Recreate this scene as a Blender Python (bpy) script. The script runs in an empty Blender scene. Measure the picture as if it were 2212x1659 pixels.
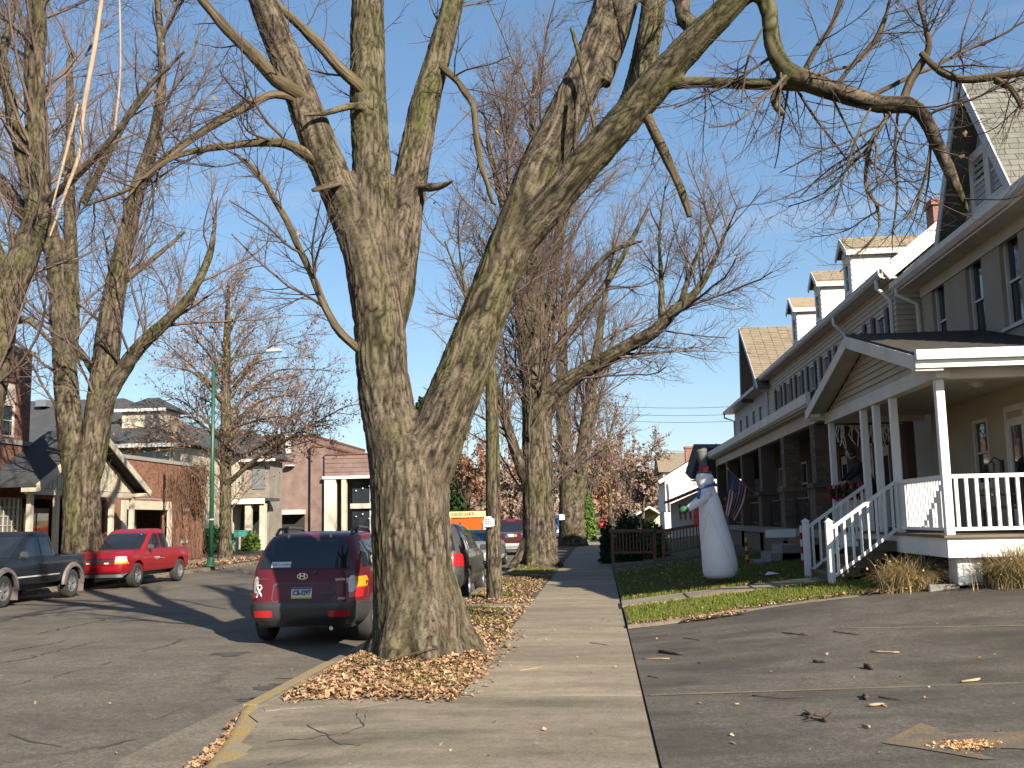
import bpy, bmesh, math, random
import numpy as np
from mathutils import Vector, Matrix, noise as mnoise
random.seed(7); RNG = np.random.default_rng(11)
S = bpy.context.scene
COL = S.collection
# ------------------------------------------------------------ camera, sky, sun, exposure
H = 1.7
YAW, PIT, ROL = math.radians(4.74), math.radians(7.53), math.radians(-1.2)
cam = bpy.data.cameras.new('camera'); camo = bpy.data.objects.new('camera', cam); COL.objects.link(camo)
cam.sensor_width = 36; cam.lens = 36; cam.clip_end = 3000; cam.clip_start = .05
CR = Matrix.Rotation(YAW, 3, 'Z') @ Matrix.Rotation(math.pi/2+PIT, 3, 'X') @ Matrix.Rotation(ROL, 3, 'Z')
camo.matrix_world = Matrix.Translation((0, 0, H)) @ CR.to_4x4()
S.camera = camo
SUN_EL = math.radians(27.5); SUN_AZ = math.atan2(.6, -.8)      # clockwise from +Y (down the street)
w = bpy.data.worlds.new('World'); S.world = w; w.use_nodes = True
nt = w.node_tree; bg = nt.nodes['Background']
sky = nt.nodes.new('ShaderNodeTexSky'); sky.sky_type = 'NISHITA'; sky.sun_disc = False
sky.sun_elevation = SUN_EL; sky.sun_rotation = SUN_AZ; sky.altitude = 100; sky.air_density = 1.0; sky.dust_density = .5; sky.ozone_density = 4.0
gm_ = nt.nodes.new('ShaderNodeGamma'); gm_.inputs['Gamma'].default_value = .72
nt.links.new(sky.outputs[0], gm_.inputs['Color']); hs_ = nt.nodes.new('ShaderNodeHueSaturation'); hs_.inputs['Saturation'].default_value = 1.16; nt.links.new(gm_.outputs[0], hs_.inputs['Color'])
# thin wisps of high cloud, all round
tc_ = nt.nodes.new('ShaderNodeTexCoord'); mp_ = nt.nodes.new('ShaderNodeMapping'); mp_.inputs['Scale'].default_value = (1.3, 1.3, 9); nt.links.new(tc_.outputs['Generated'], mp_.inputs[0])
cn_ = nt.nodes.new('ShaderNodeTexNoise'); cn_.inputs['Scale'].default_value = 1.6; cn_.inputs['Detail'].default_value = 6; cn_.inputs['Roughness'].default_value = .58; cn_.inputs['Distortion'].default_value = .6; nt.links.new(mp_.outputs[0], cn_.inputs['Vector'])
cr_n = nt.nodes.new('ShaderNodeValToRGB'); cr_n.color_ramp.elements[0].position = .52; cr_n.color_ramp.elements[1].position = .78; cr_n.color_ramp.elements[0].color = (0, 0, 0, 1); cr_n.color_ramp.elements[1].color = (.38, .38, .38, 1); nt.links.new(cn_.outputs[0], cr_n.inputs[0])
mxs = nt.nodes.new('ShaderNodeMix'); mxs.data_type = 'RGBA'; nt.links.new(cr_n.outputs[0], mxs.inputs[0]); nt.links.new(hs_.outputs[0], mxs.inputs[6]); mxs.inputs[7].default_value = (2.9, 3.0, 3.2, 1)
nt.links.new(mxs.outputs[2], bg.inputs[0]); bg.inputs[1].default_value = .1
sl = bpy.data.lights.new('sun', 'SUN'); sl.energy = 5.0; sl.angle = math.radians(.53); sl.color = (1, .90, .76)
so = bpy.data.objects.new('sun', sl); COL.objects.link(so)
sd = Vector((math.sin(SUN_AZ)*math.cos(SUN_EL), math.cos(SUN_AZ)*math.cos(SUN_EL), math.sin(SUN_EL)))
so.rotation_euler = sd.to_track_quat('Z', 'Y').to_euler(); so.location = sd*80
S.view_settings.view_transform = 'Standard'; S.view_settings.look = 'None'; S.view_settings.gamma = 1; S.view_settings.exposure = 1.35
S.cycles.max_bounces = 6; S.cycles.diffuse_bounces = 3; S.cycles.glossy_bounces = 3; S.cycles.transmission_bounces = 4; S.cycles.transparent_max_bounces = 8
S.cycles.caustics_reflective = False; S.cycles.caustics_refractive = False
# ------------------------------------------------------------ measuring: photo point + distance along the street -> metres
def ray(px, py): return CR @ Vector(((px-1106)/2212, -(py-829.5)/2212, -1))
def at(px, py, Y): d = ray(px, py); return Vector((0, 0, H)) + d*(Y/d.y)
def atz(px, py, z): d = ray(px, py); return Vector((0, 0, H)) + d*((z-H)/d.z)
# ------------------------------------------------------------ object helpers
def tag(o, label=None, cat=None, group=None, kind=None):
    if label: o['label'] = label
    if cat: o['category'] = cat
    if group: o['group'] = group
    if kind: o['kind'] = kind
    return o
def thing(name, label, cat, loc=(0, 0, 0), rotz=0, group=None):
    o = bpy.data.objects.new(name, None); COL.objects.link(o); o.empty_display_size = .2
    o.location = loc; o.rotation_euler = (0, 0, rotz)
    return tag(o, label, cat, group)
def wmat(o):
    L = Matrix.LocRotScale(o.location, o.rotation_euler, o.scale)
    return L if o.parent is None else wmat(o.parent) @ o.matrix_parent_inverse @ L
def link(name, me, parent=None, local=False):
    o = bpy.data.objects.new(name, me); COL.objects.link(o)
    if parent is not None:
        o.parent = parent
        if not local:
            o.matrix_parent_inverse = wmat(parent).inverted()
    return o
def copy_tree(o, parent=None):
    c = o.copy(); COL.objects.link(c); c.parent = parent
    for ch in o.children: copy_tree(ch, c)
    return c
class MB:
    def __init__(s): s.v = []; s.f = []
    def add(s, vs, fs):
        n = len(s.v); s.v += [tuple(p) for p in vs]; s.f += [tuple(i+n for i in f) for f in fs]; return s
    def box(s, x0, x1, y0, y1, z0, z1, M=None):
        if x0 > x1: x0, x1 = x1, x0
        if y0 > y1: y0, y1 = y1, y0
        if z0 > z1: z0, z1 = z1, z0
        vs = [Vector(p) for p in ((x0,y0,z0),(x1,y0,z0),(x1,y1,z0),(x0,y1,z0),(x0,y0,z1),(x1,y0,z1),(x1,y1,z1),(x0,y1,z1))]
        if M is not None: vs = [M @ p for p in vs]
        return s.add(vs, [(0,3,2,1),(4,5,6,7),(0,1,5,4),(1,2,6,5),(2,3,7,6),(3,0,4,7)])
    def beam(s, a, b, w, h, up=(0,0,1)):
        a, b = Vector(a), Vector(b); t = (b-a).normalized(); u = Vector(up); sx = t.cross(u)
        if sx.length < 1e-4: sx = t.cross(Vector((1,0,0)))
        sx.normalize(); uz = sx.cross(t).normalized(); sx *= w/2; uz *= h/2
        vs = [a-sx-uz, a+sx-uz, a+sx+uz, a-sx+uz, b-sx-uz, b+sx-uz, b+sx+uz, b-sx+uz]
        return s.add(vs, [(0,3,2,1),(4,5,6,7),(0,1,5,4),(1,2,6,5),(2,3,7,6),(3,0,4,7)])
    def prism(s, pts, vec):
        pts = [Vector(p) for p in pts]; n = len(pts); vec = Vector(vec)
        return s.add(pts+[p+vec for p in pts], [tuple(range(n))[::-1], tuple(range(n, 2*n))]+[(i, (i+1) % n, n+(i+1) % n, n+i) for i in range(n)])
    def quad(s, *p): return s.add(p, [tuple(range(len(p)))])
    def tube(s, pts, rad, n=8, cap=True):
        pts = [Vector(p) for p in pts]; k = len(pts)
        if not hasattr(rad, '__len__'): rad = [rad]*k
        ref = Vector((0,0,1)); vs = []
        for i, p in enumerate(pts):
            t = (pts[min(i+1,k-1)]-pts[max(i-1,0)]).normalized()
            a = t.cross(ref)
            if a.length < 1e-3: a = t.cross(Vector((1,0,0)))
            a.normalize(); b = t.cross(a); ref = -b if abs(b.z) < 0 else ref
            for j in range(n):
                an = 2*math.pi*j/n; vs.append(p+a*(rad[i]*math.cos(an))+b*(rad[i]*math.sin(an)))
        fs = [(i*n+j, i*n+(j+1) % n, (i+1)*n+(j+1) % n, (i+1)*n+j) for i in range(k-1) for j in range(n)]
        if cap: fs += [tuple(range(n))[::-1], tuple(range((k-1)*n, k*n))]
        return s.add(vs, fs)
    def lathe(s, prof, c=(0,0,0), n=16):
        c = Vector(c); k = len(prof)
        vs = [c+Vector((r*math.cos(2*math.pi*j/n), r*math.sin(2*math.pi*j/n), z)) for r, z in prof for j in range(n)]
        fs = [(i*n+j, i*n+(j+1) % n, (i+1)*n+(j+1) % n, (i+1)*n+j) for i in range(k-1) for j in range(n)]
        return s.add(vs, fs+[tuple(range(n))[::-1], tuple(range((k-1)*n, k*n))])
    def mesh(s, name, mat, smooth=False, bevel=0, seg=2):
        me = bpy.data.meshes.new(name); me.from_pydata(s.v, [], s.f); me.update()
        bm = bmesh.new(); bm.from_mesh(me)
        bmesh.ops.recalc_face_normals(bm, faces=bm.faces)
        if bevel: bmesh.ops.bevel(bm, geom=list(bm.edges), offset=bevel, segments=seg, affect='EDGES', clamp_overlap=True)
        bm.to_mesh(me); bm.free()
        if mat: me.materials.append(mat)
        if smooth: me.shade_smooth()
        return me
    def build(s, name, mat, parent=None, local=False, smooth=False, bevel=0, seg=2):
        return link(name, s.mesh(name, mat, smooth, bevel, seg), parent, local)
def smooth_angle(o, deg=35):
    me = o.data; me.shade_smooth()
    try: me.set_sharp_from_angle(angle=math.radians(deg))
    except Exception: pass
_unit = {}
def piece(name, x0, x1, y0, y1, z0, z1, mat, parent, bevel=0):
    """one box-shaped piece; alike pieces share mesh data"""
    key = (mat.name, round(x1-x0, 3), round(y1-y0, 3), round(z1-z0, 3), bevel)
    if key not in _unit:
        a, b, c = (x1-x0)/2, (y1-y0)/2, (z1-z0)/2
        _unit[key] = MB().box(-a, a, -b, b, -c, c).mesh(name, mat, bevel=bevel, seg=1)
    o = bpy.data.objects.new(name, _unit[key]); COL.objects.link(o); o.parent = parent
    o.matrix_parent_inverse = wmat(parent).inverted()
    o.location = Vector(((x0+x1)/2, (y0+y1)/2, (z0+z1)/2))
    return o
def np_mesh(name, V, Fq, mat, smooth=False, attr=None, F3=None):
    """fast mesh from numpy arrays: quads and/or triangles"""
    me = bpy.data.meshes.new(name); V = np.asarray(V, np.float32)
    fq = np.asarray(Fq, np.int32).reshape(-1, 4) if Fq is not None else np.zeros((0, 4), np.int32)
    f3 = np.asarray(F3, np.int32).reshape(-1, 3) if F3 is not None else np.zeros((0, 3), np.int32)
    idx = np.concatenate([fq.ravel(), f3.ravel()]); tot = np.concatenate([np.full(len(fq), 4), np.full(len(f3), 3)])
    me.vertices.add(len(V)); me.vertices.foreach_set('co', V.ravel())
    me.loops.add(len(idx)); me.loops.foreach_set('vertex_index', idx)
    me.polygons.add(len(tot)); me.polygons.foreach_set('loop_start', np.concatenate([[0], np.cumsum(tot)[:-1]]).astype(np.int32))
    if smooth: me.polygons.foreach_set('use_smooth', np.ones(len(tot), bool))
    if attr is not None:
        for nm, arr in attr.items():
            A = me.attributes.new(nm, 'FLOAT_VECTOR', 'POINT'); A.data.foreach_set('vector', np.asarray(arr, np.float32).ravel())
    me.update(calc_edges=True); me.validate()
    if mat: me.materials.append(mat)
    return me
def text(name, body, size, mat, parent, loc, rot, local=True, ext=.002, align='CENTER', sx=1, bold=0):
    cu = bpy.data.curves.new(name, 'FONT'); cu.body = body; cu.size = size; cu.extrude = ext; cu.align_x = align; cu.align_y = 'CENTER'; cu.resolution_u = 2; cu.offset = bold
    t = bpy.data.objects.new(name, cu); COL.objects.link(t)
    me = bpy.data.meshes.new_from_object(t); bpy.data.objects.remove(t); me.materials.append(mat)
    o = link(name, me, parent, local); o.location = loc; o.rotation_euler = rot; o.scale = (sx, 1, 1)
    return o
# ------------------------------------------------------------ materials
MATS = {}
def nodes(name):
    m = bpy.data.materials.new(name); m.use_nodes = True; MATS[name] = m
    n = m.node_tree; return m, n, n.nodes['Principled BSDF']
def N(n, t, **k):
    x = n.nodes.new(t)
    for a, b in k.items():
        if a in x.inputs: x.inputs[a].default_value = b
        else: setattr(x, a, b)
    return x
def c4(c): return (c[0], c[1], c[2], 1)
def mixc(n, fac, a, b, mode='MIX'):
    x = n.nodes.new('ShaderNodeMix'); x.data_type = 'RGBA'; x.blend_type = mode
    for s, v in ((0, fac), (6, a), (7, b)):
        if hasattr(v, 'is_linked') or hasattr(v, 'node'): n.links.new(v, x.inputs[s])
        elif s == 0: x.inputs[0].default_value = v
        else: x.inputs[s].default_value = c4(v)
    return x.outputs[2]
def ramp(n, src, stops):
    r = n.nodes.new('ShaderNodeValToRGB'); e = r.color_ramp.elements
    while len(e) < len(stops): e.new(.5)
    for i, (p, c) in enumerate(stops): e[i].position = p; e[i].color = c4(c) if hasattr(c, '__len__') else (c, c, c, 1)
    n.links.new(src, r.inputs[0]); return r.outputs[0]
def pos(n, scale=(1, 1, 1), attr=None):
    if attr: g = N(n, 'ShaderNodeAttribute', attribute_name=attr).outputs['Vector']
    else: g = N(n, 'ShaderNodeNewGeometry').outputs['Position']
    mp = N(n, 'ShaderNodeMapping'); mp.inputs['Scale'].default_value = scale; n.links.new(g, mp.inputs[0]); return mp.outputs[0]
def nz(n, vec, scale, detail=4, rough=.55):
    x = N(n, 'ShaderNodeTexNoise', Scale=scale, Detail=detail, Roughness=rough); n.links.new(vec, x.inputs['Vector']); return x.outputs[0]
def bump(n, b, h, strength, dist=.01):
    x = N(n, 'ShaderNodeBump', Strength=strength, Distance=dist); n.links.new(h, x.inputs['Height']); n.links.new(x.outputs[0], b.inputs['Normal'])
def surf(name, col, rough=.75, var=.12, scale=3, fine=60, fv=.06, bmp=0, bd=.004, metal=0, spec=.5, rnd=.0, coat=0, stretch=(1,1,1), tint=None):
    m, n, b = nodes(name)
    p = pos(n, stretch); col = np.array(col)
    t2 = np.array(tint) if tint else col*(1-2*var)
    c = mixc(n, ramp(n, nz(n, p, scale), ((.3, 0), (.72, 1))), col*(1+var*.6), t2)
    f = nz(n, p, fine, 3)
    c = mixc(n, 1.0, c, ramp(n, f, ((.25, 1-fv*2.2), (.75, 1+0*fv))), 'MULTIPLY')
    if rnd:
        oi = N(n, 'ShaderNodeObjectInfo'); c = mixc(n, 1.0, c, ramp(n, oi.outputs['Random'], ((0, 1-rnd), (1, 1))), 'MULTIPLY')
    n.links.new(c, b.inputs['Base Color'])
    b.inputs['Roughness'].default_value = rough; b.inputs['Metallic'].default_value = metal; b.inputs['Specular IOR Level'].default_value = spec
    if coat: b.inputs['Coat Weight'].default_value = coat; b.inputs['Coat Roughness'].default_value = .05
    if bmp: bump(n, b, f, bmp, bd)
    return m
def paint(name, col, rough=.35):       # car paint
    m, n, b = nodes(name); p = pos(n)
    b.inputs['Roughness'].default_value = rough; b.inputs['Coat Weight'].default_value = .3; b.inputs['Coat Roughness'].default_value = .06; b.inputs['Specular IOR Level'].default_value = .25
    col = np.array(col); dirt = mixc(n, ramp(n, nz(n, p, 6), ((.4, 0), (.85, .4))), col, col*.8+.012)
    n.links.new(dirt, b.inputs['Base Color']); return m
def glass(name, col=(.02, .025, .03), rough=.04):
    m, n, b = nodes(name); b.inputs['Base Color'].default_value = c4(col); b.inputs['Roughness'].default_value = rough
    b.inputs['Specular IOR Level'].default_value = .8; return m
def brickmat(name, c1, c2, mortar, scale, axis='yz', rough=.85):
    m, n, b = nodes(name); g = N(n, 'ShaderNodeNewGeometry').outputs['Position']
    sp = N(n, 'ShaderNodeSeparateXYZ'); n.links.new(g, sp.inputs[0]); cb = N(n, 'ShaderNodeCombineXYZ')
    ad = N(n, 'ShaderNodeMath', operation='ADD'); n.links.new(sp.outputs[0], ad.inputs[0]); n.links.new(sp.outputs[1], ad.inputs[1])
    n.links.new(ad.outputs[0], cb.inputs[0]); n.links.new(sp.outputs[2], cb.inputs[1])
    t = N(n, 'ShaderNodeTexBrick', Scale=scale); t.inputs['Color1'].default_value = c4(c1); t.inputs['Color2'].default_value = c4(c2); t.inputs['Mortar'].default_value = c4(mortar)
    t.inputs['Mortar Size'].default_value = .022; t.inputs['Bias'].default_value = -.1; t.inputs['Brick Width'].default_value = .5; t.inputs['Row Height'].default_value = .16
    n.links.new(cb.outputs[0], t.inputs[0])
    c = mixc(n, 1.0, t.outputs[0], ramp(n, nz(n, g, 1.2), ((.3, .72), (.7, 1.12))), 'MULTIPLY')
    c = mixc(n, 1.0, c, ramp(n, nz(n, g, 30), ((.3, .75), (.7, 1.1))), 'MULTIPLY')
    n.links.new(c, b.inputs['Base Color']); b.inputs['Roughness'].default_value = rough; bump(n, b, t.outputs[1], -.4, .01); return m
def barkmat(name, c1, c2, moss, mossamt=.5, k=1.):
    m, n, b = nodes(name); p = pos(n, (9*k, 9*k, 1.15*k), 'bark'); p0 = pos(n, (1, 1, .45), 'bark')
    f = nz(n, p, 1.6, 7, .68)
    vo = N(n, 'ShaderNodeTexVoronoi', feature='F1', Scale=2.6); n.links.new(p, vo.inputs[0])
    ridge = N(n, 'ShaderNodeMath', operation='MULTIPLY_ADD'); n.links.new(vo.outputs[0], ridge.inputs[0]); ridge.inputs[1].default_value = -.55; n.links.new(f, ridge.inputs[2])
    c = ramp(n, f, ((.30, np.array(c2)*.45), (.46, c2), (.66, c1), (.85, np.array(c1)*1.25)))
    mo = ramp(n, nz(n, p0, 1.7, 4, .6), ((.5-.22*mossamt, 0), (.5+.22, 1)))
    mo2 = mixc(n, 1.0, mo, ramp(n, nz(n, p, 1.1, 3), ((.35, .35), (.65, 1))), 'MULTIPLY')
    mm = N(n, 'ShaderNodeMath', operation='MULTIPLY'); n.links.new(mo2, mm.inputs[0]); mm.inputs[1].default_value = mossamt
    c = mixc(n, mm.outputs[0], c, moss)
    n.links.new(c, b.inputs['Base Color']); b.inputs['Roughness'].default_value = .95; b.inputs['Specular IOR Level'].default_value = .15
    bump(n, b, ridge.outputs[0], .9, .03); return m
def leafmat(name, cols, rough=.7, trans=.25):
    m, n, b = nodes(name); a = N(n, 'ShaderNodeAttribute', attribute_name='rnd'); sp = N(n, 'ShaderNodeSeparateXYZ'); n.links.new(a.outputs['Vector'], sp.inputs[0])
    k = len(cols); c = ramp(n, sp.outputs[0], [(i/(k-1), cc) for i, cc in enumerate(cols)])
    n.links.new(c, b.inputs['Base Color']); b.inputs['Roughness'].default_value = rough; b.inputs['Specular IOR Level'].default_value = .25
    if trans:
        t = N(n, 'ShaderNodeBsdfTranslucent'); n.links.new(c, t.inputs[0]); mx = N(n, 'ShaderNodeMixShader'); mx.inputs[0].default_value = trans
        n.links.new(b.outputs[0], mx.inputs[1]); n.links.new(t.outputs[0], mx.inputs[2]); n.links.new(mx.outputs[0], n.nodes['Material Output'].inputs[0])
    return m
M = {}
M['white'] = surf('white_paint', (.72, .72, .70), .5, .05, 2, 40, .03)
M['trim'] = surf('weathered_white_trim', (.62, .59, .53), .55, .08, 2, 40, .04)
M['cream'] = surf('cream_paint', (0.465, 0.42, 0.3225), .6, .08, 2, 40, .04)
M['stucco'] = surf('tan_stucco', (.36, .31, .235), .9, .08, 1.5, 90, .12, .25, .004)
M['stucco_in'] = surf('porch_wall_cream', (.44, .37, .26), .85, .06, 1.5, 60, .05)
M['siding'] = surf('beige_siding', (.48, .41, .30), .6, .06, 2, 50, .03, rnd=.06)
M['siding_w'] = surf('white_siding', (.74, .72, .69), .55, .04, 2, 50, .02)
M['siding_g'] = surf('grey_siding', (.34, .35, .36), .6, .06, 2, 50, .03)
M['shingle_g'] = surf('grey_green_shingle', (0.1944, 0.1944, 0.1656), .95, .12, 4, 120, .16, rnd=.25)
M['shingle_t'] = surf('tan_shingle', (0.288, 0.232, 0.16), .95, .1, 4, 120, .14, rnd=.22)
M['shingle_d'] = surf('dark_brown_shingle', (0.06375, 0.054, 0.0465), .95, .14, 3, 120, .2, rnd=.2)
M['shingle_k'] = surf('charcoal_shingle', (0.05625, 0.06, 0.06375), .95, .15, 1.2, 60, .2, rnd=.15)
M['concrete'] = surf('concrete', (0.2592, 0.2412, 0.2088), .9, .10, .9, 140, .10, .15, .003)
M['glass'] = glass('window_glass'); M['glass_l'] = glass('curtained_glass', (.12, .13, .14), .08)
M['blind'] = surf('window_blind', (.40, .39, .36), .7, .05, 2, 40, .03)
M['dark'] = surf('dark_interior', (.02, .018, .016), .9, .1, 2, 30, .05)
M['shutter'] = surf('navy_shutter', (.035, .04, .055), .6, .08, 3, 40, .05)
M['gutter'] = surf('grey_gutter', (.42, .42, .42), .5, .08, 3, 40, .04)
M['bsmall'] = surf('mixed_brick', (.19, .115, .078), .9, .25, 2.2, 70, .12, .2, .004, rnd=.5, tint=(.155, .13, .095))
M['mortar'] = surf('mortar', (.22, .20, .175), .95, .1, 4, 60, .08)
M['brickred'] = brickmat('red_brick', (.30, .105, .055), (.075, .034, .026), (.15, .115, .085), 3.1)
M['brickmauve'] = brickmat('mauve_brick', (.205, .135, .115), (.175, .115, .098), (.17, .12, .105), 3.4)
M['brown'] = surf('brown_stained_wood', (.17, .06, .035), .6, .2, 3, 50, .1, stretch=(1, 1, .3))
M['deck'] = surf('weathered_deck_board', (0.15, 0.1125, 0.075), .8, .15, 2, 60, .1)
M['black'] = surf('black_iron', (.02, .02, .022), .5, .1, 3, 30, .05)
# ------------------------------------------------------------ ground
def asphalt(name, base, dark, speck, crackscale, crackamt, blot=.35):
    m, n, b = nodes(name); p = pos(n)
    c = mixc(n, ramp(n, nz(n, p, .35, 5, .6), ((.35, 0), (.68, 1))), base, dark)
    c = mixc(n, ramp(n, nz(n, p, 1.7, 5, .65), ((.45, 0), (.75, .45))), c, np.array(dark)*.75)
    f = nz(n, p, 62, 4, .75)
    c = mixc(n, 1.0, c, ramp(n, f, ((.28, .45), (.5, 1.0), (.72, 1.5))), 'MULTIPLY')
    c = mixc(n, 1.0, c, ramp(n, nz(n, p, 24, 3, .8), ((.3, .66), (.7, 1.3))), 'MULTIPLY'); c = mixc(n, 1.0, c, ramp(n, nz(n, p, 6, 5, .7), ((.3, .8), (.7, 1.15))), 'MULTIPLY')
    c = mixc(n, ramp(n, nz(n, pos(n, (.55, 1.3, 1)), .9, 4, .6), ((.46, 0), (.64, blot))), c, np.array(dark)*.55)
    sp = N(n, 'ShaderNodeTexVoronoi', feature='F1', Scale=26); n.links.new(p, sp.inputs[0])
    c = mixc(n, ramp(n, sp.outputs[0], ((.0, .85), (.13, .0))), c, speck)
    s2 = N(n, 'ShaderNodeTexVoronoi', feature='F1', Scale=5.5); n.links.new(p, s2.inputs[0])
    c = mixc(n, ramp(n, s2.outputs[0], ((.0, .8), (.06, .0))), c, np.array(dark)*.35)
    if crackamt:
        wv = nz(n, p, 1.3, 5, .6); ad = N(n, 'ShaderNodeVectorMath', operation='ADD'); sc = N(n, 'ShaderNodeVectorMath', operation='SCALE'); sc.inputs['Scale'].default_value = .9
        nn = N(n, 'ShaderNodeTexNoise', Scale=1.1, Detail=5); n.links.new(p, nn.inputs['Vector']); n.links.new(nn.outputs[1], sc.inputs[0]); n.links.new(p, ad.inputs[0]); n.links.new(sc.outputs[0], ad.inputs[1])
        vo = N(n, 'ShaderNodeTexVoronoi', feature='DISTANCE_TO_EDGE', Scale=crackscale); n.links.new(ad.outputs[0], vo.inputs[0])
        gate = ramp(n, nz(n, p, .3, 2), ((.48, 0), (.60, 1)))
        cr = ramp(n, vo.outputs[0], ((.0, 1), (.012, 0)))
        mm = N(n, 'ShaderNodeMath', operation='MULTIPLY'); n.links.new(cr, mm.inputs[0]); n.links.new(gate, mm.inputs[1])
        m2 = N(n, 'ShaderNodeMath', operation='MULTIPLY'); n.links.new(mm.outputs[0], m2.inputs[0]); m2.inputs[1].default_value = crackamt
        c = mixc(n, m2.outputs[0], c, np.array(dark)*.3)
    n.links.new(c, b.inputs['Base Color']); b.inputs['Roughness'].default_value = .82; b.inputs['Specular IOR Level'].default_value = .3
    bump(n, b, f, .6, .008); return m
M['road'] = asphalt('worn_road_asphalt', (.138, .119, .094), (.098, .085, .067), (.25, .22, .175), .16, .4)
M['lot'] = asphalt('parking_asphalt', (.112, .098, .079), (.070, .061, .049), (.26, .23, .185), .2, 0, .8)
def slabmat(name, base, stain):
    m, n, b = nodes(name); p = pos(n); ps = pos(n, (.5, 1.6, 1))
    c = mixc(n, ramp(n, nz(n, ps, 1.0, 5, .62), ((.36, 0), (.66, .95))), base, stain)
    c = mixc(n, ramp(n, nz(n, p, .5, 3), ((.4, 0), (.7, .5))), c, np.array(base)*.82)
    f = nz(n, p, 70, 4, .75); c = mixc(n, 1.0, c, ramp(n, f, ((.28, .62), (.52, 1.0), (.74, 1.22))), 'MULTIPLY'); c = mixc(n, 1.0, c, ramp(n, nz(n, p, 6, 5, .7), ((.3, .80), (.7, 1.1))), 'MULTIPLY'); c = mixc(n, 1.0, c, ramp(n, nz(n, p, 26, 3, .8), ((.3, .78), (.7, 1.16))), 'MULTIPLY')
    s2 = N(n, 'ShaderNodeTexVoronoi', feature='F1', Scale=4.5); n.links.new(p, s2.inputs[0]); c = mixc(n, ramp(n, s2.outputs[0], ((.0, .7), (.05, .0))), c, np.array(stain)*.35)
    oi = N(n, 'ShaderNodeObjectInfo'); c = mixc(n, 1.0, c, ramp(n, oi.outputs['Random'], ((0, .80), (1, 1.05))), 'MULTIPLY')
    n.links.new(c, b.inputs['Base Color']); b.inputs['Roughness'].default_value = .88; b.inputs['Specular IOR Level'].default_value = .3; bump(n, b, f, .25, .004); return m
M['slab'] = slabmat('sidewalk_concrete', (.285, .238, .170), (.165, .138, .099))
M['apron'] = slabmat('apron_concrete', (.245, .206, .150), (.105, .088, .063))
M['soil'] = surf('leaf_mould_soil', (.085, .058, .033), .95, .3, 2.5, 60, .2, .5, .01)
M['turf'] = surf('autumn_turf', (.062, .075, .018), .95, .25, 1.2, 50, .25, .5, .01, tint=(.085, .075, .03))
M['yellow'] = surf('worn_yellow_paint', (.26, .175, .045), .85, .2, 7, 40, .2, tint=(.19, .155, .10))
M['earth'] = surf('far_ground', (.13, .115, .065), .95, .25, .1, 3, .15)

def sstep(a, b, x): t = min(1, max(0, (x-a)/(b-a))); return t*t*(3-2*t)
def tz(X, Y):
    """height of the lot and front gardens to the right of the sidewalk"""
    if X < .36: return 0.
    xp = min(X-.36, 6.)
    return xp*(.026+.0118*min(max(0, Y-10.2), 6.7)) + .012*sstep(.36, .8, X)*sstep(16, 18, Y)
def vz(X, Y):
    """height of the verge by the near kerb: root mounds at the trees"""
    z = .0
    for tx, ty, h, r in ((-2.26, 12.75, .20, 1.6), (-2.35, 36.8, .25, 1.5), (-1.85, 63, .2, 1.2)):
        d = math.hypot(X-tx, (Y-ty)*1.0); z += h*max(0, 1-d/r)**1.3
    e = sstep(-3.24, -2.9, X)*(1-sstep(-1.62, -1.42, X))
    return z*e + .012*e
def kx(y): return .28*sstep(14.5, 22, y)
def grid(name, xs, ys, zf, mat, parent=None, kind=None):
    V = [(x, y, zf(x, y)) for y in ys for x in xs]; nx = len(xs)
    Fq = [(j*nx+i, j*nx+i+1, (j+1)*nx+i+1, (j+1)*nx+i) for j in range(len(ys)-1) for i in range(nx-1)]
    o = link(name, np_mesh(name, V, Fq, mat, True), parent)
    if kind: o['kind'] = kind
    return o
lin = lambda a, b, n: [a+(b-a)*i/(n-1) for i in range(n)]
g = MB().quad((-900, -60, -.40), (900, -60, -.40), (900, 1500, -.40), (-900, 1500, -.40)).build('ground', M['earth']); tag(g, kind='structure')
road = grid('road', [-16.05, -15.2, -13, -9.7, -6.5, -4.4, -3.9, -3.36, -1.5], [-6, 0, 10, 20, 40, 60, 100, 160, 320], lambda x, y: -.13+.05*(1-((x+9.7)/6.4)**2)*(1 if abs(x+9.7) < 6.4 else 0), M['road'], kind='structure')
# near kerb: stones of 1.5 m, the first ones painted yellow, worn and broken at the drive
kerb = thing('kerb', 'concrete kerb along the near side of the road', 'kerb', (-3.3, 20, -.13)); del kerb['category']; del kerb['label']; kerb['kind'] = 'structure'
M['kerb'] = slabmat('kerb_concrete', (.22, .19, .14), (.12, .103, .077))
y = 9.75
while y < 110:
    L = 1.48 if y < 60 else 5.9
    piece('kerbstone', -3.42+kx(y), -3.235+kx(y), y, y+L-.015, -.2, .012+random.uniform(-.004, .004), M['kerb'], kerb, .012); y += L
M['yellow'] = None
def wornyellow():
    m, n, b = nodes('worn_yellow_kerb'); p = pos(n); a = ramp(n, nz(n, p, 5, 5, .7), ((.40, 0), (.56, 1))); c = mixc(n, a, (.19, .16, .12), mixc(n, nz(n, p, 18), (.29, .19, .045), (.22, .155, .06)))
    c = mixc(n, 1.0, c, ramp(n, nz(n, p, 60, 3), ((.3, .7), (.7, 1.15))), 'MULTIPLY'); n.links.new(c, b.inputs['Base Color']); b.inputs['Roughness'].default_value = .9; return m
M['yellow'] = wornyellow()
MB().box(-3.425, -3.30, 9.76, 12.7, -.11, .0165).build('yellow_paint', M['yellow'], kerb)
V = []; pth = [(-3.38, 9.80, .012), (-3.33, 9.5, -.008), (-3.26, 9.2, -.03), (-3.13, 8.6, -.06), (-3.0, 7.9, -.082), (-2.92, 7.0, -.088), (-2.82, 5.5, -.09), (-2.6, 2, -.09)]
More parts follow.
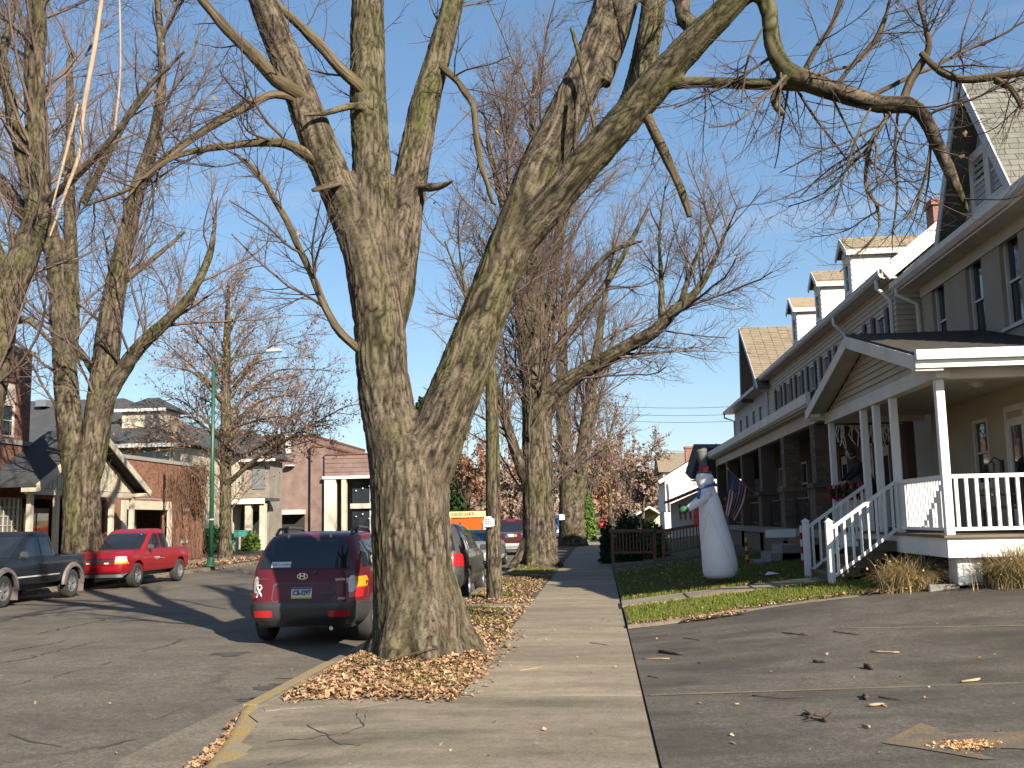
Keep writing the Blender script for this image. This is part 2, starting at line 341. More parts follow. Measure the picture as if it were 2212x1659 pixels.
pp = []
for a, b in zip(pth[:-1], pth[1:]):
    for k in range(8): t = k/8; pp.append([a[q]+(b[q]-a[q])*t+random.gauss(0, .004) for q in range(3)])
for x, y, z in pp: V += [(x-.045, y, -.16), (x-.04, y, z-.02), (x-.02, y, z+.004), (x+.035, y, z+.004), (x+.30, y, z-.002)]
link('yellow_paint', np_mesh('yellow_paint', V, [(5*i+k, 5*i+k+1, 5*i+k+6, 5*i+k+5) for i in range(len(pp)-1) for k in range(4)], M['yellow'], True), kerb)
# verge
vys = lin(10.165, 34, 96)+lin(34.5, 120, 120); V = []
for y in vys:
    for t in lin(0, 1, 20): x = -3.24+kx(y)+(1.82-kx(y))*t; V.append((x, y, vz(x, y)+.01*mnoise.noise((x*2, y*2, 0))*sstep(0, .15, t)*(1-sstep(.9, 1, t))))
verge = link('verge', np_mesh('verge', V, [(j*20+i, j*20+i+1, (j+1)*20+i+1, (j+1)*20+i) for j in range(len(vys)-1) for i in range(19)], M['soil'], True)); tag(verge, kind='structure')
# sidewalk: slabs
walk = thing('sidewalk', 'x', 'x', (-.55, 20, 0)); del walk['category']; del walk['label']; walk['kind'] = 'structure'
MB().box(-1.46, .345, -4, 130, -.3, -.014).build('bedding', M['soil'], walk)
jy = [10.19, 12.2, 14.2, 16.3, 18.3, 20.4, 22.4, 24.4, 26.5, 28.6, 30.6, 32.7]
while jy[-1] < 60: jy.append(jy[-1]+2.05)
for i in range(len(jy)-1):
    dz = 0; xl = -1.42-.012*(jy[i]-10)*.35
    m = MB(); z0, z1 = dz+.002, dz+.002; y0, y1 = jy[i]+.011, jy[i+1]-.011
    m.add([(xl, y0, -.1), (.343, y0, -.1), (.343, y1, -.1), (xl-.008, y1, -.1), (xl, y0, z0), (.343, y0, z0), (.343, y1, z1), (xl-.008, y1, z1)],
          [(0, 3, 2, 1), (4, 5, 6, 7), (0, 1, 5, 4), (1, 2, 6, 5), (2, 3, 7, 6), (3, 0, 4, 7)])
    m.build('slab', M['slab'], walk)
MB().box(-1.62, .32, jy[-1], 130, -.1, 0).build('slab', M['slab'], walk)
# driveway apron beside the road: warped slabs dropping to the gutter
def az(x, y):
    t = sstep(9.75, 8.1, y) if y < 9.75 else 0
    t = 1-sstep(8.0, 9.7, y); e = 1-sstep(-3.1, -1.3, x)
    return .004-.085*t*e
m_ys = lin(-3, 10.17, 50)
V = []; rows = m_ys; nx = 22
for y in rows:
    xl = -3.24 if y > 9.3 else np.interp(y, [2, 5.5, 7, 7.9, 8.6, 9.3], [-2.55, -2.75, -2.85, -2.93, -3.0, -3.08])
    for t in lin(0, 1, nx): x = xl+(.341-xl)*t; V.append((x, y, az(x, y)))
drive = link('driveway_apron', np_mesh('driveway_apron', V, [(j*nx+i, j*nx+i+1, (j+1)*nx+i+1, (j+1)*nx+i) for j in range(len(rows)-1) for i in range(nx-1)], M['apron'], True)); tag(drive, kind='structure')
# the raised broken corner slab beside the yellow kerb
cs = [(-3.23, 9.72), (-3.12, 9.48), (-2.95, 9.58), (-2.62, 9.70), (-2.3, 9.62), (-2.05, 9.86), (-1.95, 10.32), (-2.6, 10.40), (-3.2, 10.43)]
MB().prism([(x, y, -.08) for x, y in cs], (0, 0, .0865)).build('corner_slab', M['slab'], drive)
# parking lot
lot = grid('parking_lot', [.365, .6, 1, 1.5, 2, 3, 4, 5, 6, 6.4, 8, 11, 15], lin(-4, 17.2, 54), lambda x, y: tz(x, y)-.004, M['lot'], kind='structure')
MB().box(.30, .37, -4, 16.4, -.12, -.018).build('joint', M['soil'], lot)
M['fade'] = surf('faded_yellow_line', (.17, .125, .05), .85, .25, 6, 60, .2, tint=(.12, .10, .065))
m = MB()
for a, b in zip(lin(.42, 7, 14)[:-1], lin(.42, 7, 14)[1:]):
    m.quad((a, 10.16, tz(a, 10.16)+.002), (b, 10.16, tz(b, 10.16)+.002), (b, 10.23, tz(b, 10.23)+.002), (a, 10.23, tz(a, 10.23)+.002))
LINES = [(m.mesh('painted_line', None))]
m = MB(); ln = [(3.1, 14.0), (5.0, 13.2), (8, 12)]
for a, b in zip(ln[:-1], ln[1:]): m.quad(*[(x, y+d, tz(x, y+d)+.003) for (x, y), d in ((a, 0), (b, 0), (b, .07), (a, .07))])
LINES.append(m.mesh('painted_line', None))
def wornpaint(name, col, under):
    m, n, b = nodes(name); p = pos(n); a = ramp(n, nz(n, p, 3.2, 5, .7), ((.36, .0), (.66, 1))); g_ = ramp(n, nz(n, p, 60, 3, .7), ((.35, .15), (.65, 1)))
    mm = N(n, 'ShaderNodeMath', operation='MULTIPLY'); n.links.new(a, mm.inputs[0]); n.links.new(g_, mm.inputs[1]); c = mixc(n, mm.outputs[0], under, col); c = mixc(n, 1.0, c, ramp(n, nz(n, p, 62, 4, .75), ((.28, .45), (.5, 1.0), (.72, 1.5))), 'MULTIPLY'); n.links.new(c, b.inputs['Base Color']); b.inputs['Roughness'].default_value = .85; return m
M['arrow'] = wornpaint('worn_arrow_paint', (.26, .165, .055), (.078, .068, .055)); M['fade'] = wornpaint('worn_line_paint', (.24, .175, .065), (.09, .078, .062))
for me_ in LINES: me_.materials.append(M['fade']); link('painted_line', me_, lot)
ar = [(1905, 1605), (1990, 1562), (2025, 1575), (2050, 1585), (2215, 1580), (2260, 1590), (2260, 1620), (2060, 1612), (2150, 1640), (2125, 1641), (1985, 1617)]
def onlot(px, py):
    z = .06
    for _ in range(6): p = atz(px, py, z); z = tz(p.x, p.y)
    return p
q = [onlot(*a) for a in ar]; MB().add([(p.x, p.y, tz(p.x, p.y)+.003) for p in q], [tuple(range(len(q)))]).build('painted_arrow', M['arrow'], lot)
# garden: turf, concrete walk to the steps
edge = [(.36, 16.32), (.9, 16.30), (1.5, 16.42), (2.0, 16.72), (2.6, 16.95), (3.4, 17.0), (4.6, 16.95), (6, 16.6), (9, 16.4)]
EDX = [e[0] for e in edge]; EDY = [e[1] for e in edge]
lawn_xs = [.365, .45, .6, .8, 1, 1.3, 1.6, 2, 2.4, 2.8, 3.2, 3.6, 4, 4.5, 5, 5.5, 6, 7, 9, 14]
V = []; ts = lin(0, 1, 60)
for t in ts:
    for x in lawn_xs: y0 = float(np.interp(x, EDX, EDY)); y = y0+(60-y0)*t**2.2; V.append((x, y, tz(x, y)+.03*sstep(0, .004, t)+.008*mnoise.noise((x*3, y*3, 3))))
nx = len(lawn_xs); Fq = [(j*nx+i, j*nx+i+1, (j+1)*nx+i+1, (j+1)*nx+i) for j in range(len(ts)-1) for i in range(nx-1)]
lawn = link('lawn', np_mesh('lawn', V, Fq, M['turf'], True)); tag(lawn, kind='structure')
V = []
for x in lawn_xs[:13]:
    y0 = float(np.interp(x, EDX, EDY))
    for d, z in ((-.20, .004), (-.17, .05), (-.02, .055), (.02, .03)): V.append((x, y0+d, tz(x, y0+d)+z*(1 if x < 2.1 else .35)))
Fq = [(4*i+j, 4*i+j+1, 4*(i+1)+j+1, 4*(i+1)+j) for i in range(12) for j in range(3)]
tag(link('garden_kerb', np_mesh('garden_kerb', V, Fq, M['kerb'], False)), kind='structure')
path = thing('garden_path', 'x', 'x', (2.2, 20.1, 0)); del path['category']; del path['label']; path['kind'] = 'structure'
for a, b in ((.345, 1.55), (1.58, 2.8), (2.83, 4.25)):
    m = MB(); c = [(a, 19.55), (b, 19.55), (b, 20.75), (a, 20.75)]
    m.add([(x, y, tz(x, y)-.06) for x, y in c]+[(x, y, tz(x, y)+.062) for x, y in c], [(0, 3, 2, 1), (4, 5, 6, 7), (0, 1, 5, 4), (1, 2, 6, 5), (2, 3, 7, 6), (3, 0, 4, 7)])
    m.build('slab', M['slab'], path, bevel=.012, seg=1)
# small concrete crossing over the verge
MB().box(-3.2, -1.47, 20.2, 20.85, -.1, .03).build('crossing_slab', M['slab'], walk, bevel=.01, seg=1)
MB().box(-3.2, -1.6, 44.5, 45.6, -.1, .03).build('crossing_slab', M['slab'], walk, bevel=.01, seg=1)
# far pavement on the left
fk = MB().box(-16.22, -16.02, -6, 320, -.3, .01).build('far_kerb', M['kerb']); tag(fk, kind='structure')
fv = grid('far_verge', lin(-18.2, -16.2, 6), lin(-6, 130, 60), lambda x, y: .02*mnoise.noise((x, y*.5, 1))+.01, M['soil'], kind='structure')
fs = MB().box(-20.2, -18.2, -6, 300, -.3, .03).build('far_sidewalk', M['slab']); tag(fs, kind='structure')
fb = grid('far_yards', [-80, -50, -30, -20.2], lin(-6, 300, 40), lambda x, y: .02, M['soil'], kind='structure')
rb = grid('right_yards', [.4, 5, 14, 40, 90], lin(57, 400, 20), lambda x, y: .5*sstep(.4, 5, x), M['turf'], kind='structure')
# crack sealer and stains on the road
M['tar'] = surf('crack_tar', (.05, .046, .042), .85, .2, 4, 40, .1)
M['wet'] = surf('oil_stain', (.06, .053, .046), .85, .2, 4, 40, .1)
def roadz(x): return -.13+.05*(1-((x+9.7)/6.4)**2)*(1 if abs(x+9.7) < 6.4 else 0)+.004
RX = [-16.05, -15.2, -13, -9.7, -6.5, -4.4, -3.9, -3.36]
def rz_(x): return float(np.interp(x, RX, [roadz(v) for v in RX]))+.001
def ribbon(pxs, w, mat, jit=.03, name='crack_seal'):
    P3 = []
    for p in pxs:
        q = atz(*p, -.09); P3.append((q.x, q.y))
    pp = []
    for a, b in zip(P3[:-1], P3[1:]):
        L = math.hypot(b[0]-a[0], b[1]-a[1]); k = max(2, int(L/.09))
        for i in range(k): t = i/k; pp.append((a[0]+(b[0]-a[0])*t+random.gauss(0, jit), a[1]+(b[1]-a[1])*t+random.gauss(0, jit)))
    pp.append(P3[-1]); V = []
    for i, p in enumerate(pp):
        a, b = pp[max(0, i-2)], pp[min(len(pp)-1, i+2)]; d = Vector((b[0]-a[0], b[1]-a[1])).normalized(); ww = w*random.uniform(.35, 1.1)*min(1, .3+min(i, len(pp)-1-i)/4)
        for s in (-1, 1): x = p[0]-d.y*ww*s/2; V.append((x, p[1]+d.x*ww*s/2, rz_(x)))
    link(name, np_mesh(name, V, [(2*i, 2*i+1, 2*i+3, 2*i+2) for i in range(len(pp)-1)], mat), road)
for pxs, wd, j in (([(20, 1583), (60, 1596), (134, 1608)], .045, .004), ([(215, 1612), (250, 1600), (292, 1590)], .06, .008), ([(0, 1486), (40, 1478), (83, 1465)], .03, .012), ([(112, 1464), (150, 1455), (187, 1446)], .05, .03), ([(0, 1434), (60, 1423), (120, 1408), (190, 1390), (233, 1383)], .05, .04), ([(0, 1412), (80, 1398), (148, 1383)], .045, .035), ([(300, 1408), (350, 1398), (400, 1380)], .05, .03), ([(330, 1550), (358, 1540), (385, 1528), (415, 1523)], .02, .012), ([(75, 1372), (170, 1352), (250, 1335)], .05, .04), ([(220, 1437), (245, 1428)], .05, .02)):
    ribbon(pxs, wd, M['tar'], j)
def blot(px, py, rx, ry, name='oil_stain'):
    c = atz(px, py, -.1); V = []; k = 22; ph = random.uniform(0, 9)
    V = [(c.x, c.y, rz_(c.x)+.001)]
    for i in range(k):
        a = 2*math.pi*i/k; r = 1+.75*mnoise.noise((math.cos(a)*1.6+ph, math.sin(a)*1.6, ph)); x = c.x+rx*r*math.cos(a)
        V.append((x, c.y+ry*r*math.sin(a), rz_(x)+.001))
    link(name, np_mesh(name, V, None, M['wet'], F3=[(0, 1+i, 1+(i+1) % k) for i in range(k)]), road)
for a in ((580, 1507, .26, .22), (620, 1505, .2, .09), (545, 1506, .16, .06), (575, 1482, .17, .14), (640, 1474, .32, .12), (690, 1476, .16, .12), (622, 1486, .08, .05), (660, 1486, .09, .05), (715, 1460, .13, .1), (500, 1412, .3, .2), (650, 1462, .25, .05), (740, 1452, .1, .08)): blot(*a)

# paler worn patch of asphalt along the gutter
M['patch'] = asphalt('pale_gutter_asphalt', (.185, .16, .125), (.14, .12, .092), (.28, .24, .18), .16, 0)
q = [atz((a*.8716), 829.5+b*.8716, -.1) for a, b in ((765, 752), (700, 757), (640, 772), (560, 805), (470, 842), (380, 885), (310, 925), (270, 955), (560, 955), (610, 905), (650, 860), (700, 815), (745, 778))]
MB().add([(p.x+random.gauss(0, .02), p.y+random.gauss(0, .03), rz_(min(-3.36, p.x))+.0005) for p in q], [tuple(range(len(q)))]).build('asphalt_patch', M['patch'], road)

for pxs in ([(572, 1588), (620, 1583), (665, 1586), (700, 1580), (745, 1578), (785, 1566), (792, 1530)], [(660, 1560), (700, 1578), (735, 1600), (790, 1606)], [(560, 1655), (610, 1635), (690, 1612)], [(785, 1566), (770, 1545), (778, 1528)]):
    P3 = [atz(a, b, 0) for a, b in pxs]; pts = []
    for a, b in zip(P3[:-1], P3[1:]):
        for k in range(5): p = a.lerp(b, k/5); pts.append((p.x+random.gauss(0, .008), p.y+random.gauss(0, .012)))
    V = []
    for i, p in enumerate(pts): w_ = random.uniform(.004, .016); V += [(p[0], p[1]-w_, az(*p)+.0045), (p[0], p[1]+w_, az(*p)+.0045)]
    link('crack', np_mesh('crack', V, [(2*i, 2*i+1, 2*i+3, 2*i+2) for i in range(len(pts)-1)], M['tar']), drive)
# ------------------------------------------------------------ building helpers
def wall_holes(mb, plane, c, th, u0, u1, z0, z1, holes):
    """wall slab with rectangular openings. plane 'x': wall at x=c spanning y; 'y': wall at y=c spanning x. th signed thickness away from the face"""
    us = sorted({u0, u1, *[h[0] for h in holes], *[h[1] for h in holes]}); zs = sorted({z0, z1, *[h[2] for h in holes], *[h[3] for h in holes]})
    us = [u for u in us if u0 <= u <= u1]; zs = [z for z in zs if z0 <= z <= z1]
    for a, b in zip(us[:-1], us[1:]):
        run = None
        for i in range(len(zs)-1):
            zc = (zs[i]+zs[i+1])/2; uc = (a+b)/2
            hole = any(h[0] < uc < h[1] and h[2] < zc < h[3] for h in holes)
            if not hole and run is None: run = zs[i]
            if (hole or i == len(zs)-2) and run is not None:
                top = zs[i] if hole else zs[i+1]
                if plane == 'x': mb.box(c, c+th, a, b, run, top)
                else: mb.box(a, b, c, c+th, run, top)
                run = None
    return mb
def window(parent, X, y0, y1, z0, z1, frame='white', pane='glass', depth=.08, sash=True, sill=True, side=-1, blind=0, name='window', grid_n=None):
    """double-hung window in a wall facing -X (side=-1) or +X (side=1): frame part with sash, panes, sill"""
    s = side; fw = .07; x = X-s*depth
    m = MB(); m.box(x, x+s*.06, y0, y0+fw, z0, z1); m.box(x, x+s*.06, y1-fw, y1, z0, z1); m.box(x, x+s*.06, y0+fw, y1-fw, z1-fw, z1); m.box(x, x+s*.06, y0+fw, y1-fw, z0, z0+fw)
    w = m.build(name, M[frame], parent)
    zm = (z0+z1)/2
    for a, b, d in ((z0+fw, zm-.02, .0), (zm+.02, z1-fw, .018)):
        MB().box(x-s*.02+s*d, x-s*.014+s*d, y0+fw, y1-fw, a, b).build('pane', M[pane], w)
    if sash: MB().box(x-s*.015, x+s*.035, y0+fw, y1-fw, zm-.02, zm+.02).build('sash', M[frame], w)
    if blind: MB().box(x-s*.06, x-s*.05, y0+fw, y1-fw, z1-(z1-z0)*blind, z1-fw).build('blind', M['blind'], w)
    if sill: MB().box(x-s*.02, X+s*.05, y0-.04, y1+.04, z0-.06, z0-.003).build('sill', M[frame], w)
    if grid_n:
        ny, nz_ = grid_n; mm = MB()
        for i in range(1, ny): yy = y0+(y1-y0)*i/ny; mm.box(x-s*.005, x+s*.03, yy-.012, yy+.012, z0+fw, z1-fw)
        for i in range(1, nz_): zz = z0+(z1-z0)*i/nz_; mm.box(x-s*.004, x+s*.031, y0+fw, y1-fw, zz-.012, zz+.012)
        mm.build('muntin', M[frame], w)
    return w
def roof_slab(mb, p0, p1, p2, p3, t=.12):
    """roof plane p0-p1 eave, p2-p3 ridge, with thickness downwards"""
    P4 = [Vector(p) for p in (p0, p1, p2, p3)]; d = Vector((0, 0, -t)); mb.add(P4+[p+d for p in P4], [(0, 1, 2, 3), (7, 6, 5, 4), (0, 4, 5, 1), (1, 5, 6, 2), (2, 6, 7, 3), (3, 7, 4, 0)]); return mb
def shingle_tabs(parent, e0, e1, r0, r1, mat, course, width, clip=None, limit=None, lift=.012, name='shingle'):
    """rows of separate shingle tabs on the plane eave e0-e1, ridge r0-r1"""
    e0, e1, r0, r1 = [Vector(p) for p in (e0, e1, r0, r1)]; up = (r0-e0); Ls = up.length; upn = up.normalized(); al = (e1-e0).normalized(); nn = al.cross(upn)
    if nn.z < 0: nn = -nn
    kr = int(Ls/course); cnt = 0; pinv = wmat(parent).inverted(); basem = {}
    for r in range(kr+1):
        t0 = r*course; t1 = min(Ls, t0+course)
        if t1-t0 < .03: continue
        L0 = (r0-e0).dot(al)*t0/Ls; L1 = (e1-e0).length+((r1-e1).dot(al))*t0/Ls
        x = L0+(0 if r % 2 else -width*.5)+random.uniform(-.03, .03)
        while x < L1:
            a, b = max(x, L0), min(x+width-.012, L1)
            if b-a > .04:
                key = (round(b-a, 2), round(t1-t0, 2))
                c = e0+upn*((t0+t1)/2)+al*((a+b)/2)
                if clip is None or clip(c):
                    if key not in basem:
                        hw, hc = (b-a)/2, (t1-t0)/2+.01
                        mm = MB(); mm.add([(-hw, -hc, 0), (hw, -hc, 0), (hw, hc, 0), (-hw, hc, 0), (-hw, -hc, lift), (hw, -hc, lift), (hw, hc, .002), (-hw, hc, .002)], [(0, 3, 2, 1), (4, 5, 6, 7), (0, 1, 5, 4), (1, 2, 6, 5), (2, 3, 7, 6), (3, 0, 4, 7)])
                        basem[key] = mm.mesh(name, mat)
                    o = bpy.data.objects.new(name, basem[key]); COL.objects.link(o); o.parent = parent
                    rm = Matrix((al, upn, al.cross(upn))).transposed()
                    if al.cross(upn).z < 0: rm = Matrix((-al, upn, (-al).cross(upn))).transposed()
                    o.matrix_parent_inverse = pinv; o.location = c+nn*.003; o.rotation_euler = rm.to_euler(); cnt += 1
            x += width
    return cnt
# ------------------------------------------------------------ the tan stucco house with the white porch
hs = thing('stucco_house', 'tan stucco house with steep front gable and long white gutter, behind the white railed porch', 'house', (9.5, 19.6, .6))
W = 7.45
holes = [(18.2, 19.05, 4.95, 6.62), (19.95, 20.8, 4.95, 6.62), (22.1, 22.92, 4.95, 6.62)]
m = MB(); wall_holes(m, 'x', W, .25, 15.75, 23.6, 4.0, 6.72, holes); m.build('wall', M['stucco'], hs)
dh = [(18.55, 19.3, 1.34, 3.32), (17.72, 18.48, 1.34, 3.32), (20.3, 21.1, 2.15, 3.45), (15.9, 16.9, 2.1, 3.4)]
m = MB(); wall_holes(m, 'x', W+.003, .25, 15.75, 23.6, .3, 4.0, dh); m.build('porch_wall', M['stucco_in'], hs)
m = MB().box(W+.25, 13, 15.75, 16.0, .3, 6.72); m.build('side_wall', M['stucco'], hs)
m = MB().box(W+.25, 13, 23.35, 23.6, .3, 6.72); m.build('side_wall', M['stucco'], hs)
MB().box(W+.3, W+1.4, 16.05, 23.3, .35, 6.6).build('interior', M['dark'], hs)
for (a, b, c, d), bl in zip(holes, (.0, .35, .0)): window(hs, W, a, b, c, d, 'trim', 'glass', .14, blind=bl)
# eave: soffit, frieze, gutter
MB().box(7.02, W+.02, 15.4, 24.1, 6.735, 6.775).build('soffit', M['trim'], hs)
MB().box(W-.03, W-.002, 15.7, 23.6, 6.5, 6.735).build('frieze', M['cream'], hs)
m = MB(); m.prism([(6.90, 15.35, 6.86), (6.90, 15.35, 6.98), (6.93, 15.35, 6.985), (6.94, 15.35, 6.90), (7.02, 15.35, 6.90), (7.02, 15.35, 6.78), (6.97, 15.35, 6.78)], (0, 8.8, 0)); m.build('gutter', M['trim'], hs)
m = MB().tube([(6.97, 23.85, 6.8), (6.97, 23.85, 6.66), (7.2, 23.75, 6.5), (7.36, 23.66, 6.38), (7.38, 23.66, 4.9), (7.38, 23.66, 4.2)], .045, 8); m.build('downspout', M['trim'], hs, smooth=True)
# main roof (slope to the street) and far/near rakes
ridge = (10.6, 10.15)
m = MB(); roof_slab(m, (6.98, 15.35, 6.97), (6.98, 24.15, 6.97), (ridge[0], 24.15, ridge[1]), (ridge[0], 15.35, ridge[1])); roof_slab(m, (14.3, 15.35, 6.97), (14.3, 24.15, 6.97), (ridge[0], 24.15, ridge[1]), (ridge[0], 15.35, ridge[1]))
rf = m.build('roof', M['shingle_g'], hs)
for yy in (15.75, 23.35): MB().prism([(7.45, yy, 6.72), (13.6, yy, 6.72), (10.6, yy, 9.95)], (0, .25, 0)).build('gable_wall', M['siding_g'], hs)
# steep cross gable
ay, az_, by0, by1, bz = 19.06, 9.78, 17.16, 20.96, 7.0
m = MB(); XF = 6.98
roof_slab(m, (XF, by0, bz), (XF, ay, az_), (10.4, ay, az_), (10.4, by0, bz), .1); roof_slab(m, (XF, by1, bz), (XF, ay, az_+.002), (10.4, ay, az_+.002), (10.4, by1, bz), .1)
cg = m.build('gable_roof', M['shingle_g'], hs)
shingle_tabs(cg, (XF, by0, bz), (9.6, by0, bz), (XF, ay, az_), (9.6, ay, az_), M['shingle_g'], .155, .34)
nrm = Vector((0, az_-bz, -(ay-by0))).normalized()
m = MB()
for b0 in (by0, by1):
    m.beam((XF-.015, b0, bz-.04), (XF-.015, ay, az_-.06), .03, .2, (0, 1, 0) if False else (0, 0, 1))
m.build('rake_board', M['gutter'], hs)
gw = MB().prism([(W-.02, by0+.22, 6.98), (W-.02, by1-.22, 6.98), (W-.02, ay, az_-.32)], (.06, 0, 0)).build('gable_wall', M['siding_g'], hs)
z = 7.0
while z < az_-.45:
    hw = (az_-.36-z)/(az_-bz)*(by1-ay)*.93
    for a, b in (((ay-hw, ay-.83) if hw > .9 and z < 8.55 else None, (ay+.83, ay+hw) if hw > .9 and z < 8.55 else None) if z < 8.55 else ((ay-hw, ay+hw), None)) if False else [((ay-hw, ay+hw))]:
        mm = MB(); mm.prism([(W-.024, a, z), (W-.045, a, z), (W-.028, a, z+.125), (W-.024, a, z+.125)], (0, b-a, 0)); mm.build('clapboard', M['siding_g'], gw)
    z += .128
fr = MB(); fr.box(W-.09, W-.03, 18.2, 19.94, 7.28, 7.38); fr.box(W-.09, W-.03, 18.2, 19.94, 8.42, 8.52)
for yy in (18.2, 19.02, 19.84): fr.box(W-.088, W-.032, yy, yy+.1, 7.38, 8.42)
fr = fr.build('window_surround', M['trim'], hs)
for a in (18.3, 19.12): window(hs, W-.05, a, a+.72, 7.38, 8.42, 'trim', 'glass', .02, sill=False, blind=.5)
# ---- the porch of that house
pc = thing('porch', 'white railed porch with beige sided gable, tan deck and square white posts', 'porch', (6.4, 20.1, .6))
PX0, PYN, PYF = 5.35, 16.45, 24.0; DZ = 1.32; BZ = 3.74
# deck boards
y = 16.3
while y < 24.1: piece('deck_board', 5.22, 7.44, y, y+.135, DZ-.04, DZ, M['deck'], pc); y += .142
MB().box(5.28, 7.44, 16.36, 16.40, DZ-.34, DZ-.045).build('fascia', M['white'], pc); MB().box(5.27, 5.31, 16.401, 24.05, DZ-.34, DZ-.045).build('fascia', M['white'], pc)
MB().box(7.45, 9.6, 16.362, 16.402, DZ-.34, DZ-.045).build('fascia', M['white'], pc)
y = 16.3
for k in range(0): pass
MB().box(7.45, 9.7, 16.3, 16.5, DZ-.04, DZ).build('deck_board', M['deck'], pc)
for x, y in ((5.44, 16.5), (5.44, 23.5), (8.4, 16.5)): MB().box(x, x+.38, y, y+.4, tz(x, y)-.2, DZ-.345).build('pier', M['white'], pc, bevel=.01, seg=1)
posts = [(PX0, PYN), (PX0, 19.0), (PX0, 20.15), (PX0, 21.1), (PX0, PYF), (8.4, PYN)]
for x, y in posts: MB().box(x-.065, x+.065, y-.065, y+.065, DZ, BZ).build('post', M['white'], pc, bevel=.008, seg=1)
MB().box(5.62, 9.6, 17.05, 17.15, .3, DZ-.05).build('sun_block_wall', M['dark'], pc); MB().box(5.62, 5.7, 17.16, 23.9, .3, DZ-.35).build('sun_block_wall', M['dark'], pc)  # dark walls added under the deck to stop sun passing through to the lawn
# beam, ceiling, gutter
MB().box(5.25, 5.45, 16.2, 24.2, BZ, BZ+.24).build('beam', M['trim'], pc); MB().box(5.451, 9.8, 16.35, 16.55, BZ+.001, BZ+.241).build('beam', M['trim'], pc)
MB().box(5.451, 7.44, 23.95, 24.15, BZ+.001, BZ+.241).build('beam', M['trim'], pc)
MB().box(5.452, 9.8, 16.552, 23.948, BZ+.13, BZ+.16).build('ceiling', M['cream'], pc)
GA, GAZ, GN, GF, GE = 20.12, 5.02, 15.93, 24.33, 3.98
XF = 4.88
m = MB(); roof_slab(m, (XF, GN, GE+.1), (XF, GA, GAZ+.1), (9.9, GA, GAZ+.1), (9.9, GN, GE+.1), .06); roof_slab(m, (XF, GF, GE+.1), (XF, GA, GAZ+.101), (W-.01, GA, GAZ+.101), (W-.01, GF, GE+.1), .06)
pr = m.build('roof', M['shingle_d'], pc)
shingle_tabs(pr, (XF, GN, GE+.102), (9.5, GN, GE+.102), (XF, GA, GAZ+.102), (9.5, GA, GAZ+.102), M['shingle_d'], .17, .9)
# soffit planes under the overhanging gable
m = MB(); roof_slab(m, (XF+.03, GN+.04, GE+.03), (XF+.03, GA, GAZ+.02), (5.3, GA, GAZ+.02), (5.3, GN+.04, GE+.03), .02); roof_slab(m, (XF+.03, GF-.04, GE+.03), (XF+.03, GA, GAZ+.021), (5.3, GA, GAZ+.021), (5.3, GF-.04, GE+.03), .02); m.build('soffit', M['trim'], pc)
MB().box(XF+.02, 9.8, GN+.03, 16.36, GE-.06, GE-.03).build('soffit', M['trim'], pc)
m = MB()
for b0 in (GN, GF): m.beam((XF-.02, b0, GE-.04), (XF-.02, GA, GAZ-.04), .035, .22)
m.build('rake_board', M['trim'], pc)
for yy in (GN, GF-.26): MB().box(XF-.015, 5.28, yy+.02, yy+.24, GE-.16, GE-.075).build('eave_return', M['trim'], pc)
# gable wall with clapboards
gw = MB().prism([(5.30, 16.2, BZ+.24), (5.30, 24.1, BZ+.24), (5.30, GA, GAZ-.05)], (.1, 0, 0)).build('gable_wall', M['siding'], pc)
z = BZ+.245
while z < GAZ-.2:
    f = (GAZ-.05-z-.1)/(GAZ-.05-BZ-.24); hw = 3.95*f; mm = MB()
    if hw > .1: mm.prism([(5.298, GA-hw, z), (5.248, GA-hw, z), (5.29, GA-hw, z+.118), (5.298, GA-hw, z+.118)], (0, 2*hw, 0)); mm.build('clapboard', M['siding'], gw)
    z += .12
# gutter profile on the near eave
prof = [(0, 0), (.0, .035), (.02, .05), (.0, .065), (0, .12), (.02, .15), (.11, .15), (.11, 0)]
m = MB(); m.prism([(XF-.02, GN-.11+a, GE-.0+b) for a, b in prof], (5.0, 0, 0)); m.build('gutter', M['white'], pc)
MB().box(XF-.018, 9.9, GN-.02, GN+.02, GE-.12, GE-.005).build('fascia', M['white'], pc)
# railings
def railing(parent, a, b, z0, z1, n, mat='white', bal=.03, rail=.06, name='baluster', ends=True):
    a, b = Vector(a), Vector(b)
    for zz, hh in ((z1-.03, .06), (z0+.03, .05)):
        MB().beam(a+Vector((0, 0, zz)), b+Vector((0, 0, zz)), rail, hh).build('rail', M[mat], parent)
    d = (b-a)
    for i in range(n):
        p = a+d*((i+.5)/n); o = MB().box(p.x-bal/2, p.x+bal/2, p.y-bal/2, p.y+bal/2, p.z+z0+.055, p.z+z1-.06).build(name, M[mat], parent)
railing(pc, (PX0+.07, PYN, DZ), (8.33, PYN, DZ), .06, .93, 19, bal=.045)
railing(pc, (8.47, PYN, DZ), (9.7, PYN, DZ), .06, .93, 8, bal=.045)
railing(pc, (PX0, PYN+.07, DZ), (PX0, 18.93, DZ), .06, .93, 17, bal=.045)
railing(pc, (PX0, 21.17, DZ), (PX0, 23.93, DZ), .06, .93, 19, bal=.045)
railing(pc, (PX0+.07, PYF, DZ), (7.4, PYF, DZ), .06, .93, 15, bal=.045)
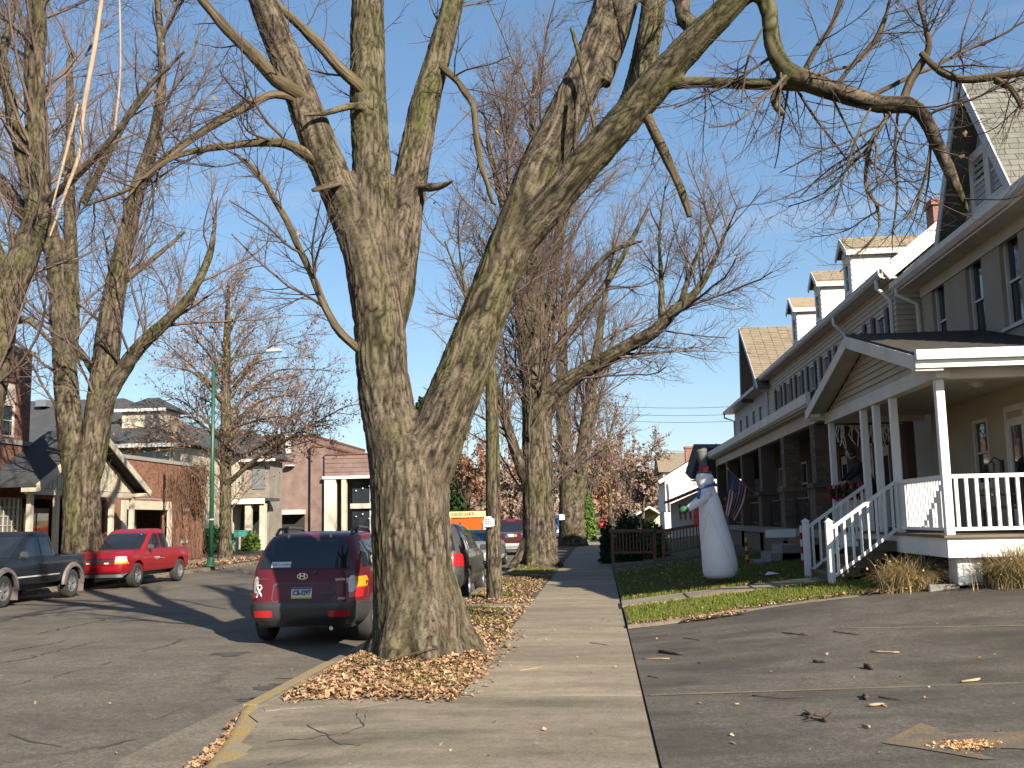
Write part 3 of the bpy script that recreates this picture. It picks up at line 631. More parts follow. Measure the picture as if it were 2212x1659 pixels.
# steps and stair rails
nst = 5; gz = tz(4.1, 20)+.05
for k in range(nst):
    z = gz+(DZ-gz)*(k+1)/(nst+1); x = 4.15+1.15*k/nst
    MB().box(x, 5.26, 19.08, 21.02, gz-.2, z-.04).build('riser', M['deck'], pc); MB().box(x-.03, x+.30, 19.06, 21.04, z-.039, z).build('tread', M['deck'], pc)
for yy in (19.0, 21.1):
    MB().box(4.02, 4.14, yy-.06, yy+.06, gz-.05, gz+1.08).build('newel_post', M['white'], pc, bevel=.006, seg=1)
    MB().add([(4.0, yy-.08, gz+1.08), (4.16, yy-.08, gz+1.08), (4.16, yy+.08, gz+1.08), (4.0, yy+.08, gz+1.08), (4.08, yy, gz+1.15)], [(0, 1, 4), (1, 2, 4), (2, 3, 4), (3, 0, 4), (3, 2, 1, 0)]).build('newel_cap', M['white'], pc)
    a, b = Vector((4.14, yy, gz+.98)), Vector((5.29, yy, DZ+.9)); c, d = Vector((4.14, yy, gz+.12)), Vector((5.29, yy, DZ+.08))
    MB().beam(a, b, .055, .06).build('rail', M['white'], pc); MB().beam(c, d, .055, .05).build('rail', M['white'], pc)
    for i in range(8):
        t = (i+.5)/8; p = c.lerp(d, t); q = a.lerp(b, t); MB().box(p.x-.02, p.x+.02, yy-.02, yy+.02, p.z, q.z).build('baluster', M['white'], pc)
# doors, window and fittings on the porch wall
for (a, b, z0, z1), kind in zip(dh[:2], ('door', 'storm_door')):
    m = MB(); x = W-.02
    for q in ((a, a+.12, z0, z1), (b-.12, b, z0, z1), (a+.12, b-.12, z1-.14, z1), (a+.12, b-.12, z0, z0+.25)): m.box(x, x+.06, *q)
    if kind == 'storm_door': m.box(x+.001, x+.059, a+.12, b-.12, z0+.9, z0+.98)
    dr = m.build(kind, M['trim'], hs)
    MB().box(x+.025, x+.035, a+.12, b-.12, z0+.25, z1-.14).build('pane', M['glass'], dr)
    MB().box(x-.05, x-.002, a+.03, a+.07, z0+.95, z0+1.0).build('handle', M['black'], dr)
    if kind == 'storm_door': MB().box(x+.012, x+.02, a+.12, b-.12, z0+.99, z1-.5).build('curtain', M['blind'], dr)
MB().box(W-.03, W-.001, 17.6, 17.72, 1.34, 3.44).build('door_casing', M['trim'], hs); MB().box(W-.031, W-.001, 18.481, 18.549, 1.34, 3.44).build('door_casing', M['trim'], hs)
MB().box(W-.03, W-.001, 19.3, 19.4, 1.34, 3.44).build('door_casing', M['trim'], hs); MB().box(W-.034, W-.001, 17.6, 19.4, 3.441, 3.55).build('door_casing', M['trim'], hs)
window(hs, W, 20.3, 21.1, 2.15, 3.45, 'trim', 'glass', .06); window(hs, W, 15.9, 16.9, 2.1, 3.4, 'trim', 'glass', .06)
ln = thing('wall_lantern', 'black wall lantern beside the doors on the porch wall', 'lantern', (W-.12, 19.7, 2.45))
MB().box(W-.03, W-.002, 19.64, 19.76, 2.35, 2.6).build('backplate', M['black'], ln); MB().tube([(W-.03, 19.7, 2.58), (W-.15, 19.7, 2.66), (W-.2, 19.7, 2.58)], .012, 6).build('arm', M['black'], ln)
MB().lathe([(.02, 0), (.07, -.04), (.055, -.2), (.02, -.24)], (W-.2, 19.7, 2.58), 8).build('shade', M['glass_l'], ln)
mb_ = thing('mailbox', 'small black mailbox with white dial on the porch wall by the storm door', 'mailbox', (W-.1, 17.4, 2.4))
MB().box(W-.16, W-.002, 17.2, 17.58, 2.25, 2.5).build('box', M['black'], mb_, bevel=.01); MB().prism([(W-.2, 17.18, 2.505), (W-.002, 17.18, 2.505), (W-.002, 17.18, 2.56)], (0, .42, 0)).build('lid', M['black'], mb_)
d_ = MB().lathe([(.06, 0), (.06, .01)], (0, 0, 0), 12).build('dial', M['blind'], mb_, local=True); d_.location = (-.062, 0, -.02); d_.rotation_euler = (0, -math.pi/2, 0)
cl = thing('ceiling_lamp', 'round glass lamp on the porch ceiling above the railing', 'lamp', (6.5, 18.0, BZ+.13)); MB().lathe([(.13, 0), (.13, -.03), (.10, -.07), (.04, -.1), (.01, -.1)], (6.5, 18.0, BZ+.13), 14).build('shade', M['cream'], cl, smooth=True); MB().lathe([(.15, .0), (.15, -.012), (.13, -.012)], (6.5, 18.0, BZ+.129), 14).build('rim', M['trim'], cl)
tb = thing('porch_chair', 'dark wooden porch chair half hidden behind the white railing', 'chair', (6.6, 17.5, DZ))
M['chairwood'] = surf('dark_chair_wood', (.06, .035, .03), .6, .15, 3, 40, .1)
MB().box(6.3, 6.85, 17.25, 17.8, DZ+.38, DZ+.43).build('seat', M['chairwood'], tb); 
for x in (6.33, 6.79):
    for y in (17.28, 17.74): MB().box(x, x+.04, y, y+.04, DZ, DZ+(.38 if x < 6.5 else .95)).build('leg', M['chairwood'], tb)
for i in range(5): MB().box(6.795, 6.825, 17.33+i*.09, 17.37+i*.09, DZ+.45, DZ+.9).build('back_slat', M['chairwood'], tb)
MB().box(6.3, 6.8, 17.24, 17.3, DZ+.6, DZ+.63).build('armrest', M['chairwood'], tb); MB().box(6.3, 6.8, 17.76, 17.82, DZ+.6, DZ+.63).build('armrest', M['chairwood'], tb)

# ------------------------------------------------------------ the row of sided houses with dormers
row = thing('row_houses', 'terrace of beige sided row houses with white dormers and navy shutters', 'row houses', (9, 34, .6))
RW = 7.2
wins = [26.1, 28.25, 30.4, 32.5, 34.65, 36.8, 38.95, 41.05]
hol = [(c-.48, c+.48, 5.05, 6.62) for c in wins]
m = MB(); wall_holes(m, 'x', RW, .2, 24.7, 43.8, 4.35, 7.2, hol); rw = m.build('wall', M['siding'], row)
# clapboard courses
z = 4.4; cw = MB()
while z < 7.15:
    spans = [(24.7, 43.8)]
    if z+.1 > 5.03 and z < 6.64:
        spans = []; a = 24.7
        for h in hol: spans.append((a, h[0]-.42)); a = h[1]+.42
        spans.append((a, 43.8))
    for a, b in spans:
        if z > 6.9 or a < 30: MB().prism([(RW-.002, a, z), (RW-.03, a, z), (RW-.008, a, z+.128), (RW-.002, a, z+.128)], (0, b-a, 0)).build('clapboard', M['siding'], rw)
        else: cw.prism([(RW-.002, a, z), (RW-.03, a, z), (RW-.008, a, z+.128), (RW-.002, a, z+.128)], (0, b-a, 0))
    z += .13
tag(cw.build('clapboards', M['siding'], rw), kind='stuff')
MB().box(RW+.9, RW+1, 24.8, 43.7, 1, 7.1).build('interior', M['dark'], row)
for k, c in enumerate(wins):
    window(row, RW, c-.48, c+.48, 5.05, 6.62, 'trim', 'glass_l', .08, blind=(.35, .6, .5)[k % 3])
    for s0, s1 in ((c-.80, c-.5), (c+.5, c+.80)):
        sh = MB().box(RW-.055, RW-.032, s0, s1, 5.0, 6.66).build('shutter', M['shutter'], row)
        for i in range(2): MB().box(RW-.062, RW-.0555, s0+.05, s1-.05, 5.08+i*.8, 5.8+i*.8).build('louvre_panel', M['shutter'], sh)
# end wall facing the lot, rake and roof
MB().prism([(RW+.2, 24.7, .4), (RW+.2, 24.7, 7.35), (RW+.21, 24.7, 7.38), (11.6, 24.7, 10.85), (16, 24.7, 7.35), (16, 24.7, .4)], (0, .2, 0)).build('end_wall', M['siding_w'], row)
z = 4.4
while z < 7.2: MB().prism([(RW, 24.695, z), (RW, 24.665, z), (RW, 24.688, z+.128), (RW, 24.695, z+.128)], (1.2, 0, 0)).build('clapboard', M['siding'], row); z += .13
MB().beam((6.95, 24.62, 7.32), (11.6, 24.62, 11.0), .16, .34).build('rake_board', M['siding_w'], row)
m = MB(); roof_slab(m, (6.86, 24.55, 7.44), (6.86, 43.9, 7.44), (11.6, 43.9, 11.2), (11.6, 24.55, 11.2)); roof_slab(m, (16.3, 24.55, 7.44), (16.3, 43.9, 7.44), (11.6, 43.9, 11.2), (11.6, 24.55, 11.2)); m.build('roof', M['shingle_t'], row)
MB().box(6.9, RW+.02, 24.6, 43.85, 7.22, 7.26).build('soffit', M['trim'], row)
m = MB(); m.prism([(6.78, 24.55, 7.30), (6.78, 24.55, 7.43), (6.81, 24.55, 7.435), (6.82, 24.55, 7.33), (6.9, 24.55, 7.33), (6.9, 24.55, 7.23), (6.83, 24.55, 7.23)], (0, 19.3, 0)); m.build('gutter', M['gutter'], row)
for y0 in (24.95, 29.6, 43.5):
    MB().tube([(6.84, y0, 7.26), (6.84, y0, 7.06), (7.0, y0, 6.9), (RW-.06, y0, 6.74), (RW-.06, y0, 4.6)], .05, 8).build('downspout', M['white'], row, smooth=True)
for yc in (30.2, 34.3, 38.5):
    x0 = 7.46; a, b = yc-.46, yc+.46; zr = 9.74; ze = 9.28
    dm = MB(); wall_holes(dm, 'x', x0, .12, a, b, 7.6, 9.16, [(a+.2, b-.2, 8.05, 8.95)]); dm = dm.build('dormer', M['siding_w'], row)
    for yy in (a, b-.1): MB().prism([(x0+.12, yy, 7.6), (x0+.12, yy, 9.16), (9.4, yy, 9.16)], (0, .1, 0)).build('dormer_side', M['siding_w'], dm)
    z = 7.9
    while z < 9.05:
        xe = min(9.6, 6.86+(z-7.44)/.793+.3); MB().prism([(x0+.02, a-.002, z), (x0+.02, a-.026, z), (x0+.02, a-.006, z+.148), (x0+.02, a-.002, z+.148)], (xe-x0, 0, 0)).build('clapboard', M['siding_w'], dm); z += .15
    MB().prism([(x0-.03, a, 9.16), (x0-.03, b, 9.16), (x0-.03, yc, zr-.1)], (.1, 0, 0)).build('dormer_gable', M['siding_w'], dm)
    r = MB(); roof_slab(r, (x0-.16, a-.17, ze), (10.4, a-.17, ze), (10.4, yc, zr), (x0-.16, yc, zr), .06); roof_slab(r, (x0-.16, b+.17, ze), (10.4, b+.17, ze), (10.4, yc, zr+.001), (x0-.16, yc, zr+.001), .06)
    r = r.build('dormer_roof', M['shingle_t'], dm)
    if yc < 36: shingle_tabs(r, (x0-.16, a-.17, ze), (10.2, a-.17, ze), (x0-.16, yc, zr), (10.2, yc, zr), M['shingle_t'], .16, .38)
    MB().box(x0-.15, 10, a-.19, a-.15, ze-.2, ze-.06).build('dormer_fascia', M['white'], dm)
    MB().box(x0-.15, x0, a-.15, a-.02, ze-.2, ze-.17).build('eave_return', M['white'], dm)
    for s, yb in ((-1, a-.17), (1, b+.17)): MB().beam((x0-.17, yb, ze-.1), (x0-.17, yc, zr-.1), .03, .16).build('rake_board', M['white'], dm)
    window(dm, x0, a+.2, b-.2, 8.05, 8.95, 'white', 'glass', .04)
ch = thing('chimney', 'short red brick chimney poking above the row house roof', 'chimney', (8.8, 26, 8.2))
b1 = brickmat('chimney_brick', (.30, .11, .065), (.2, .075, .05), (.25, .19, .15), 3.4)
MB().box(8.55, 9.07, 25.7, 26.25, 7.6, 9.3).build('shaft', b1, ch); MB().box(8.5, 9.12, 25.65, 26.3, 9.301, 9.42).build('cap', b1, ch); MB().box(8.55, 8.69, 25.7, 26.25, 9.421, 9.5).build('crown', b1, ch); MB().box(8.93, 9.07, 25.7, 26.25, 9.421, 9.5).build('crown', b1, ch)
# end house with a broad roof slope
eh = thing('end_house', 'grey gabled house with broad tan shingle roof at the far end of the row', 'house', (9, 50.5, .6))
ew = [46.0, 48.0, 50.2, 52.4]
m = MB(); wall_holes(m, 'x', RW+.02, .2, 43.85, 54.6, 4.3, 7.1, [(c-.45, c+.45, 5.1, 6.5) for c in ew]); m.build('wall', M['siding_g'], eh)
MB().box(RW+.6, RW+.7, 43.9, 54.5, 1, 7).build('interior', M['dark'], eh)
for c in ew: window(eh, RW+.02, c-.45, c+.45, 5.1, 6.5, 'cream', 'glass_l', .06, blind=.5)
MB().box(RW+.22, 15, 54.4, 54.6, .4, 7.1).build('side_wall', M['siding_g'], eh)
ya, zt, yn, yf, zb = 47.5, 10.3, 42.9, 48.0, 6.95
m = MB(); roof_slab(m, (6.7, yn, zb), (6.7, ya, zt), (14, ya, zt), (14, yn, zb)); roof_slab(m, (6.7, yf, zb), (6.7, ya, zt+.002), (14, ya, zt+.002), (14, yf, zb)); er = m.build('roof', M['shingle_t'], eh)
st = MB(); e0, r0 = Vector((6.7, yn, zb)), Vector((6.7, ya, zt)); up = (r0-e0); n_ = 34; nv = Vector((0, -(zt-zb), ya-yn)).normalized()
for i in range(n_):
    a = e0+up*(i/n_)+nv*.004; b = e0+up*((i+1)/n_)+nv*.004; x = 0
    while x < 7.2:
        wd = .42; h = random.uniform(.012, .035); p = [a+Vector((x, 0, 0)), a+Vector((x+wd-.03, 0, 0)), b+Vector((x+wd-.03, 0, 0)), b+Vector((x, 0, 0))]
        st.add([p[0]+nv*h, p[1]+nv*h, p[2], p[3], p[0], p[1]], [(0, 1, 2, 3), (4, 5, 1, 0)]); x += wd
tag(st.build('shingles', M['shingle_t'], er), kind='stuff')
MB().prism([(RW, yn+.4, 7.1), (RW, yf-.4, 7.1), (RW, ya, zt-.3)], (.15, 0, 0)).build('gable_wall', M['siding_g'], eh)
for b0 in (yn, yf): MB().beam((6.67, b0, zb-.06), (6.67, ya, zt-.06), .03, .2).build('rake_board', M['gutter'], eh)
MB().box(6.65, 6.8, 43.9, 55, 6.98, 7.12).build('gutter', M['gutter'], eh)
MB().box(6.8, RW+.03, 43.9, 55, 7.0, 7.04).build('soffit', M['trim'], eh)
MB().tube([(6.72, 54.9, 7.0), (6.72, 54.9, 6.8), (RW, 54.7, 6.6), (RW, 54.7, 4)], .05, 6).build('downspout', M['gutter'], eh)
# ---- long front porch of the row
rp = thing('row_porch', 'long dark brick pillared porch along the row houses', 'porch', (6, 35, .6))
PF = 5.0
m = MB(); roof_slab(m, (PF, 24.42, 4.52), (PF, 46.6, 4.52), (RW-.01, 46.6, 5.0), (RW-.01, 24.42, 5.0), .1); m.build('roof', M['shingle_d'], rp)
MB().prism([(PF-.05, 24.40, 4.20), (PF-.11, 24.40, 4.27), (PF-.11, 24.40, 4.50), (PF, 24.40, 4.535), (PF+.0, 24.40, 4.2)], (0, 22.2, 0)).build('gutter', M['trim'], rp)
MB().box(PF+.02, PF+.3, 24.5, 46.5, 4.17, 4.2).build('soffit', M['trim'], rp)
MB().box(PF+.22, PF+.42, 24.5, 46.5, 3.86, 4.165).build('beam', M['siding'], rp)
MB().box(PF+.43, RW-.01, 24.5, 46.5, 4.12, 4.16).build('ceiling', M['brown'], rp)
MB().box(PF+.1, RW-.01, 24.5, 46.5, 1.12, 1.3).build('floor', M['concrete'], rp)
MB().box(PF+.15, PF+.35, 24.5, 46.5, .3, 1.119).build('foundation', M['bsmall'], rp)
wb = brickmat('porch_brick', (.13, .075, .05), (.10, .068, .045), (.11, .093, .075), 3.2)
hb = []
for u in range(5): c = 25.2+u*4.35; hb += [(c+1.0, c+1.9, 1.31, 3.4), (c+2.5, c+3.7, 2.0, 3.5)]
m = MB(); wall_holes(m, 'x', RW-.001, .2, 24.7, 46.5, 1.25, 4.12, hb); m.build('front_wall', wb, rp)
for i, (a, b, c, d) in enumerate(hb):
    if i % 2: window(rp, RW, a, b, c, d, 'trim', 'glass', .05)
    else:
        dr = MB().box(RW+.03, RW+.08, a+.06, b-.06, c, d-.05).build('door', M['trim'], rp); MB().box(RW+.02, RW+.029, a+.2, b-.2, c+.9, d-.3).build('pane', M['glass'], dr); MB().box(RW-.02, RW+.029, a+.1, a+.14, c+1.0, c+1.05).build('handle', M['black'], dr)
MB().box(RW-.04, RW-.003, 25.1, 25.5, 2.0, 3.75).build('shutter', M['trim'], rp)
# pillars of separate bricks
ys = [25.2, 29.35, 33.6, 38.0, 42.4, 46.0]
for k, y0 in enumerate(ys):
    wX, wY = .46, .56
    for (za, zb_, ex) in ((.5, 2.35, .14), (2.35, 3.86, 0)):
        core = MB().box(PF+.2-ex/2+.02, PF+.2+wX+ex/2-.02, y0-ex/2+.02, y0+wY+ex/2-.02, za, zb_).build('pillar', M['mortar'] if k < 2 else wb, rp)
        if k >= 2: continue
        xa, xb, ya_, yb_ = PF+.2-ex/2, PF+.2+wX+ex/2, y0-ex/2, y0+wY+ex/2
        z = za if za > 1 else .95; r = 0
        while z < zb_-.05:
            h = random.choice((.065, .065, .13)); h = min(h, zb_-z-.01)
            x = xa-(.06 if r % 2 else 0)
            while x < xb-.02:
                L = random.choice((.2, .2, .1, .3)); a, b = max(x, xa), min(x+L, xb)
                if b-a > .03: piece('brick', round(a, 2), round(b, 2)-.012, ya_, ya_+.03, z, z+h-.012, M['bsmall'], core)
                x += L
            y = ya_+.03-(.05 if r % 2 else 0)
            while y < yb_-.02:
                L = random.choice((.2, .2, .3)); a, b = max(y, ya_+.031), min(y+L, yb_)
                if b-a > .03: piece('brick', xa, xa+.03, round(a, 2), round(b, 2)-.012, z, z+h-.012, M['bsmall'], core)
                y += L
            z += h; r += 1
    MB().box(PF+.2-.12, PF+.2+wX+.12, y0-.12, y0+wY+.12, 2.3, 2.42).build('pillar_cap', M['bsmall'], rp, bevel=.01)
for a, b in zip(ys[:-1], ys[1:]):
    MB().box(PF+.4, PF+.43, a+.6, b-.05, 2.08, 2.12).build('rail', M['black'], rp); MB().box(PF+.4, PF+.43, a+.6, b-.05, 1.38, 1.41).build('rail', M['black'], rp)
    y = a+.72
    while y < b-.1: piece('baluster', PF+.405, PF+.425, y, y+.02, 1.411, 2.079, M['black'], rp); y += .14
for k, (za, xx) in enumerate(((.9, 4.6), (.7, 4.3), (.5, 4.0))): MB().box(xx, PF+.1, 27.0, 28.6, .2, za).build('step', M['concrete'], rp)
MB().box(4.2, 4.95, 26.9, 26.98, 1.1, 1.3).build('step_wall', M['white'], rp)
# ---- houses farther down on the right
wh = thing('white_house', 'white sided house with gable end beyond the row, above the striped awning', 'house', (9, 66, .4))
pw = [at(1438, 1105, 68), at(1440, 1035, 68), at(1520, 985, 68), at(1640, 985, 68), at(1640, 1105, 68)]
MB().prism([(p.x, p.y, max(.3, p.z)) for p in pw], (0, 9, 0)).build('wall', M['siding_w'], wh)
z = pw[0].z
cl_ = MB()
while z < 5.4: cl_.box(pw[0].x+.02+max(0, (z-pw[1].z))*1.5, pw[3].x, 67.97, 67.998, z, z+.14); z += .16
tag(cl_.build('clapboards', M['siding_w'], wh), kind='stuff')
a, b = pw[1], pw[2]; d = (b-a).normalized(); MB().beam(a-d*.6+Vector((0, -.15, .1)), b+d*1.0+Vector((0, -.15, .1)), .3, .22).build('rake_board', M['white'], wh)
MB().beam(a-d*.6+Vector((0, 4.5, .25)), b+d*1.0+Vector((0, 4.5, .25)), 9.4, .1).build('roof', M['shingle_d'], wh)
p = at(1500, 1030, 67.9); window_m = MB().box(p.x, p.x+.9, 67.9, 67.99, p.z-.5, p.z+.9).build('window', M['trim'], wh); MB().box(p.x+.1, p.x+.8, 67.885, 67.899, p.z-.4, p.z+.8).build('pane', M['glass'], window_m)
MB().tube([at(1448, 1040, 67.7), at(1450, 1060, 67.7), at(1452, 1100, 67.7)], .07, 6).build('downspout', M['white'], wh)
p = at(1490, 985, 75); wc = thing('chimney', 'far brick chimney rising behind the white gable', 'chimney', p); MB().box(p.x-.3, p.x+.5, 75, 75.8, p.z-2.5, p.z+.55).build('shaft', b1, wc); MB().box(p.x-.36, p.x+.56, 74.94, 75.86, p.z+.551, p.z+.7).build('cap', b1, wc)
fh = thing('far_house', 'pale house with brown roof far beyond the bare garden tree', 'house', at(1450, 1000, 95))
p = [at(1432, 1020, 95), at(1500, 1020, 95)]; MB().box(p[0].x, p[1].x+3, 95, 103, .2, p[0].z).build('wall', M['siding_w'], fh); MB().prism([(p[0].x-.4, 94.6, p[0].z), (p[0].x-.4, 103.4, p[0].z), (p[0].x-.4, 99, p[0].z+2.0)], (9, 0, 0)).build('roof', M['shingle_t'], fh)
MB().box(p[0].x+.8, p[0].x+1.6, 94.95, 94.99, p[0].z-1.6, p[0].z-.4).build('window', M['glass'], fh)
aw = thing('awning_porch', 'low white porch with sloping red edged roof and striped awning', 'porch', at(1480, 1110, 60))
a, b = at(1440, 1085, 60), at(1535, 1045, 60); MB().beam(a, b, 5, .14).build('roof', surf('red_roof_edge', (.30, .07, .05), .7, .1, 3, 40, .05), aw)
w0, w1 = at(1450, 1130, 60.5), at(1535, 1130, 60.5); MB().prism([(w0.x, 60.5, .3), (w1.x, 60.5, .3), (w1.x, 60.5, b.z-.15), (w0.x, 60.5, a.z-.1)], (0, .2, 0)).build('wall', M['siding_w'], aw)
rs = surf('awning_red', (.42, .10, .06), .7, .05, 3, 40, .03); 
a0 = at(1465, 1090, 59.8)
for i in range(8):
    x = a0.x+i*.14; MB().prism([(x, 59.8, a0.z), (x+.135, 59.8, a0.z), (x+.135, 59.2, a0.z-.85), (x, 59.2, a0.z-.85)], (0, -.02, 0)).build('awning_stripe', rs if i % 2 == 0 else M['white'], aw)
dk = thing('dark_roofed_porch', 'dark grey hipped porch roof with pale gutter behind the snowman', 'porch', at(1540, 1000, 48))
p = [at(1492, 1035, 47.5), at(1512, 968, 47.5), at(1640, 968, 47.5), at(1640, 1035, 47.5)]
MB().prism(p, (0, 3, .4)).build('roof', M['shingle_k'], dk); a = at(1560, 1048, 47.2); b = at(1640, 1048, 47.2)
MB().box(at(1530, 1040, 47.2).x, b.x, 47.1, 47.3, a.z-.06, a.z+.08).build('gutter', M['gutter'], dk); q = at(1590, 1060, 47.4); MB().box(q.x, q.x+.3, 47.4, 47.7, .3, q.z+.2).build('post', M['white'], dk)
yh = thing('yellow_house', 'low cream house with shallow gable far down the street', 'house', at(1400, 1110, 120)); p = at(1370, 1112, 120); q = at(1425, 1112, 120); r = at(1397, 1098, 120)
MB().prism([(p.x, 120, .2), (q.x, 120, .2), (q.x, 120, p.z), (r.x, 120, r.z), (p.x, 120, p.z)], (0, 6, 0)).build('wall', M['cream'], yh)
for s in (p, q): MB().beam((s.x, 120, s.z), (r.x, 120, r.z+.1), 13, .2).build('roof', M['trim'], yh)
# ------------------------------------------------------------ left side: brick shop with gabled entry
bb = thing('brick_shop', 'low red brick building with white gabled entry and open garage bay', 'building', (-24, 42, 0))
BX = -21.0
hol = [(44.2, 48.6, -.1, 2.55), (50.4, 51.1, 1.0, 2.45), (34.0, 42.3, -.1, 2.85), (28, 33.2, -.1, 3.0)]
m = MB(); wall_holes(m, 'x', BX, -.35, 14, 53.2, -.2, 4.75, hol); m.build('wall', M['brickred'], bb)
MB().box(BX-9, BX-.36, 52.85, 53.199, -.2, 4.75).build('side_wall', M['brickred'], bb)
MB().box(BX-.42, BX+.06, 13.9, 53.3, 4.751, 4.92).build('coping', M['concrete'], bb)
MB().box(BX-9.2, BX-8.9, 14, 53.2, -.2, 3.8).build('back_wall', M['dark'], bb); MB().box(BX-9, BX-.37, 14, 53, 4.2, 4.35).build('flat_roof', M['shingle_k'], bb); MB().box(BX-9, BX-.37, 14, 53, -.1, .03).build('floor', M['concrete'], bb)
# tall block
M['wcream'] = surf('boarded_window_panel', (.62, .53, .42), .7, .06, 2, 40, .04)
m = MB(); wall_holes(m, 'x', BX+.02, -.35, 20, 36.2, 4.925, 8.15, [(34.5, 35.35, 5.0, 7.0)]); m.build('upper_wall', M['brickred'], bb); MB().box(BX-8, BX-.331, 35.85, 36.199, 4.925, 8.15).build('upper_side_wall', M['brickred'], bb)
MB().box(BX-.42, BX+.08, 19.9, 36.3, 8.151, 8.3).build('coping', M['concrete'], bb)
w = window(bb, BX+.02, 34.5, 35.35, 5.0, 6.2, 'trim', 'glass', .15, side=1, sill=False); MB().box(BX-.12, BX-.06, 34.5, 35.35, 6.21, 7.0).build('panel', M['wcream'], bb)
# pale panels left of the entry
MB().box(BX-.3, BX-.05, 28, 33.2, -.1, 3.0).build('panel', M['cream'], bb)
# gabled entry
GX = -19.4
ent = MB().prism([(GX, 33.4, 3.12), (GX, 41.7, 3.12), (GX, 37.5, 5.15)], (-.12, 0, 0)).build('entry_gable', M['cream'], bb)
y = 33.9
while y < 41.4:
    zt_ = 3.12+(5.15-3.12)*(1-abs(y-37.5)/4.2)-.12
    if zt_ > 3.2: MB().box(GX+.002, GX+.018, y, y+.025, 3.14, zt_).build('batten', M['cream'], ent)
    y += .3
m = MB(); roof_slab(m, (GX+.55, 33.1, 3.22), (GX+.55, 37.5, 5.42), (BX, 37.5, 5.42), (BX, 33.1, 3.22), .1); roof_slab(m, (GX+.55, 41.9, 3.22), (GX+.55, 37.5, 5.421), (BX, 37.5, 5.421), (BX, 41.9, 3.22), .1); m.build('entry_roof', M['shingle_k'], bb)
for b0 in (33.1, 41.9): MB().beam((GX+.57, b0, 3.08), (GX+.57, 37.5, 5.28), .05, .26).build('rake_board', M['cream'], bb); MB().box(GX, GX+.54, b0-(.0 if b0 < 35 else .5), b0+(.5 if b0 < 35 else 0), 2.96, 3.1).build('eave_return', M['cream'], bb)
MB().box(GX-.12, GX+.01, 33.5, 41.6, 2.9, 3.1).build('header', M['cream'], bb)
for y in (33.7, 35.4, 39.6, 41.4): MB().box(GX-.14, GX+.02, y, y+.2, 0, 2.9).build('post', M['cream'], bb)
for a, b in ((34.0, 35.35), (39.9, 41.3)):
    m = MB()
    for i in range(6): yy = a+(b-a)*i/5; m.box(BX+.3, BX+.33, yy-.02, yy+.02, .6, 2.8)
    for i in range(8): zz = .6+2.2*i/7; m.box(BX+.302, BX+.328, a, b, zz-.02, zz+.02)
    g_ = m.build('window_grid', M['cream'], bb); MB().box(BX+.28, BX+.29, a, b, .6, 2.8).build('pane', M['glass_l'], g_)
MB().box(BX-.2, BX+.27, 34.0, 42.3, -.1, .55).build('entry_base', M['brickred'], bb)
dr = MB().box(BX-.3, BX-.2, 36.3, 38.2, 0, 2.5).build('door', M['black'], bb); MB().box(BX-.19, BX-.18, 36.4, 37.2, .3, 2.3).build('pane', M['glass'], dr); MB().box(BX-.19, BX-.18, 37.3, 38.1, .3, 2.3).build('pane', M['glass'], dr)
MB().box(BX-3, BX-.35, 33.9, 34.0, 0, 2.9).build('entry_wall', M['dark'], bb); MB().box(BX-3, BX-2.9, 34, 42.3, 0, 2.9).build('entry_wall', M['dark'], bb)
# garage surround, door half open, small window, sill, house number
MB().box(BX-.1, BX+.06, 43.75, 44.2, 0, 2.9).build('garage_trim', M['cream'], bb); MB().box(BX-.1, BX+.06, 48.6, 49.05, 0, 2.9).build('garage_trim', M['cream'], bb); MB().box(BX-.1, BX+.058, 44.2, 48.6, 2.5, 2.9).build('garage_trim', M['cream'], bb)
M['gdoor'] = surf('grey_garage_door', (.14, .15, .16), .6, .1, 3, 40, .05)
gd = MB().box(BX-.9, BX-.8, 44.2, 47.0, 0, 2.5).build('garage_door', M['gdoor'], bb)
for i in range(6): MB().box(BX-.795, BX-.79, 44.2, 47.0, .1+i*.4, .12+i*.4).build('groove', M['black'], gd)
MB().box(BX-.3, BX-.25, 50.4, 51.1, 1.0, 2.45).build('window', M['glass'], bb); MB().box(BX-.2, BX+.05, 50.35, 51.15, .85, .999).build('sill', M['concrete'], bb); MB().box(BX-.2, BX+.05, 50.35, 51.15, 2.451, 2.6).build('lintel', M['concrete'], bb)
for i in range(12): MB().box(BX+.001, BX+.012, 44.9+i*.28, 45.12+i*.28, 2.93+.05*math.sin(i*.26), 3.0+.05*math.sin(i*.26)).build('arch_brick', M['concrete'], bb)
# bare ivy on the brick
iv = thing('bare_ivy', 'brown leafless ivy hanging over the right end of the brick wall', 'ivy', (BX+.05, 51, 0))
M['ivy'] = surf('dry_vine', (.12, .065, .035), .95, .3, 4, 40, .1)
m = MB()
for i in range(240):
    y = random.gauss(51.0, 1.6); y = min(53.1, max(46.6, y)); z = random.uniform(3.6, 4.95) if random.random() < .6 else random.uniform(.3, 4.7); pts = [(BX+.04, y, z)]
    for k in range(random.randint(3, 7)): pts.append((BX+random.uniform(.02, .16), pts[-1][1]+random.gauss(0, .12), max(.05, pts[-1][2]-random.uniform(.15, .45))))
    m.tube(pts, random.uniform(.008, .016), 3, False)
m.build('vines', M['ivy'], iv)
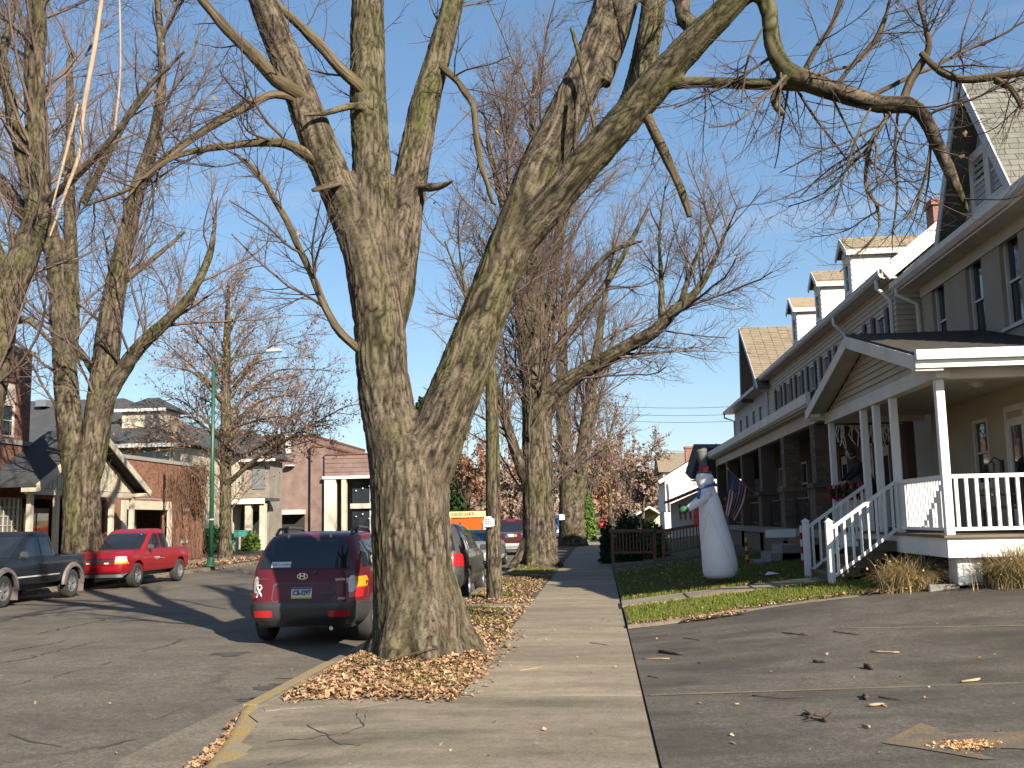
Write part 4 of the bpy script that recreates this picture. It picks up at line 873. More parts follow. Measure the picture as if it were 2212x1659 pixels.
# grey hip-roofed house behind
gh = thing('hipped_house', 'cream house with large dark grey hipped roof and dormer behind the brick shop', 'house', (-34, 66, 0))
A, B, C_, D = (-44, 58, 6.6), (-24.6, 58, 6.6), (-24.6, 76, 6.6), (-44, 76, 6.6); R0, R1 = (-40, 65, 10.2), (-31.2, 65, 10.2)
MB().box(-43.2, -25.2, 59, 75, -.1, 6.5).build('wall', M['cream'], gh)
MB().add([A, B, C_, D, R0, R1], [(0, 1, 5, 4), (1, 2, 5), (2, 3, 4, 5), (3, 0, 4), (3, 2, 1, 0)]).build('roof', M['shingle_k'], gh)
MB().box(-44.05, -24.55, 57.95, 58.1, 6.35, 6.58).build('fascia', M['trim'], gh)
for px in (72, 400): q = at(px, 860 if px < 100 else 858, 64.6)
MB().box(-36.3, -35.6, 63.2, 64, 9.6, 10.05).build('skylight', M['glass_l'], gh)
for x0 in (-29.0,):
    d = MB().box(x0, x0+2.5, 60.2, 63, 7.2, 8.85).build('dormer', M['cream'], gh); r = MB(); r.add([(x0-.35, 59.9, 8.86), (x0+2.85, 59.9, 8.86), (x0+2.85, 64, 8.86), (x0-.35, 64, 8.86), (x0+.9, 61.8, 9.75), (x0+1.6, 61.8, 9.75)], [(0, 1, 5, 4), (1, 2, 5), (2, 3, 4, 5), (3, 0, 4), (3, 2, 1, 0)]); r.build('dormer_roof', M['shingle_k'], gh)
    MB().box(x0-.36, x0+2.86, 59.88, 59.98, 8.7, 8.87).build('fascia', M['white'], gh)
    for a in (x0+1.5, x0+2.0): MB().box(a, a+.35, 60.15, 60.199, 7.6, 8.6).build('window', M['glass_l'], gh)
for a in (-28.6, -27.2, -26.2): wn = MB().box(a, a+.8, 58.93, 58.99, 4.6, 6.1).build('window', M['glass_l'], gh); MB().box(a-.1, a, 58.9, 58.99, 4.5, 6.2).build('casing', M['white'], gh); MB().box(a+.8, a+.9, 58.9, 58.99, 4.5, 6.2).build('casing', M['white'], gh)
# pillared porch house behind the oak
ph = thing('pillared_house', 'pale house with cream porch pillars and teal chairs behind the rusty oak', 'house', (-26, 76, 0))
A, B, C_, D = (-32, 70, 6.3), (-22.6, 70, 6.3), (-22.6, 74.6, 6.3), (-32, 74.6, 6.3)
MB().box(-31.5, -23.2, 70.8, 73.8, -.1, 6.2).build('wall', surf('dull_stone_wall', (.23, .20, .165), .9, .15, 1.5, 40, .12), ph); MB().add([A, B, C_, D, (-29, 72.3, 8.6), (-25.2, 72.3, 8.6)], [(0, 1, 5, 4), (1, 2, 5), (2, 3, 4, 5), (3, 0, 4), (3, 2, 1, 0)]).build('roof', M['shingle_k'], ph)
MB().box(-32.05, -22.55, 69.95, 70.08, 6.1, 6.28).build('fascia', M['trim'], ph); MB().box(-31, -22.4, 67.5, 70.7, 3.3, 3.5).build('porch_roof', M['shingle_k'], ph); MB().box(-31, -22.4, 67.4, 67.5, 3.1, 3.45).build('porch_fascia', M['trim'], ph)
for x in (-30.6, -28.4, -26.8, -25.2, -23.8, -22.8): MB().box(x, x+.4, 67.6, 68, 0, 3.1).build('pillar', M['cream'], ph)
for x in (-30, -28, -26, -24.4): wn = MB().box(x, x+.9, 70.72, 70.79, 1.0, 2.6).build('window', M['glass'], ph); MB().box(x, x+.9, 70.72, 70.79, 4.2, 5.8).build('window', M['glass_l'], ph)
teal = surf('teal_paint', (.10, .38, .32), .5, .1, 3, 40, .05)
for x, lab in ((-25.9, 'teal garden chair left of the teal box, by the cream pillars'), (-24.3, 'teal garden chair nearest the shrub, by the cream pillars')):
    t = thing('garden_chair', lab, 'chair', (x, 66, .02), 0, 'teal chairs in front of the pillared house')
    MB().box(-.35, .35, -.3, .3, .4, .46).build('seat', teal, t, True); MB().box(-.35, .35, .26, .32, .46, 1.15).build('backrest', teal, t, True)
    for a in (-.33, .27):
        for b in (-.28, .24): MB().box(a, a+.06, b, b+.06, 0, .4).build('leg', teal, t, True)
        MB().box(a, a+.06, -.3, .3, .62, .67).build('armrest', teal, t, True)
t = thing('teal_box', 'teal planter box on a post between the garden chairs', 'planter', (-23.4, 66, .02)); MB().box(-.5, .5, -.2, .2, .9, 1.3).build('box', teal, t, True); MB().box(-.05, .05, -.05, .05, 0, .9).build('post', M['brown'], t, True); MB().box(-.54, .54, -.24, .24, 1.3, 1.34).build('rim', teal, t, True)
# mauve brick hall with glazed entrance
mv = thing('mauve_hall', 'mauve brick hall with cream columns and dark glazed front', 'building', (-26, 95, 0))
MB().box(-31, -25.85, 91, 112, -.1, 9.55).build('tower', M['brickmauve'], mv); MB().box(-31.1, -25.8, 90.9, 112.1, 9.551, 9.75).build('coping', M['brown'], mv)
MB().box(-25.849, -24.5, 90.5, 108, -.1, 8.5).build('pier', M['brickmauve'], mv); MB().box(-25.9, -24.4, 90.4, 108.1, 8.501, 8.7).build('coping', M['brown'], mv)
fa = MB().box(-24.49, -15, 90.2, 106, 5.85, 7.75).build('fascia', M['brickmauve'], mv); MB().box(-24.49, -14.9, 90.1, 106.1, 7.751, 7.85).build('coping', M['brown'], mv)
for i in range(4): MB().box(-24.49, -15, 90.17, 90.19, 6.2+i*.4, 6.23+i*.4).build('seam', M['brown'], fa)
MB().box(-24.6, -15, 89.9, 90.19, 5.6, 5.849).build('soffit', M['trim'], mv)
for x in (-24.45, -22.9): MB().box(x, x+1.0 if x < -24 else x+.4, 90.0, 90.6, -.1, 5.59).build('column', M['wcream'] if x < -24 else M['cream'], mv)
MB().box(-22.2, -15, 91.2, 91.3, -.1, 5.59).build('glazing', M['glass'], mv); MB().box(-22.3, -15, 90.8, 91.199, 2.95, 3.4).build('transom', M['cream'], mv)
for x in (-20.6, -18.4, -16.2): MB().box(x, x+.12, 91.1, 91.19, -.1, 5.59).build('mullion', M['gutter'], mv)
for i in range(14):
    x = -21.8+(i % 7)*.6; z = 4.7 if i < 7 else 2.2; MB().lathe([(.05, 0), (.07, .05), (.05, .1)], (x, 90.95, z+.2*((i % 3)-1)), 6).build('bulb', M['white'], mv)
MB().prism([(-26.6, 90.8, 2.4), (-22.6, 90.8, 2.4), (-22.6, 90.8, 2.9), (-26.6, 90.8, 2.9)], (0, .19, 0)).build('canopy', M['cream'], mv) if False else None
MB().box(-29.6, -26.4, 89.6, 90.9, 2.55, 2.95).build('canopy', M['wcream'], mv); MB().box(-29.4, -26.5, 90.95, 90.99, 0, 2.5).build('doorway', M['dark'], mv); MB().box(-30.4, -29.5, 89.8, 90.6, 0, 2.6).build('canopy_pier', M['brickmauve'], mv)
sg = at(622, 955, 90.7); MB().lathe([(.45, 0), (.5, .05), (.45, .1)], (0, 0, 0), 12).build('lamp_globe', M['white'], mv).location = (sg.x+.2, 90.6, sg.z-2.2)
MB().box(sg.x-.3, sg.x+.2, 90.85, 90.95, sg.z-1.0, sg.z+.6).build('window', M['white'], mv)
# ------------------------------------------------------------ vehicles
M['tyre'] = surf('tyre_rubber', (.028, .027, .026), .85, .15, 8, 60, .1, .3, .003)
M['rim'] = surf('alloy_rim', (.42, .42, .43), .35, .08, 5, 40, .05, metal=.8)
M['plastic'] = surf('dark_bumper_plastic', (.055, .055, .058), .55, .12, 4, 60, .06)
M['greyplastic'] = surf('grey_bumper', (.035, .037, .04), .4, .12, 4, 60, .06)
M['flare'] = surf('grey_brown_flare', (.13, .11, .10), .6, .12, 4, 60, .06)
M['chrome'] = surf('chrome', (.62, .62, .63), .15, .05, 5, 40, .02, metal=1)
M['lampred'] = surf('red_lamp_lens', (.42, .015, .02), .15, .1, 6, 60, .1, coat=.6)
M['lampamber'] = surf('amber_lamp_lens', (.75, .28, .02), .15, .1, 6, 60, .1, coat=.6)
M['lampclear'] = surf('clear_lamp_lens', (.55, .55, .55), .12, .1, 6, 60, .1, coat=.6)
M['seat'] = surf('car_seat_cloth', (.06, .06, .065), .8, .1, 4, 40, .1)
M['cabin'] = glass('tinted_car_glass', (.012, .014, .017), .03)
M['plate_w'] = surf('licence_plate', (.60, .60, .58), .4, .04, 5, 40, .02); M['ink'] = surf('dark_blue_ink', (.02, .025, .07), .5, .05, 5, 40, .02)
M['plate_b'] = surf('plate_blue', (.02, .05, .18), .4, .05, 5, 40, .02); M['plate_y'] = surf('plate_yellow', (.60, .45, .05), .4, .05, 5, 40, .02)
class Shell:
    def __init__(s, sl, n=7): s.sl = sl; s.n = n; s.z = [a[0] for a in sl]
    def g(s, z): return [float(np.interp(z, s.z, [a[i] for a in s.sl])) for i in (1, 2, 3)]
    def side(s, y, z):
        yr, yf, hw = s.g(z); t = min(.9995, abs((y-(yr+yf)/2)/((yf-yr)/2))); return hw*(1-t**s.n)**(1/s.n)
    def end(s, x, z, f):
        yr, yf, hw = s.g(z); t = min(.9995, abs(x/hw)); return (yr+yf)/2+(1 if f else -1)*(yf-yr)/2*(1-t**s.n)**(1/s.n)
    def mesh(s, k=96, zs=None):
        m = MB(); zs = zs or s.z; fine = []
        for a, b in zip(zs[:-1], zs[1:]):
            q = max(1, int((b-a)/.08)); fine += [a+(b-a)*i/q for i in range(q)]
        fine.append(zs[-1]); vs = []
        for z in fine:
            yr, yf, hw = s.g(z); L = (yf-yr)/2; yc = (yr+yf)/2; per = 4*(L+hw)
            for i in range(k):
                d = per*i/k
                if d < 2*hw: x, y = -hw+d, -L
                elif d < 2*hw+2*L: x, y = hw, -L+(d-2*hw)
                elif d < 4*hw+2*L: x, y = hw-(d-2*hw-2*L), L
                else: x, y = -hw, L-(d-4*hw-2*L)
                r = (abs(x/hw)**s.n+abs(y/L)**s.n)**(-1/s.n); vs.append((x*r, yc+y*r, z))
        F = [(j*k+i, j*k+(i+1) % k, (j+1)*k+(i+1) % k, (j+1)*k+i) for j in range(len(fine)-1) for i in range(k)]
        F += [tuple(range(k))[::-1], tuple(range((len(fine)-1)*k, len(fine)*k))]
        m.add(vs, F); return m
def patch(sh, kind, rows, off=.006, nc=9, thick=.02, sgn=1):
    """closed panel lying on the shell. kind 'side': rows (z, y0, y1); 'rear'/'front': rows (z, x0, x1)"""
    fine = []
    for a, b in zip(rows[:-1], rows[1:]):
        q = max(1, int(abs(b[0]-a[0])/.05))
        for i in range(q): t = i/q; fine.append(tuple(a[j]+(b[j]-a[j])*t for j in range(3)))
    fine.append(rows[-1]); out = []; inn = []
    for z, a, b in fine:
        for i in range(nc):
            u = a+(b-a)*i/(nc-1)
            if kind == 'side': x = sh.side(u, z); out.append((sgn*(x+off), u, z)); inn.append((sgn*(x+off-thick), u, z))
            else: f = kind == 'front'; y = sh.end(u, z, f); d = 1 if f else -1; out.append((u, y+d*off, z)); inn.append((u, y+d*(off-thick), z))
    r = len(fine); n = r*nc; F = []
    for j in range(r-1):
        for i in range(nc-1): q = (j*nc+i, j*nc+i+1, (j+1)*nc+i+1, (j+1)*nc+i); F += [q, tuple(v+n for v in q[::-1])]
    bd = [i for i in range(nc)]+[j*nc+nc-1 for j in range(1, r)]+[(r-1)*nc+i for i in range(nc-2, -1, -1)]+[j*nc for j in range(r-2, 0, -1)]
    F += [(bd[i], bd[(i+1) % len(bd)], bd[(i+1) % len(bd)]+n, bd[i]+n) for i in range(len(bd))]
    return MB().add(out+inn, F)
def cutters(o, cuts):
    bpy.context.view_layer.update()
    for c in cuts:
        md = o.modifiers.new('cut', 'BOOLEAN'); md.operation = 'DIFFERENCE'; md.solver = 'EXACT'; md.object = c
    dg = bpy.context.evaluated_depsgraph_get(); me = bpy.data.meshes.new_from_object(o.evaluated_get(dg)); o.modifiers.clear(); o.data = me
    for c in cuts: bpy.data.objects.remove(c)
def xcyl(y, z, r, x0, x1, n=28):
    vs = [(x, y+r*math.cos(2*math.pi*i/n), z+r*math.sin(2*math.pi*i/n)) for x in (x0, x1) for i in range(n)]
    return MB().add(vs, [tuple(range(n))[::-1], tuple(range(n, 2*n))]+[(i, (i+1) % n, n+(i+1) % n, n+i) for i in range(n)])
def add_parts(parent, sh, lst):
    for name, mat, mb in lst:
        o = mb.build(name, M[mat] if isinstance(mat, str) else mat, parent, True); smooth_angle(o, 40)
def body(name, sh, mat, parent, cuts=(), zs=None):
    o = sh.mesh(zs=zs).build(name, mat, None)
    cs = []
    for c in cuts: cs.append(c.build('cut', None))
    if cs: cutters(o, cs)
    if not o.data.materials: o.data.materials.append(mat)
    o.parent = parent; smooth_angle(o, 40); return o
def wheel(parent, x, y, r, wd, spokes=6, name='wheel', steel=False):
    """wheel with tyre, rim and spokes; outer face towards sign of x"""
    s = 1 if x > 0 else -1
    w = bpy.data.objects.new(name, None); COL.objects.link(w); w.parent = parent; w.location = (x, y, r); w.empty_display_size = .1
    pr = [(r*.60, wd*.42), (r*.64, wd*.5), (r*.86, wd*.5), (r*.97, wd*.40), (r, wd*.25), (r, -wd*.25), (r*.97, -wd*.4), (r*.86, -wd*.5), (r*.6, -wd*.5)]
    def rev(prof, n=32):
        k = len(prof); vs = [(s*a, rr*math.cos(2*math.pi*j/n), rr*math.sin(2*math.pi*j/n)) for rr, a in prof for j in range(n)]
        return MB().add(vs, [(i*n+j, i*n+(j+1) % n, (i+1)*n+(j+1) % n, (i+1)*n+j) for i in range(k-1) for j in range(n)])
    t = rev(pr).build('tyre', M['tyre'], w, True); smooth_angle(t, 30)
    m = rev([(r*.61, wd*.40), (r*.57, wd*.42), (r*.54, wd*.1), (r*.54, -wd*.4)])
    m.add(*(lambda q: (q.v, q.f))(rev([(.001, wd*.30), (r*.14, wd*.30), (r*.16, wd*.2)], 12)))
    for i in range(spokes):
        a = 2*math.pi*i/spokes+.3; ca, sa = math.cos(a), math.sin(a); h = r*.085
        p = lambda rr, o_, ax: (s*ax, rr*ca-o_*sa, rr*sa+o_*ca)
        m.add([p(r*.1, -h, wd*.28), p(r*.1, h, wd*.28), p(r*.56, h*1.25, wd*.38), p(r*.56, -h*1.25, wd*.38), p(r*.1, -h, wd*.1), p(r*.1, h, wd*.1), p(r*.56, h*1.25, wd*.2), p(r*.56, -h*1.25, wd*.2)], [(0, 1, 2, 3), (7, 6, 5, 4), (0, 4, 5, 1), (1, 5, 6, 2), (2, 6, 7, 3), (3, 7, 4, 0)])
    rm = m.build('rim', M['rim'], w, True)
    MB().add([(s*-wd*.1, r*.55*math.cos(2*math.pi*j/20), r*.55*math.sin(2*math.pi*j/20)) for j in range(20)], [tuple(range(20))]).build('brake_disc', M['black'], w, True)
    return w
def bar(a, b, w_, h): return MB().beam(a, b, w_, h)
def wheels(parent, xs, yf, yr, r, wd, sp):
    for x in (-xs, xs):
        for y in (yf, yr): wheel(parent, x, y, r, wd, sp)
def under(parent, x, y0, y1, z0=.25, z1=.5): MB().box(-x, x, y0, y1, z0, z1).build('chassis', M['black'], parent, True)

# ---- maroon SUV
RDZ = -.10
pm = paint('maroon_paint', (.085, .008, .014))
suv = thing('maroon_suv', 'maroon SUV with grey bumper and spoked wheels, parked rear on beside the big tree', 'car', (-4.47, 17.42, RDZ))
ss = Shell([(.30, -2.1, 2.12, .82), (.42, -2.22, 2.22, .90), (.58, -2.25, 2.24, .915), (.72, -2.22, 2.20, .92), (.92, -2.19, 2.14, .918), (1.0, -2.17, 1.95, .90), (1.06, -2.15, 1.2, .885), (1.12, -2.13, 1.0, .87), (1.35, -2.0, .55, .80), (1.52, -1.87, .15, .72), (1.60, -1.78, -.02, .67), (1.645, -1.62, -.25, .60), (1.67, -1.35, -.5, .48)], 6.5)
body('body', ss, pm, suv, [xcyl(1.32, .36, .43, -1.2, 1.2), xcyl(-1.3, .36, .43, -1.2, 1.2)])
add_parts(suv, ss, [
 ('rear_window', 'cabin', patch(ss, 'rear', [(1.13, -.68, .68), (1.16, -.71, .71), (1.40, -.64, .64), (1.55, -.57, .57), (1.585, -.50, .50)], .008, 15)),
 ('rear_bumper', 'greyplastic', patch(ss, 'rear', [(.30, -.80, .80), (.36, -.88, .88), (.60, -.895, .895), (.64, -.88, .88)], .07, 17, .1)),
 ('plate_recess', 'plastic', patch(ss, 'rear', [(.655, -.43, .43), (.69, -.46, .46), (.90, -.44, .44), (.93, -.38, .38)], .004, 9)),
 ('plate_panel', pm, patch(ss, 'rear', [(.665, -.42, .42), (.70, -.44, .44), (.88, -.42, .42), (.905, -.37, .37)], .0075, 9)),
 ('licence_plate', 'plate_w', patch(ss, 'rear', [(.70, -.155, .155), (.86, -.155, .155)], .014, 5)),
 ('plate_band', 'plate_b', patch(ss, 'rear', [(.832, -.153, .153), (.858, -.153, .153)], .0155, 5)),
 ('plate_band', 'plate_y', patch(ss, 'rear', [(.702, -.153, .153), (.726, -.153, .153)], .0155, 5)),
 ('window_sticker', 'plate_w', patch(ss, 'rear', [(1.155, -.50, -.20), (1.235, -.50, -.20)], .012, 5)),
 ('tailgate_handle', 'plastic', patch(ss, 'rear', [(.755, .27, .50), (.785, .27, .50)], .03, 5)),
 ('washer_nozzle', 'plastic', patch(ss, 'rear', [(1.06, .18, .21), (1.10, .18, .21)], .03, 4)),
 ('tailgate_seam', 'plastic', patch(ss, 'rear', [(.648, -.74, .74), (.654, -.74, .74)], .003, 9))])
for s in (-1, 1):
    add_parts(suv, ss, [
     ('tail_lamp_clear', 'lampclear', patch(ss, 'rear', [(.78, s*.70, s*.76), (.84, s*.695, s*.80), (.98, s*.69, s*.78), (1.02, s*.72, s*.76)], .012, 6)),
     ('tail_lamp_amber', 'lampamber', patch(ss, 'rear', [(.845, s*.79, s*.885), (.93, s*.78, s*.89), (1.0, s*.77, s*.87)], .013, 6)),
     ('tail_lamp_red', 'lampred', patch(ss, 'rear', [(.70, s*.70, s*.89), (.78, s*.70, s*.895), (.842, s*.775, s*.893)], .0125, 6)),
     ('bumper_lamp', 'lampred', patch(ss, 'rear', [(.43, s*.44, s*.70), (.45, s*.42, s*.72), (.51, s*.42, s*.72), (.53, s*.45, s*.70)], .078, 6)),
     ('rear_quarter_glass', 'cabin', patch(ss, 'side', [(1.13, -1.85, -1.15), (1.35, -1.74, -1.0), (1.52, -1.55, -.9)], .004, 8, sgn=s)),
     ('door_window', 'cabin', patch(ss, 'side', [(1.13, -1.08, -.1), (1.35, -.95, -.15), (1.54, -.86, -.2)], .004, 8, sgn=s)),
     ('door_window', 'cabin', patch(ss, 'side', [(1.13, -.02, .85), (1.35, -.08, .45), (1.53, -.12, .10)], .004, 8, sgn=s)),
     ('side_cladding', 'greyplastic', patch(ss, 'side', [(.32, -.85, .85), (.52, -.87, .87)], .02, 9, .04, sgn=s)),
     ('bumper_corner', 'greyplastic', patch(ss, 'side', [(.34, -2.0, -1.72), (.60, -2.05, -1.62)], .03, 6, .05, sgn=s)),
     ('door_handle', 'plastic', patch(ss, 'side', [(.96, -.9, -.75), (.99, -.9, -.75)], .03, 4, sgn=s))])
    rr = [(s*.60, -1.55, 1.63), (s*.585, -1.45, 1.715), (s*.565, -.9, 1.735), (s*.555, -.3, 1.715), (s*.56, -.15, 1.64)]
    MB().tube(rr, .022, 8).build('roof_rail', M['plastic'], suv, True, True); MB().tube([(s*.575, -1.15, 1.65), (s*.572, -1.17, 1.72)], .03, 6).build('rail_foot', M['plastic'], suv, True)
    MB().tube([(s*.86, .85, 1.08), (s*.95, .83, 1.11)], .03, 6).build('mirror_stalk', M['plastic'], suv, True); MB().box(s*.93, s*1.08, .76, .86, 1.04, 1.2).build('door_mirror', pm, suv, True, bevel=.02)
for i in range(3):
    x = -.25+i*.25; MB().box(x, x+.012, -1.3, -.5, 1.671, 1.676).build('roof_groove', M['plastic'], suv, True)
for x in (-.33, .33): MB().box(x-.015, x+.015, -1.80, -1.76, 1.57, 1.63).build('tailgate_hinge', M['gutter'], suv, True)
wheels(suv, .80, 1.32, -1.3, .36, .225, 5); under(suv, .72, -2.0, 2.0, .26, .55)
MB().tube([(.42, -1.7, .27), (.45, -2.22, .26)], .03, 8).build('tailpipe', M['chrome'], suv, True)
yp = ss.end(0, .78, False)-.018
text('plate_number', 'JCB-5297', .105, M['ink'], suv, (0, yp, .778), (math.pi/2, 0, 0), sx=.68, bold=.0035)
text('badge', 'SANTA FE', .05, M['chrome'], suv, (.60, ss.end(.6, .965, False)-.012, .965), (math.pi/2, 0, .12), sx=.9)
text('badge', 'GLS', .035, M['chrome'], suv, (.69, ss.end(.69, .92, False)-.012, .925), (math.pi/2, 0, .18)); text('badge', 'AWD', .045, M['chrome'], suv, (.60, ss.end(.6, .69, False)-.012, .69), (math.pi/2, 0, .1)); text('badge', 'HYUNDAI', .042, M['chrome'], suv, (-.61, ss.end(-.61, .98, False)-.012, .985), (math.pi/2, 0, -.12), sx=.9)
em = text('emblem', 'H', .12, M['chrome'], suv, (0, ss.end(0, 1.0, False)-.016, 1.02), (math.pi/2, 0, 0), sx=1.15, bold=.004)
MB().add([(.085*math.cos(t)*(1 if i < 24 else .82), ss.end(0, 1.02, False)-.014, 1.02+.048*math.sin(t)*(1 if i < 24 else .76)) for i, t in enumerate(lin(0, 2*math.pi*23/24, 24)*2)], [(i, (i+1) % 24, 24+(i+1) % 24, 24+i) for i in range(24)]).build('emblem_ring', M['chrome'], suv, True)
ys_ = ss.end(-.35, 1.19, False)-.016; slope = math.atan2(.13, .23)
text('sticker_text', 'U.S. AIR FORCE', .030, M['ink'], suv, (-.31, ys_+.004, 1.192), (math.pi/2-slope*.9, 0, -.03)); 
MB().add([(-.485, ys_+.004, 1.215), (-.47, ys_+.004, 1.215), (-.45, ys_, 1.175), (-.43, ys_+.004, 1.215), (-.415, ys_+.004, 1.215), (-.445, ys_, 1.165), (-.455, ys_, 1.165)], [(0, 1, 2, 5, 6), (2, 3, 4, 5)]).build('sticker_mark', M['ink'], suv, True)
rb = ss.end(-.66, .8, False)-.012
MB().tube([(-.70, rb, .72), (-.665, rb-.002, .80), (-.62, rb, .865), (-.64, rb, .90), (-.68, rb, .895), (-.685, rb, .86), (-.655, rb-.003, .80), (-.62, rb, .73)], .011, 5).build('ribbon_magnet', M['plate_w'], suv, True); MB().tube([(-.69, rb-.008, .74), (-.655, rb-.012, .81)], .006, 4).build('ribbon_stripe', M['plate_b'], suv, True)

# ---- compact pickups
def pickup(t, pmat, bump_c, flare=None, amber=True, stripe=None):
    sh = Shell([(.46, -2.44, 2.40, .83), (.52, -2.47, 2.46, .865), (.75, -2.48, 2.47, .885), (.92, -2.48, 2.42, .885), (1.02, -2.47, 2.33, .87), (1.07, -2.47, 2.20, .86), (1.12, -2.46, 1.25, .845)], 9)
    cb = Shell([(1.06, -.86, 1.28, .845), (1.14, -.85, 1.18, .835), (1.35, -.80, .88, .785), (1.60, -.70, .48, .715), (1.68, -.66, .32, .685), (1.725, -.58, .15, .63), (1.75, -.45, -.02, .52)], 8)
    body('body', sh, pmat, t, [xcyl(1.62, .37, .45, -1.2, 1.2), xcyl(-1.52, .37, .45, -1.2, 1.2), MB().box(-.70, .70, -2.40, -.92, .72, 1.5)])
    body('cab', cb, pmat, t)
    L = [('windscreen', 'cabin', patch(cb, 'front', [(1.13, -.70, .70), (1.35, -.68, .68), (1.62, -.60, .60)], .006, 13)),
         ('rear_glass', 'cabin', patch(cb, 'rear', [(1.2, -.58, .58), (1.58, -.52, .52)], .006, 9)),
         ('grille', 'black', patch(sh, 'front', [(.70, -.50, .50), (.93, -.50, .50)], .008, 11)),
         ('front_bumper', bump_c, patch(sh, 'front', [(.46, -.78, .78), (.50, -.86, .86), (.66, -.86, .86)], .09, 17, .14)),
         ('valance', 'plastic', patch(sh, 'front', [(.34, -.72, .72), (.46, -.80, .80)], .05, 13, .1)),
         ('tailgate', pmat, patch(sh, 'rear', [(.58, -.70, .70), (1.08, -.70, .70)], .012, 9)),
         ('rear_bumper', 'plastic', patch(sh, 'rear', [(.42, -.80, .80), (.56, -.84, .84)], .10, 13, .14))]
    for z0, z1 in ((.70, .735), (.80, .835), (.895, .93)): L.append(('grille_bar', pmat, patch(sh, 'front', [(z0, -.52, .52), (z1, -.52, .52)], .02, 11)))
    L.append(('grille_bar', pmat, patch(sh, 'front', [(.70, -.03, .03), (.93, -.03, .03)], .022, 3)))
    L.append(('grille_emblem', 'ink', patch(sh, 'front', [(.795, -.06, .06), (.84, -.06, .06)], .026, 4)))
    for s in (-1, 1):
        L += [('headlamp', 'lampclear', patch(sh, 'front', [(.80, s*.54, s*.83), (.95, s*.54, s*.80)], .014, 8)), ('turn_lamp', 'lampamber', patch(sh, 'front', [(.735, s*.54, s*.85), (.795, s*.54, s*.83)], .015, 8)),
              ('fog_lamp', 'lampclear', patch(sh, 'front', [(.73, s*.22, s*.36), (.78, s*.22, s*.36)], .02, 4)),
              ('door_window', 'cabin', patch(cb, 'side', [(1.14, .02, .98), (1.35, .03, .72), (1.60, .04, .34)], .005, 8, sgn=s)),
              ('rear_side_window', 'cabin', patch(cb, 'side', [(1.14, -.70, -.05), (1.35, -.62, -.04), (1.60, -.50, -.03)], .005, 8, sgn=s)),
              ('door_handle', 'plastic', patch(sh, 'side', [(.93, .02, .16), (.965, .02, .16)], .025, 4, sgn=s)),
              ('door_seam', 'black', patch(sh, 'side', [(.50, -.02, -.008), (1.1, -.02, -.008)], .002, 3, sgn=s)), ('door_seam', 'black', patch(sh, 'side', [(.50, 1.10, 1.112), (1.1, 1.10, 1.112)], .002, 3, sgn=s)), ('bed_seam', 'black', patch(sh, 'side', [(.50, -.90, -.885), (1.1, -.90, -.885)], .003, 3, sgn=s)),
              ('rub_strip', stripe or pmat, patch(sh, 'side', [(.64, -.85, 1.1), (.675, -.85, 1.1)], .008, 12, sgn=s)),
              ('tail_lamp', 'lampred', patch(sh, 'side', [(.72, -2.40, -2.34), (1.0, -2.40, -2.34)], .012, 4, sgn=s)), ('bed_rail', 'plastic', patch(sh, 'side', [(1.09, -2.38, -.92), (1.115, -2.38, -.92)], .012, 12, .12, sgn=s))]
        MB().box(s*.84, s*1.06, .92, 1.0, 1.12, 1.27).build('door_mirror', M['plastic'], t, True, bevel=.03); MB().tube([(s*.80, .95, 1.10), (s*.92, .95, 1.15)], .025, 6).build('mirror_stalk', M['plastic'], t, True)
        for yw in (1.62, -1.52):
            if flare:
                V = []; n = 16
                for i in range(n+1):
                    a = math.pi*i/n*1.0; 
                    for rr, xx in ((.445, .87), (.445, .945), (.53, .935), (.56, .88)): V.append((s*xx, yw+rr*math.cos(a), .37+rr*math.sin(a)))
                o = MB().add(V, [(i*4+j, i*4+j+1, (i+1)*4+j+1, (i+1)*4+j) for i in range(n) for j in range(3)]).build('wheel_flare', M[flare], t, True); smooth_angle(o, 40)
                MB().box(s*.70, s*.93, yw-.50, yw-.47, .14, .46).build('mud_flap', M[flare], t, True)
    add_parts(t, sh, L)
    wheels(t, .76, 1.62, -1.52, .37, .25, 5); under(t, .62, -2.2, 2.2, .32, .62)
    for s in (-1, 1): MB().box(s*.15, s*.6, -.2, .25, 1.0, 1.38).build('seat', M['seat'], t, True, bevel=.05)
    MB().box(-.5, .5, -1.55, -1.49, .33, .42).build('rear_axle', M['black'], t, True); MB().lathe([(.10, -.12), (.14, 0), (.1, .12)], (.1, -1.52, .37), 10).build('differential', M['black'], t, True)
    return sh
bpick = thing('dark_blue_pickup', 'dark blue pickup truck with grey wheel flares, cut off by the left edge', 'pickup truck', (-14.86, 24.95, RDZ), math.pi)
pickup(bpick, paint('dark_blue_paint', (.006, .009, .014)), 'plastic', 'flare', stripe='gutter')
rpk = thing('red_pickup', 'red pickup truck with alloy wheels parked behind the dark blue pickup', 'pickup truck', (-14.86, 32.0, RDZ), math.pi)
rp_paint = paint('bright_red_paint', (.20, .006, .011)); pickup(rpk, rp_paint, rp_paint)
for k in range(4): MB().tube([(-.893, .15+k*.1, .84), (-.893, .19+k*.1, .875), (-.893, .24+k*.1, .85)], .008, 4).build('side_decal', M['gutter'], rpk, True)
MB().tube([(-.893, -.25, .80), (-.893, .1, .84), (-.893, .45, .80)], .006, 4).build('side_stripe', M['gutter'], rpk, True)
MB().lathe([(.03, 0), (.03, .004)], (0, 0, 0), 10).build('windscreen_sticker', M['white'], rpk, True).location = (-.5, .66, 1.58)

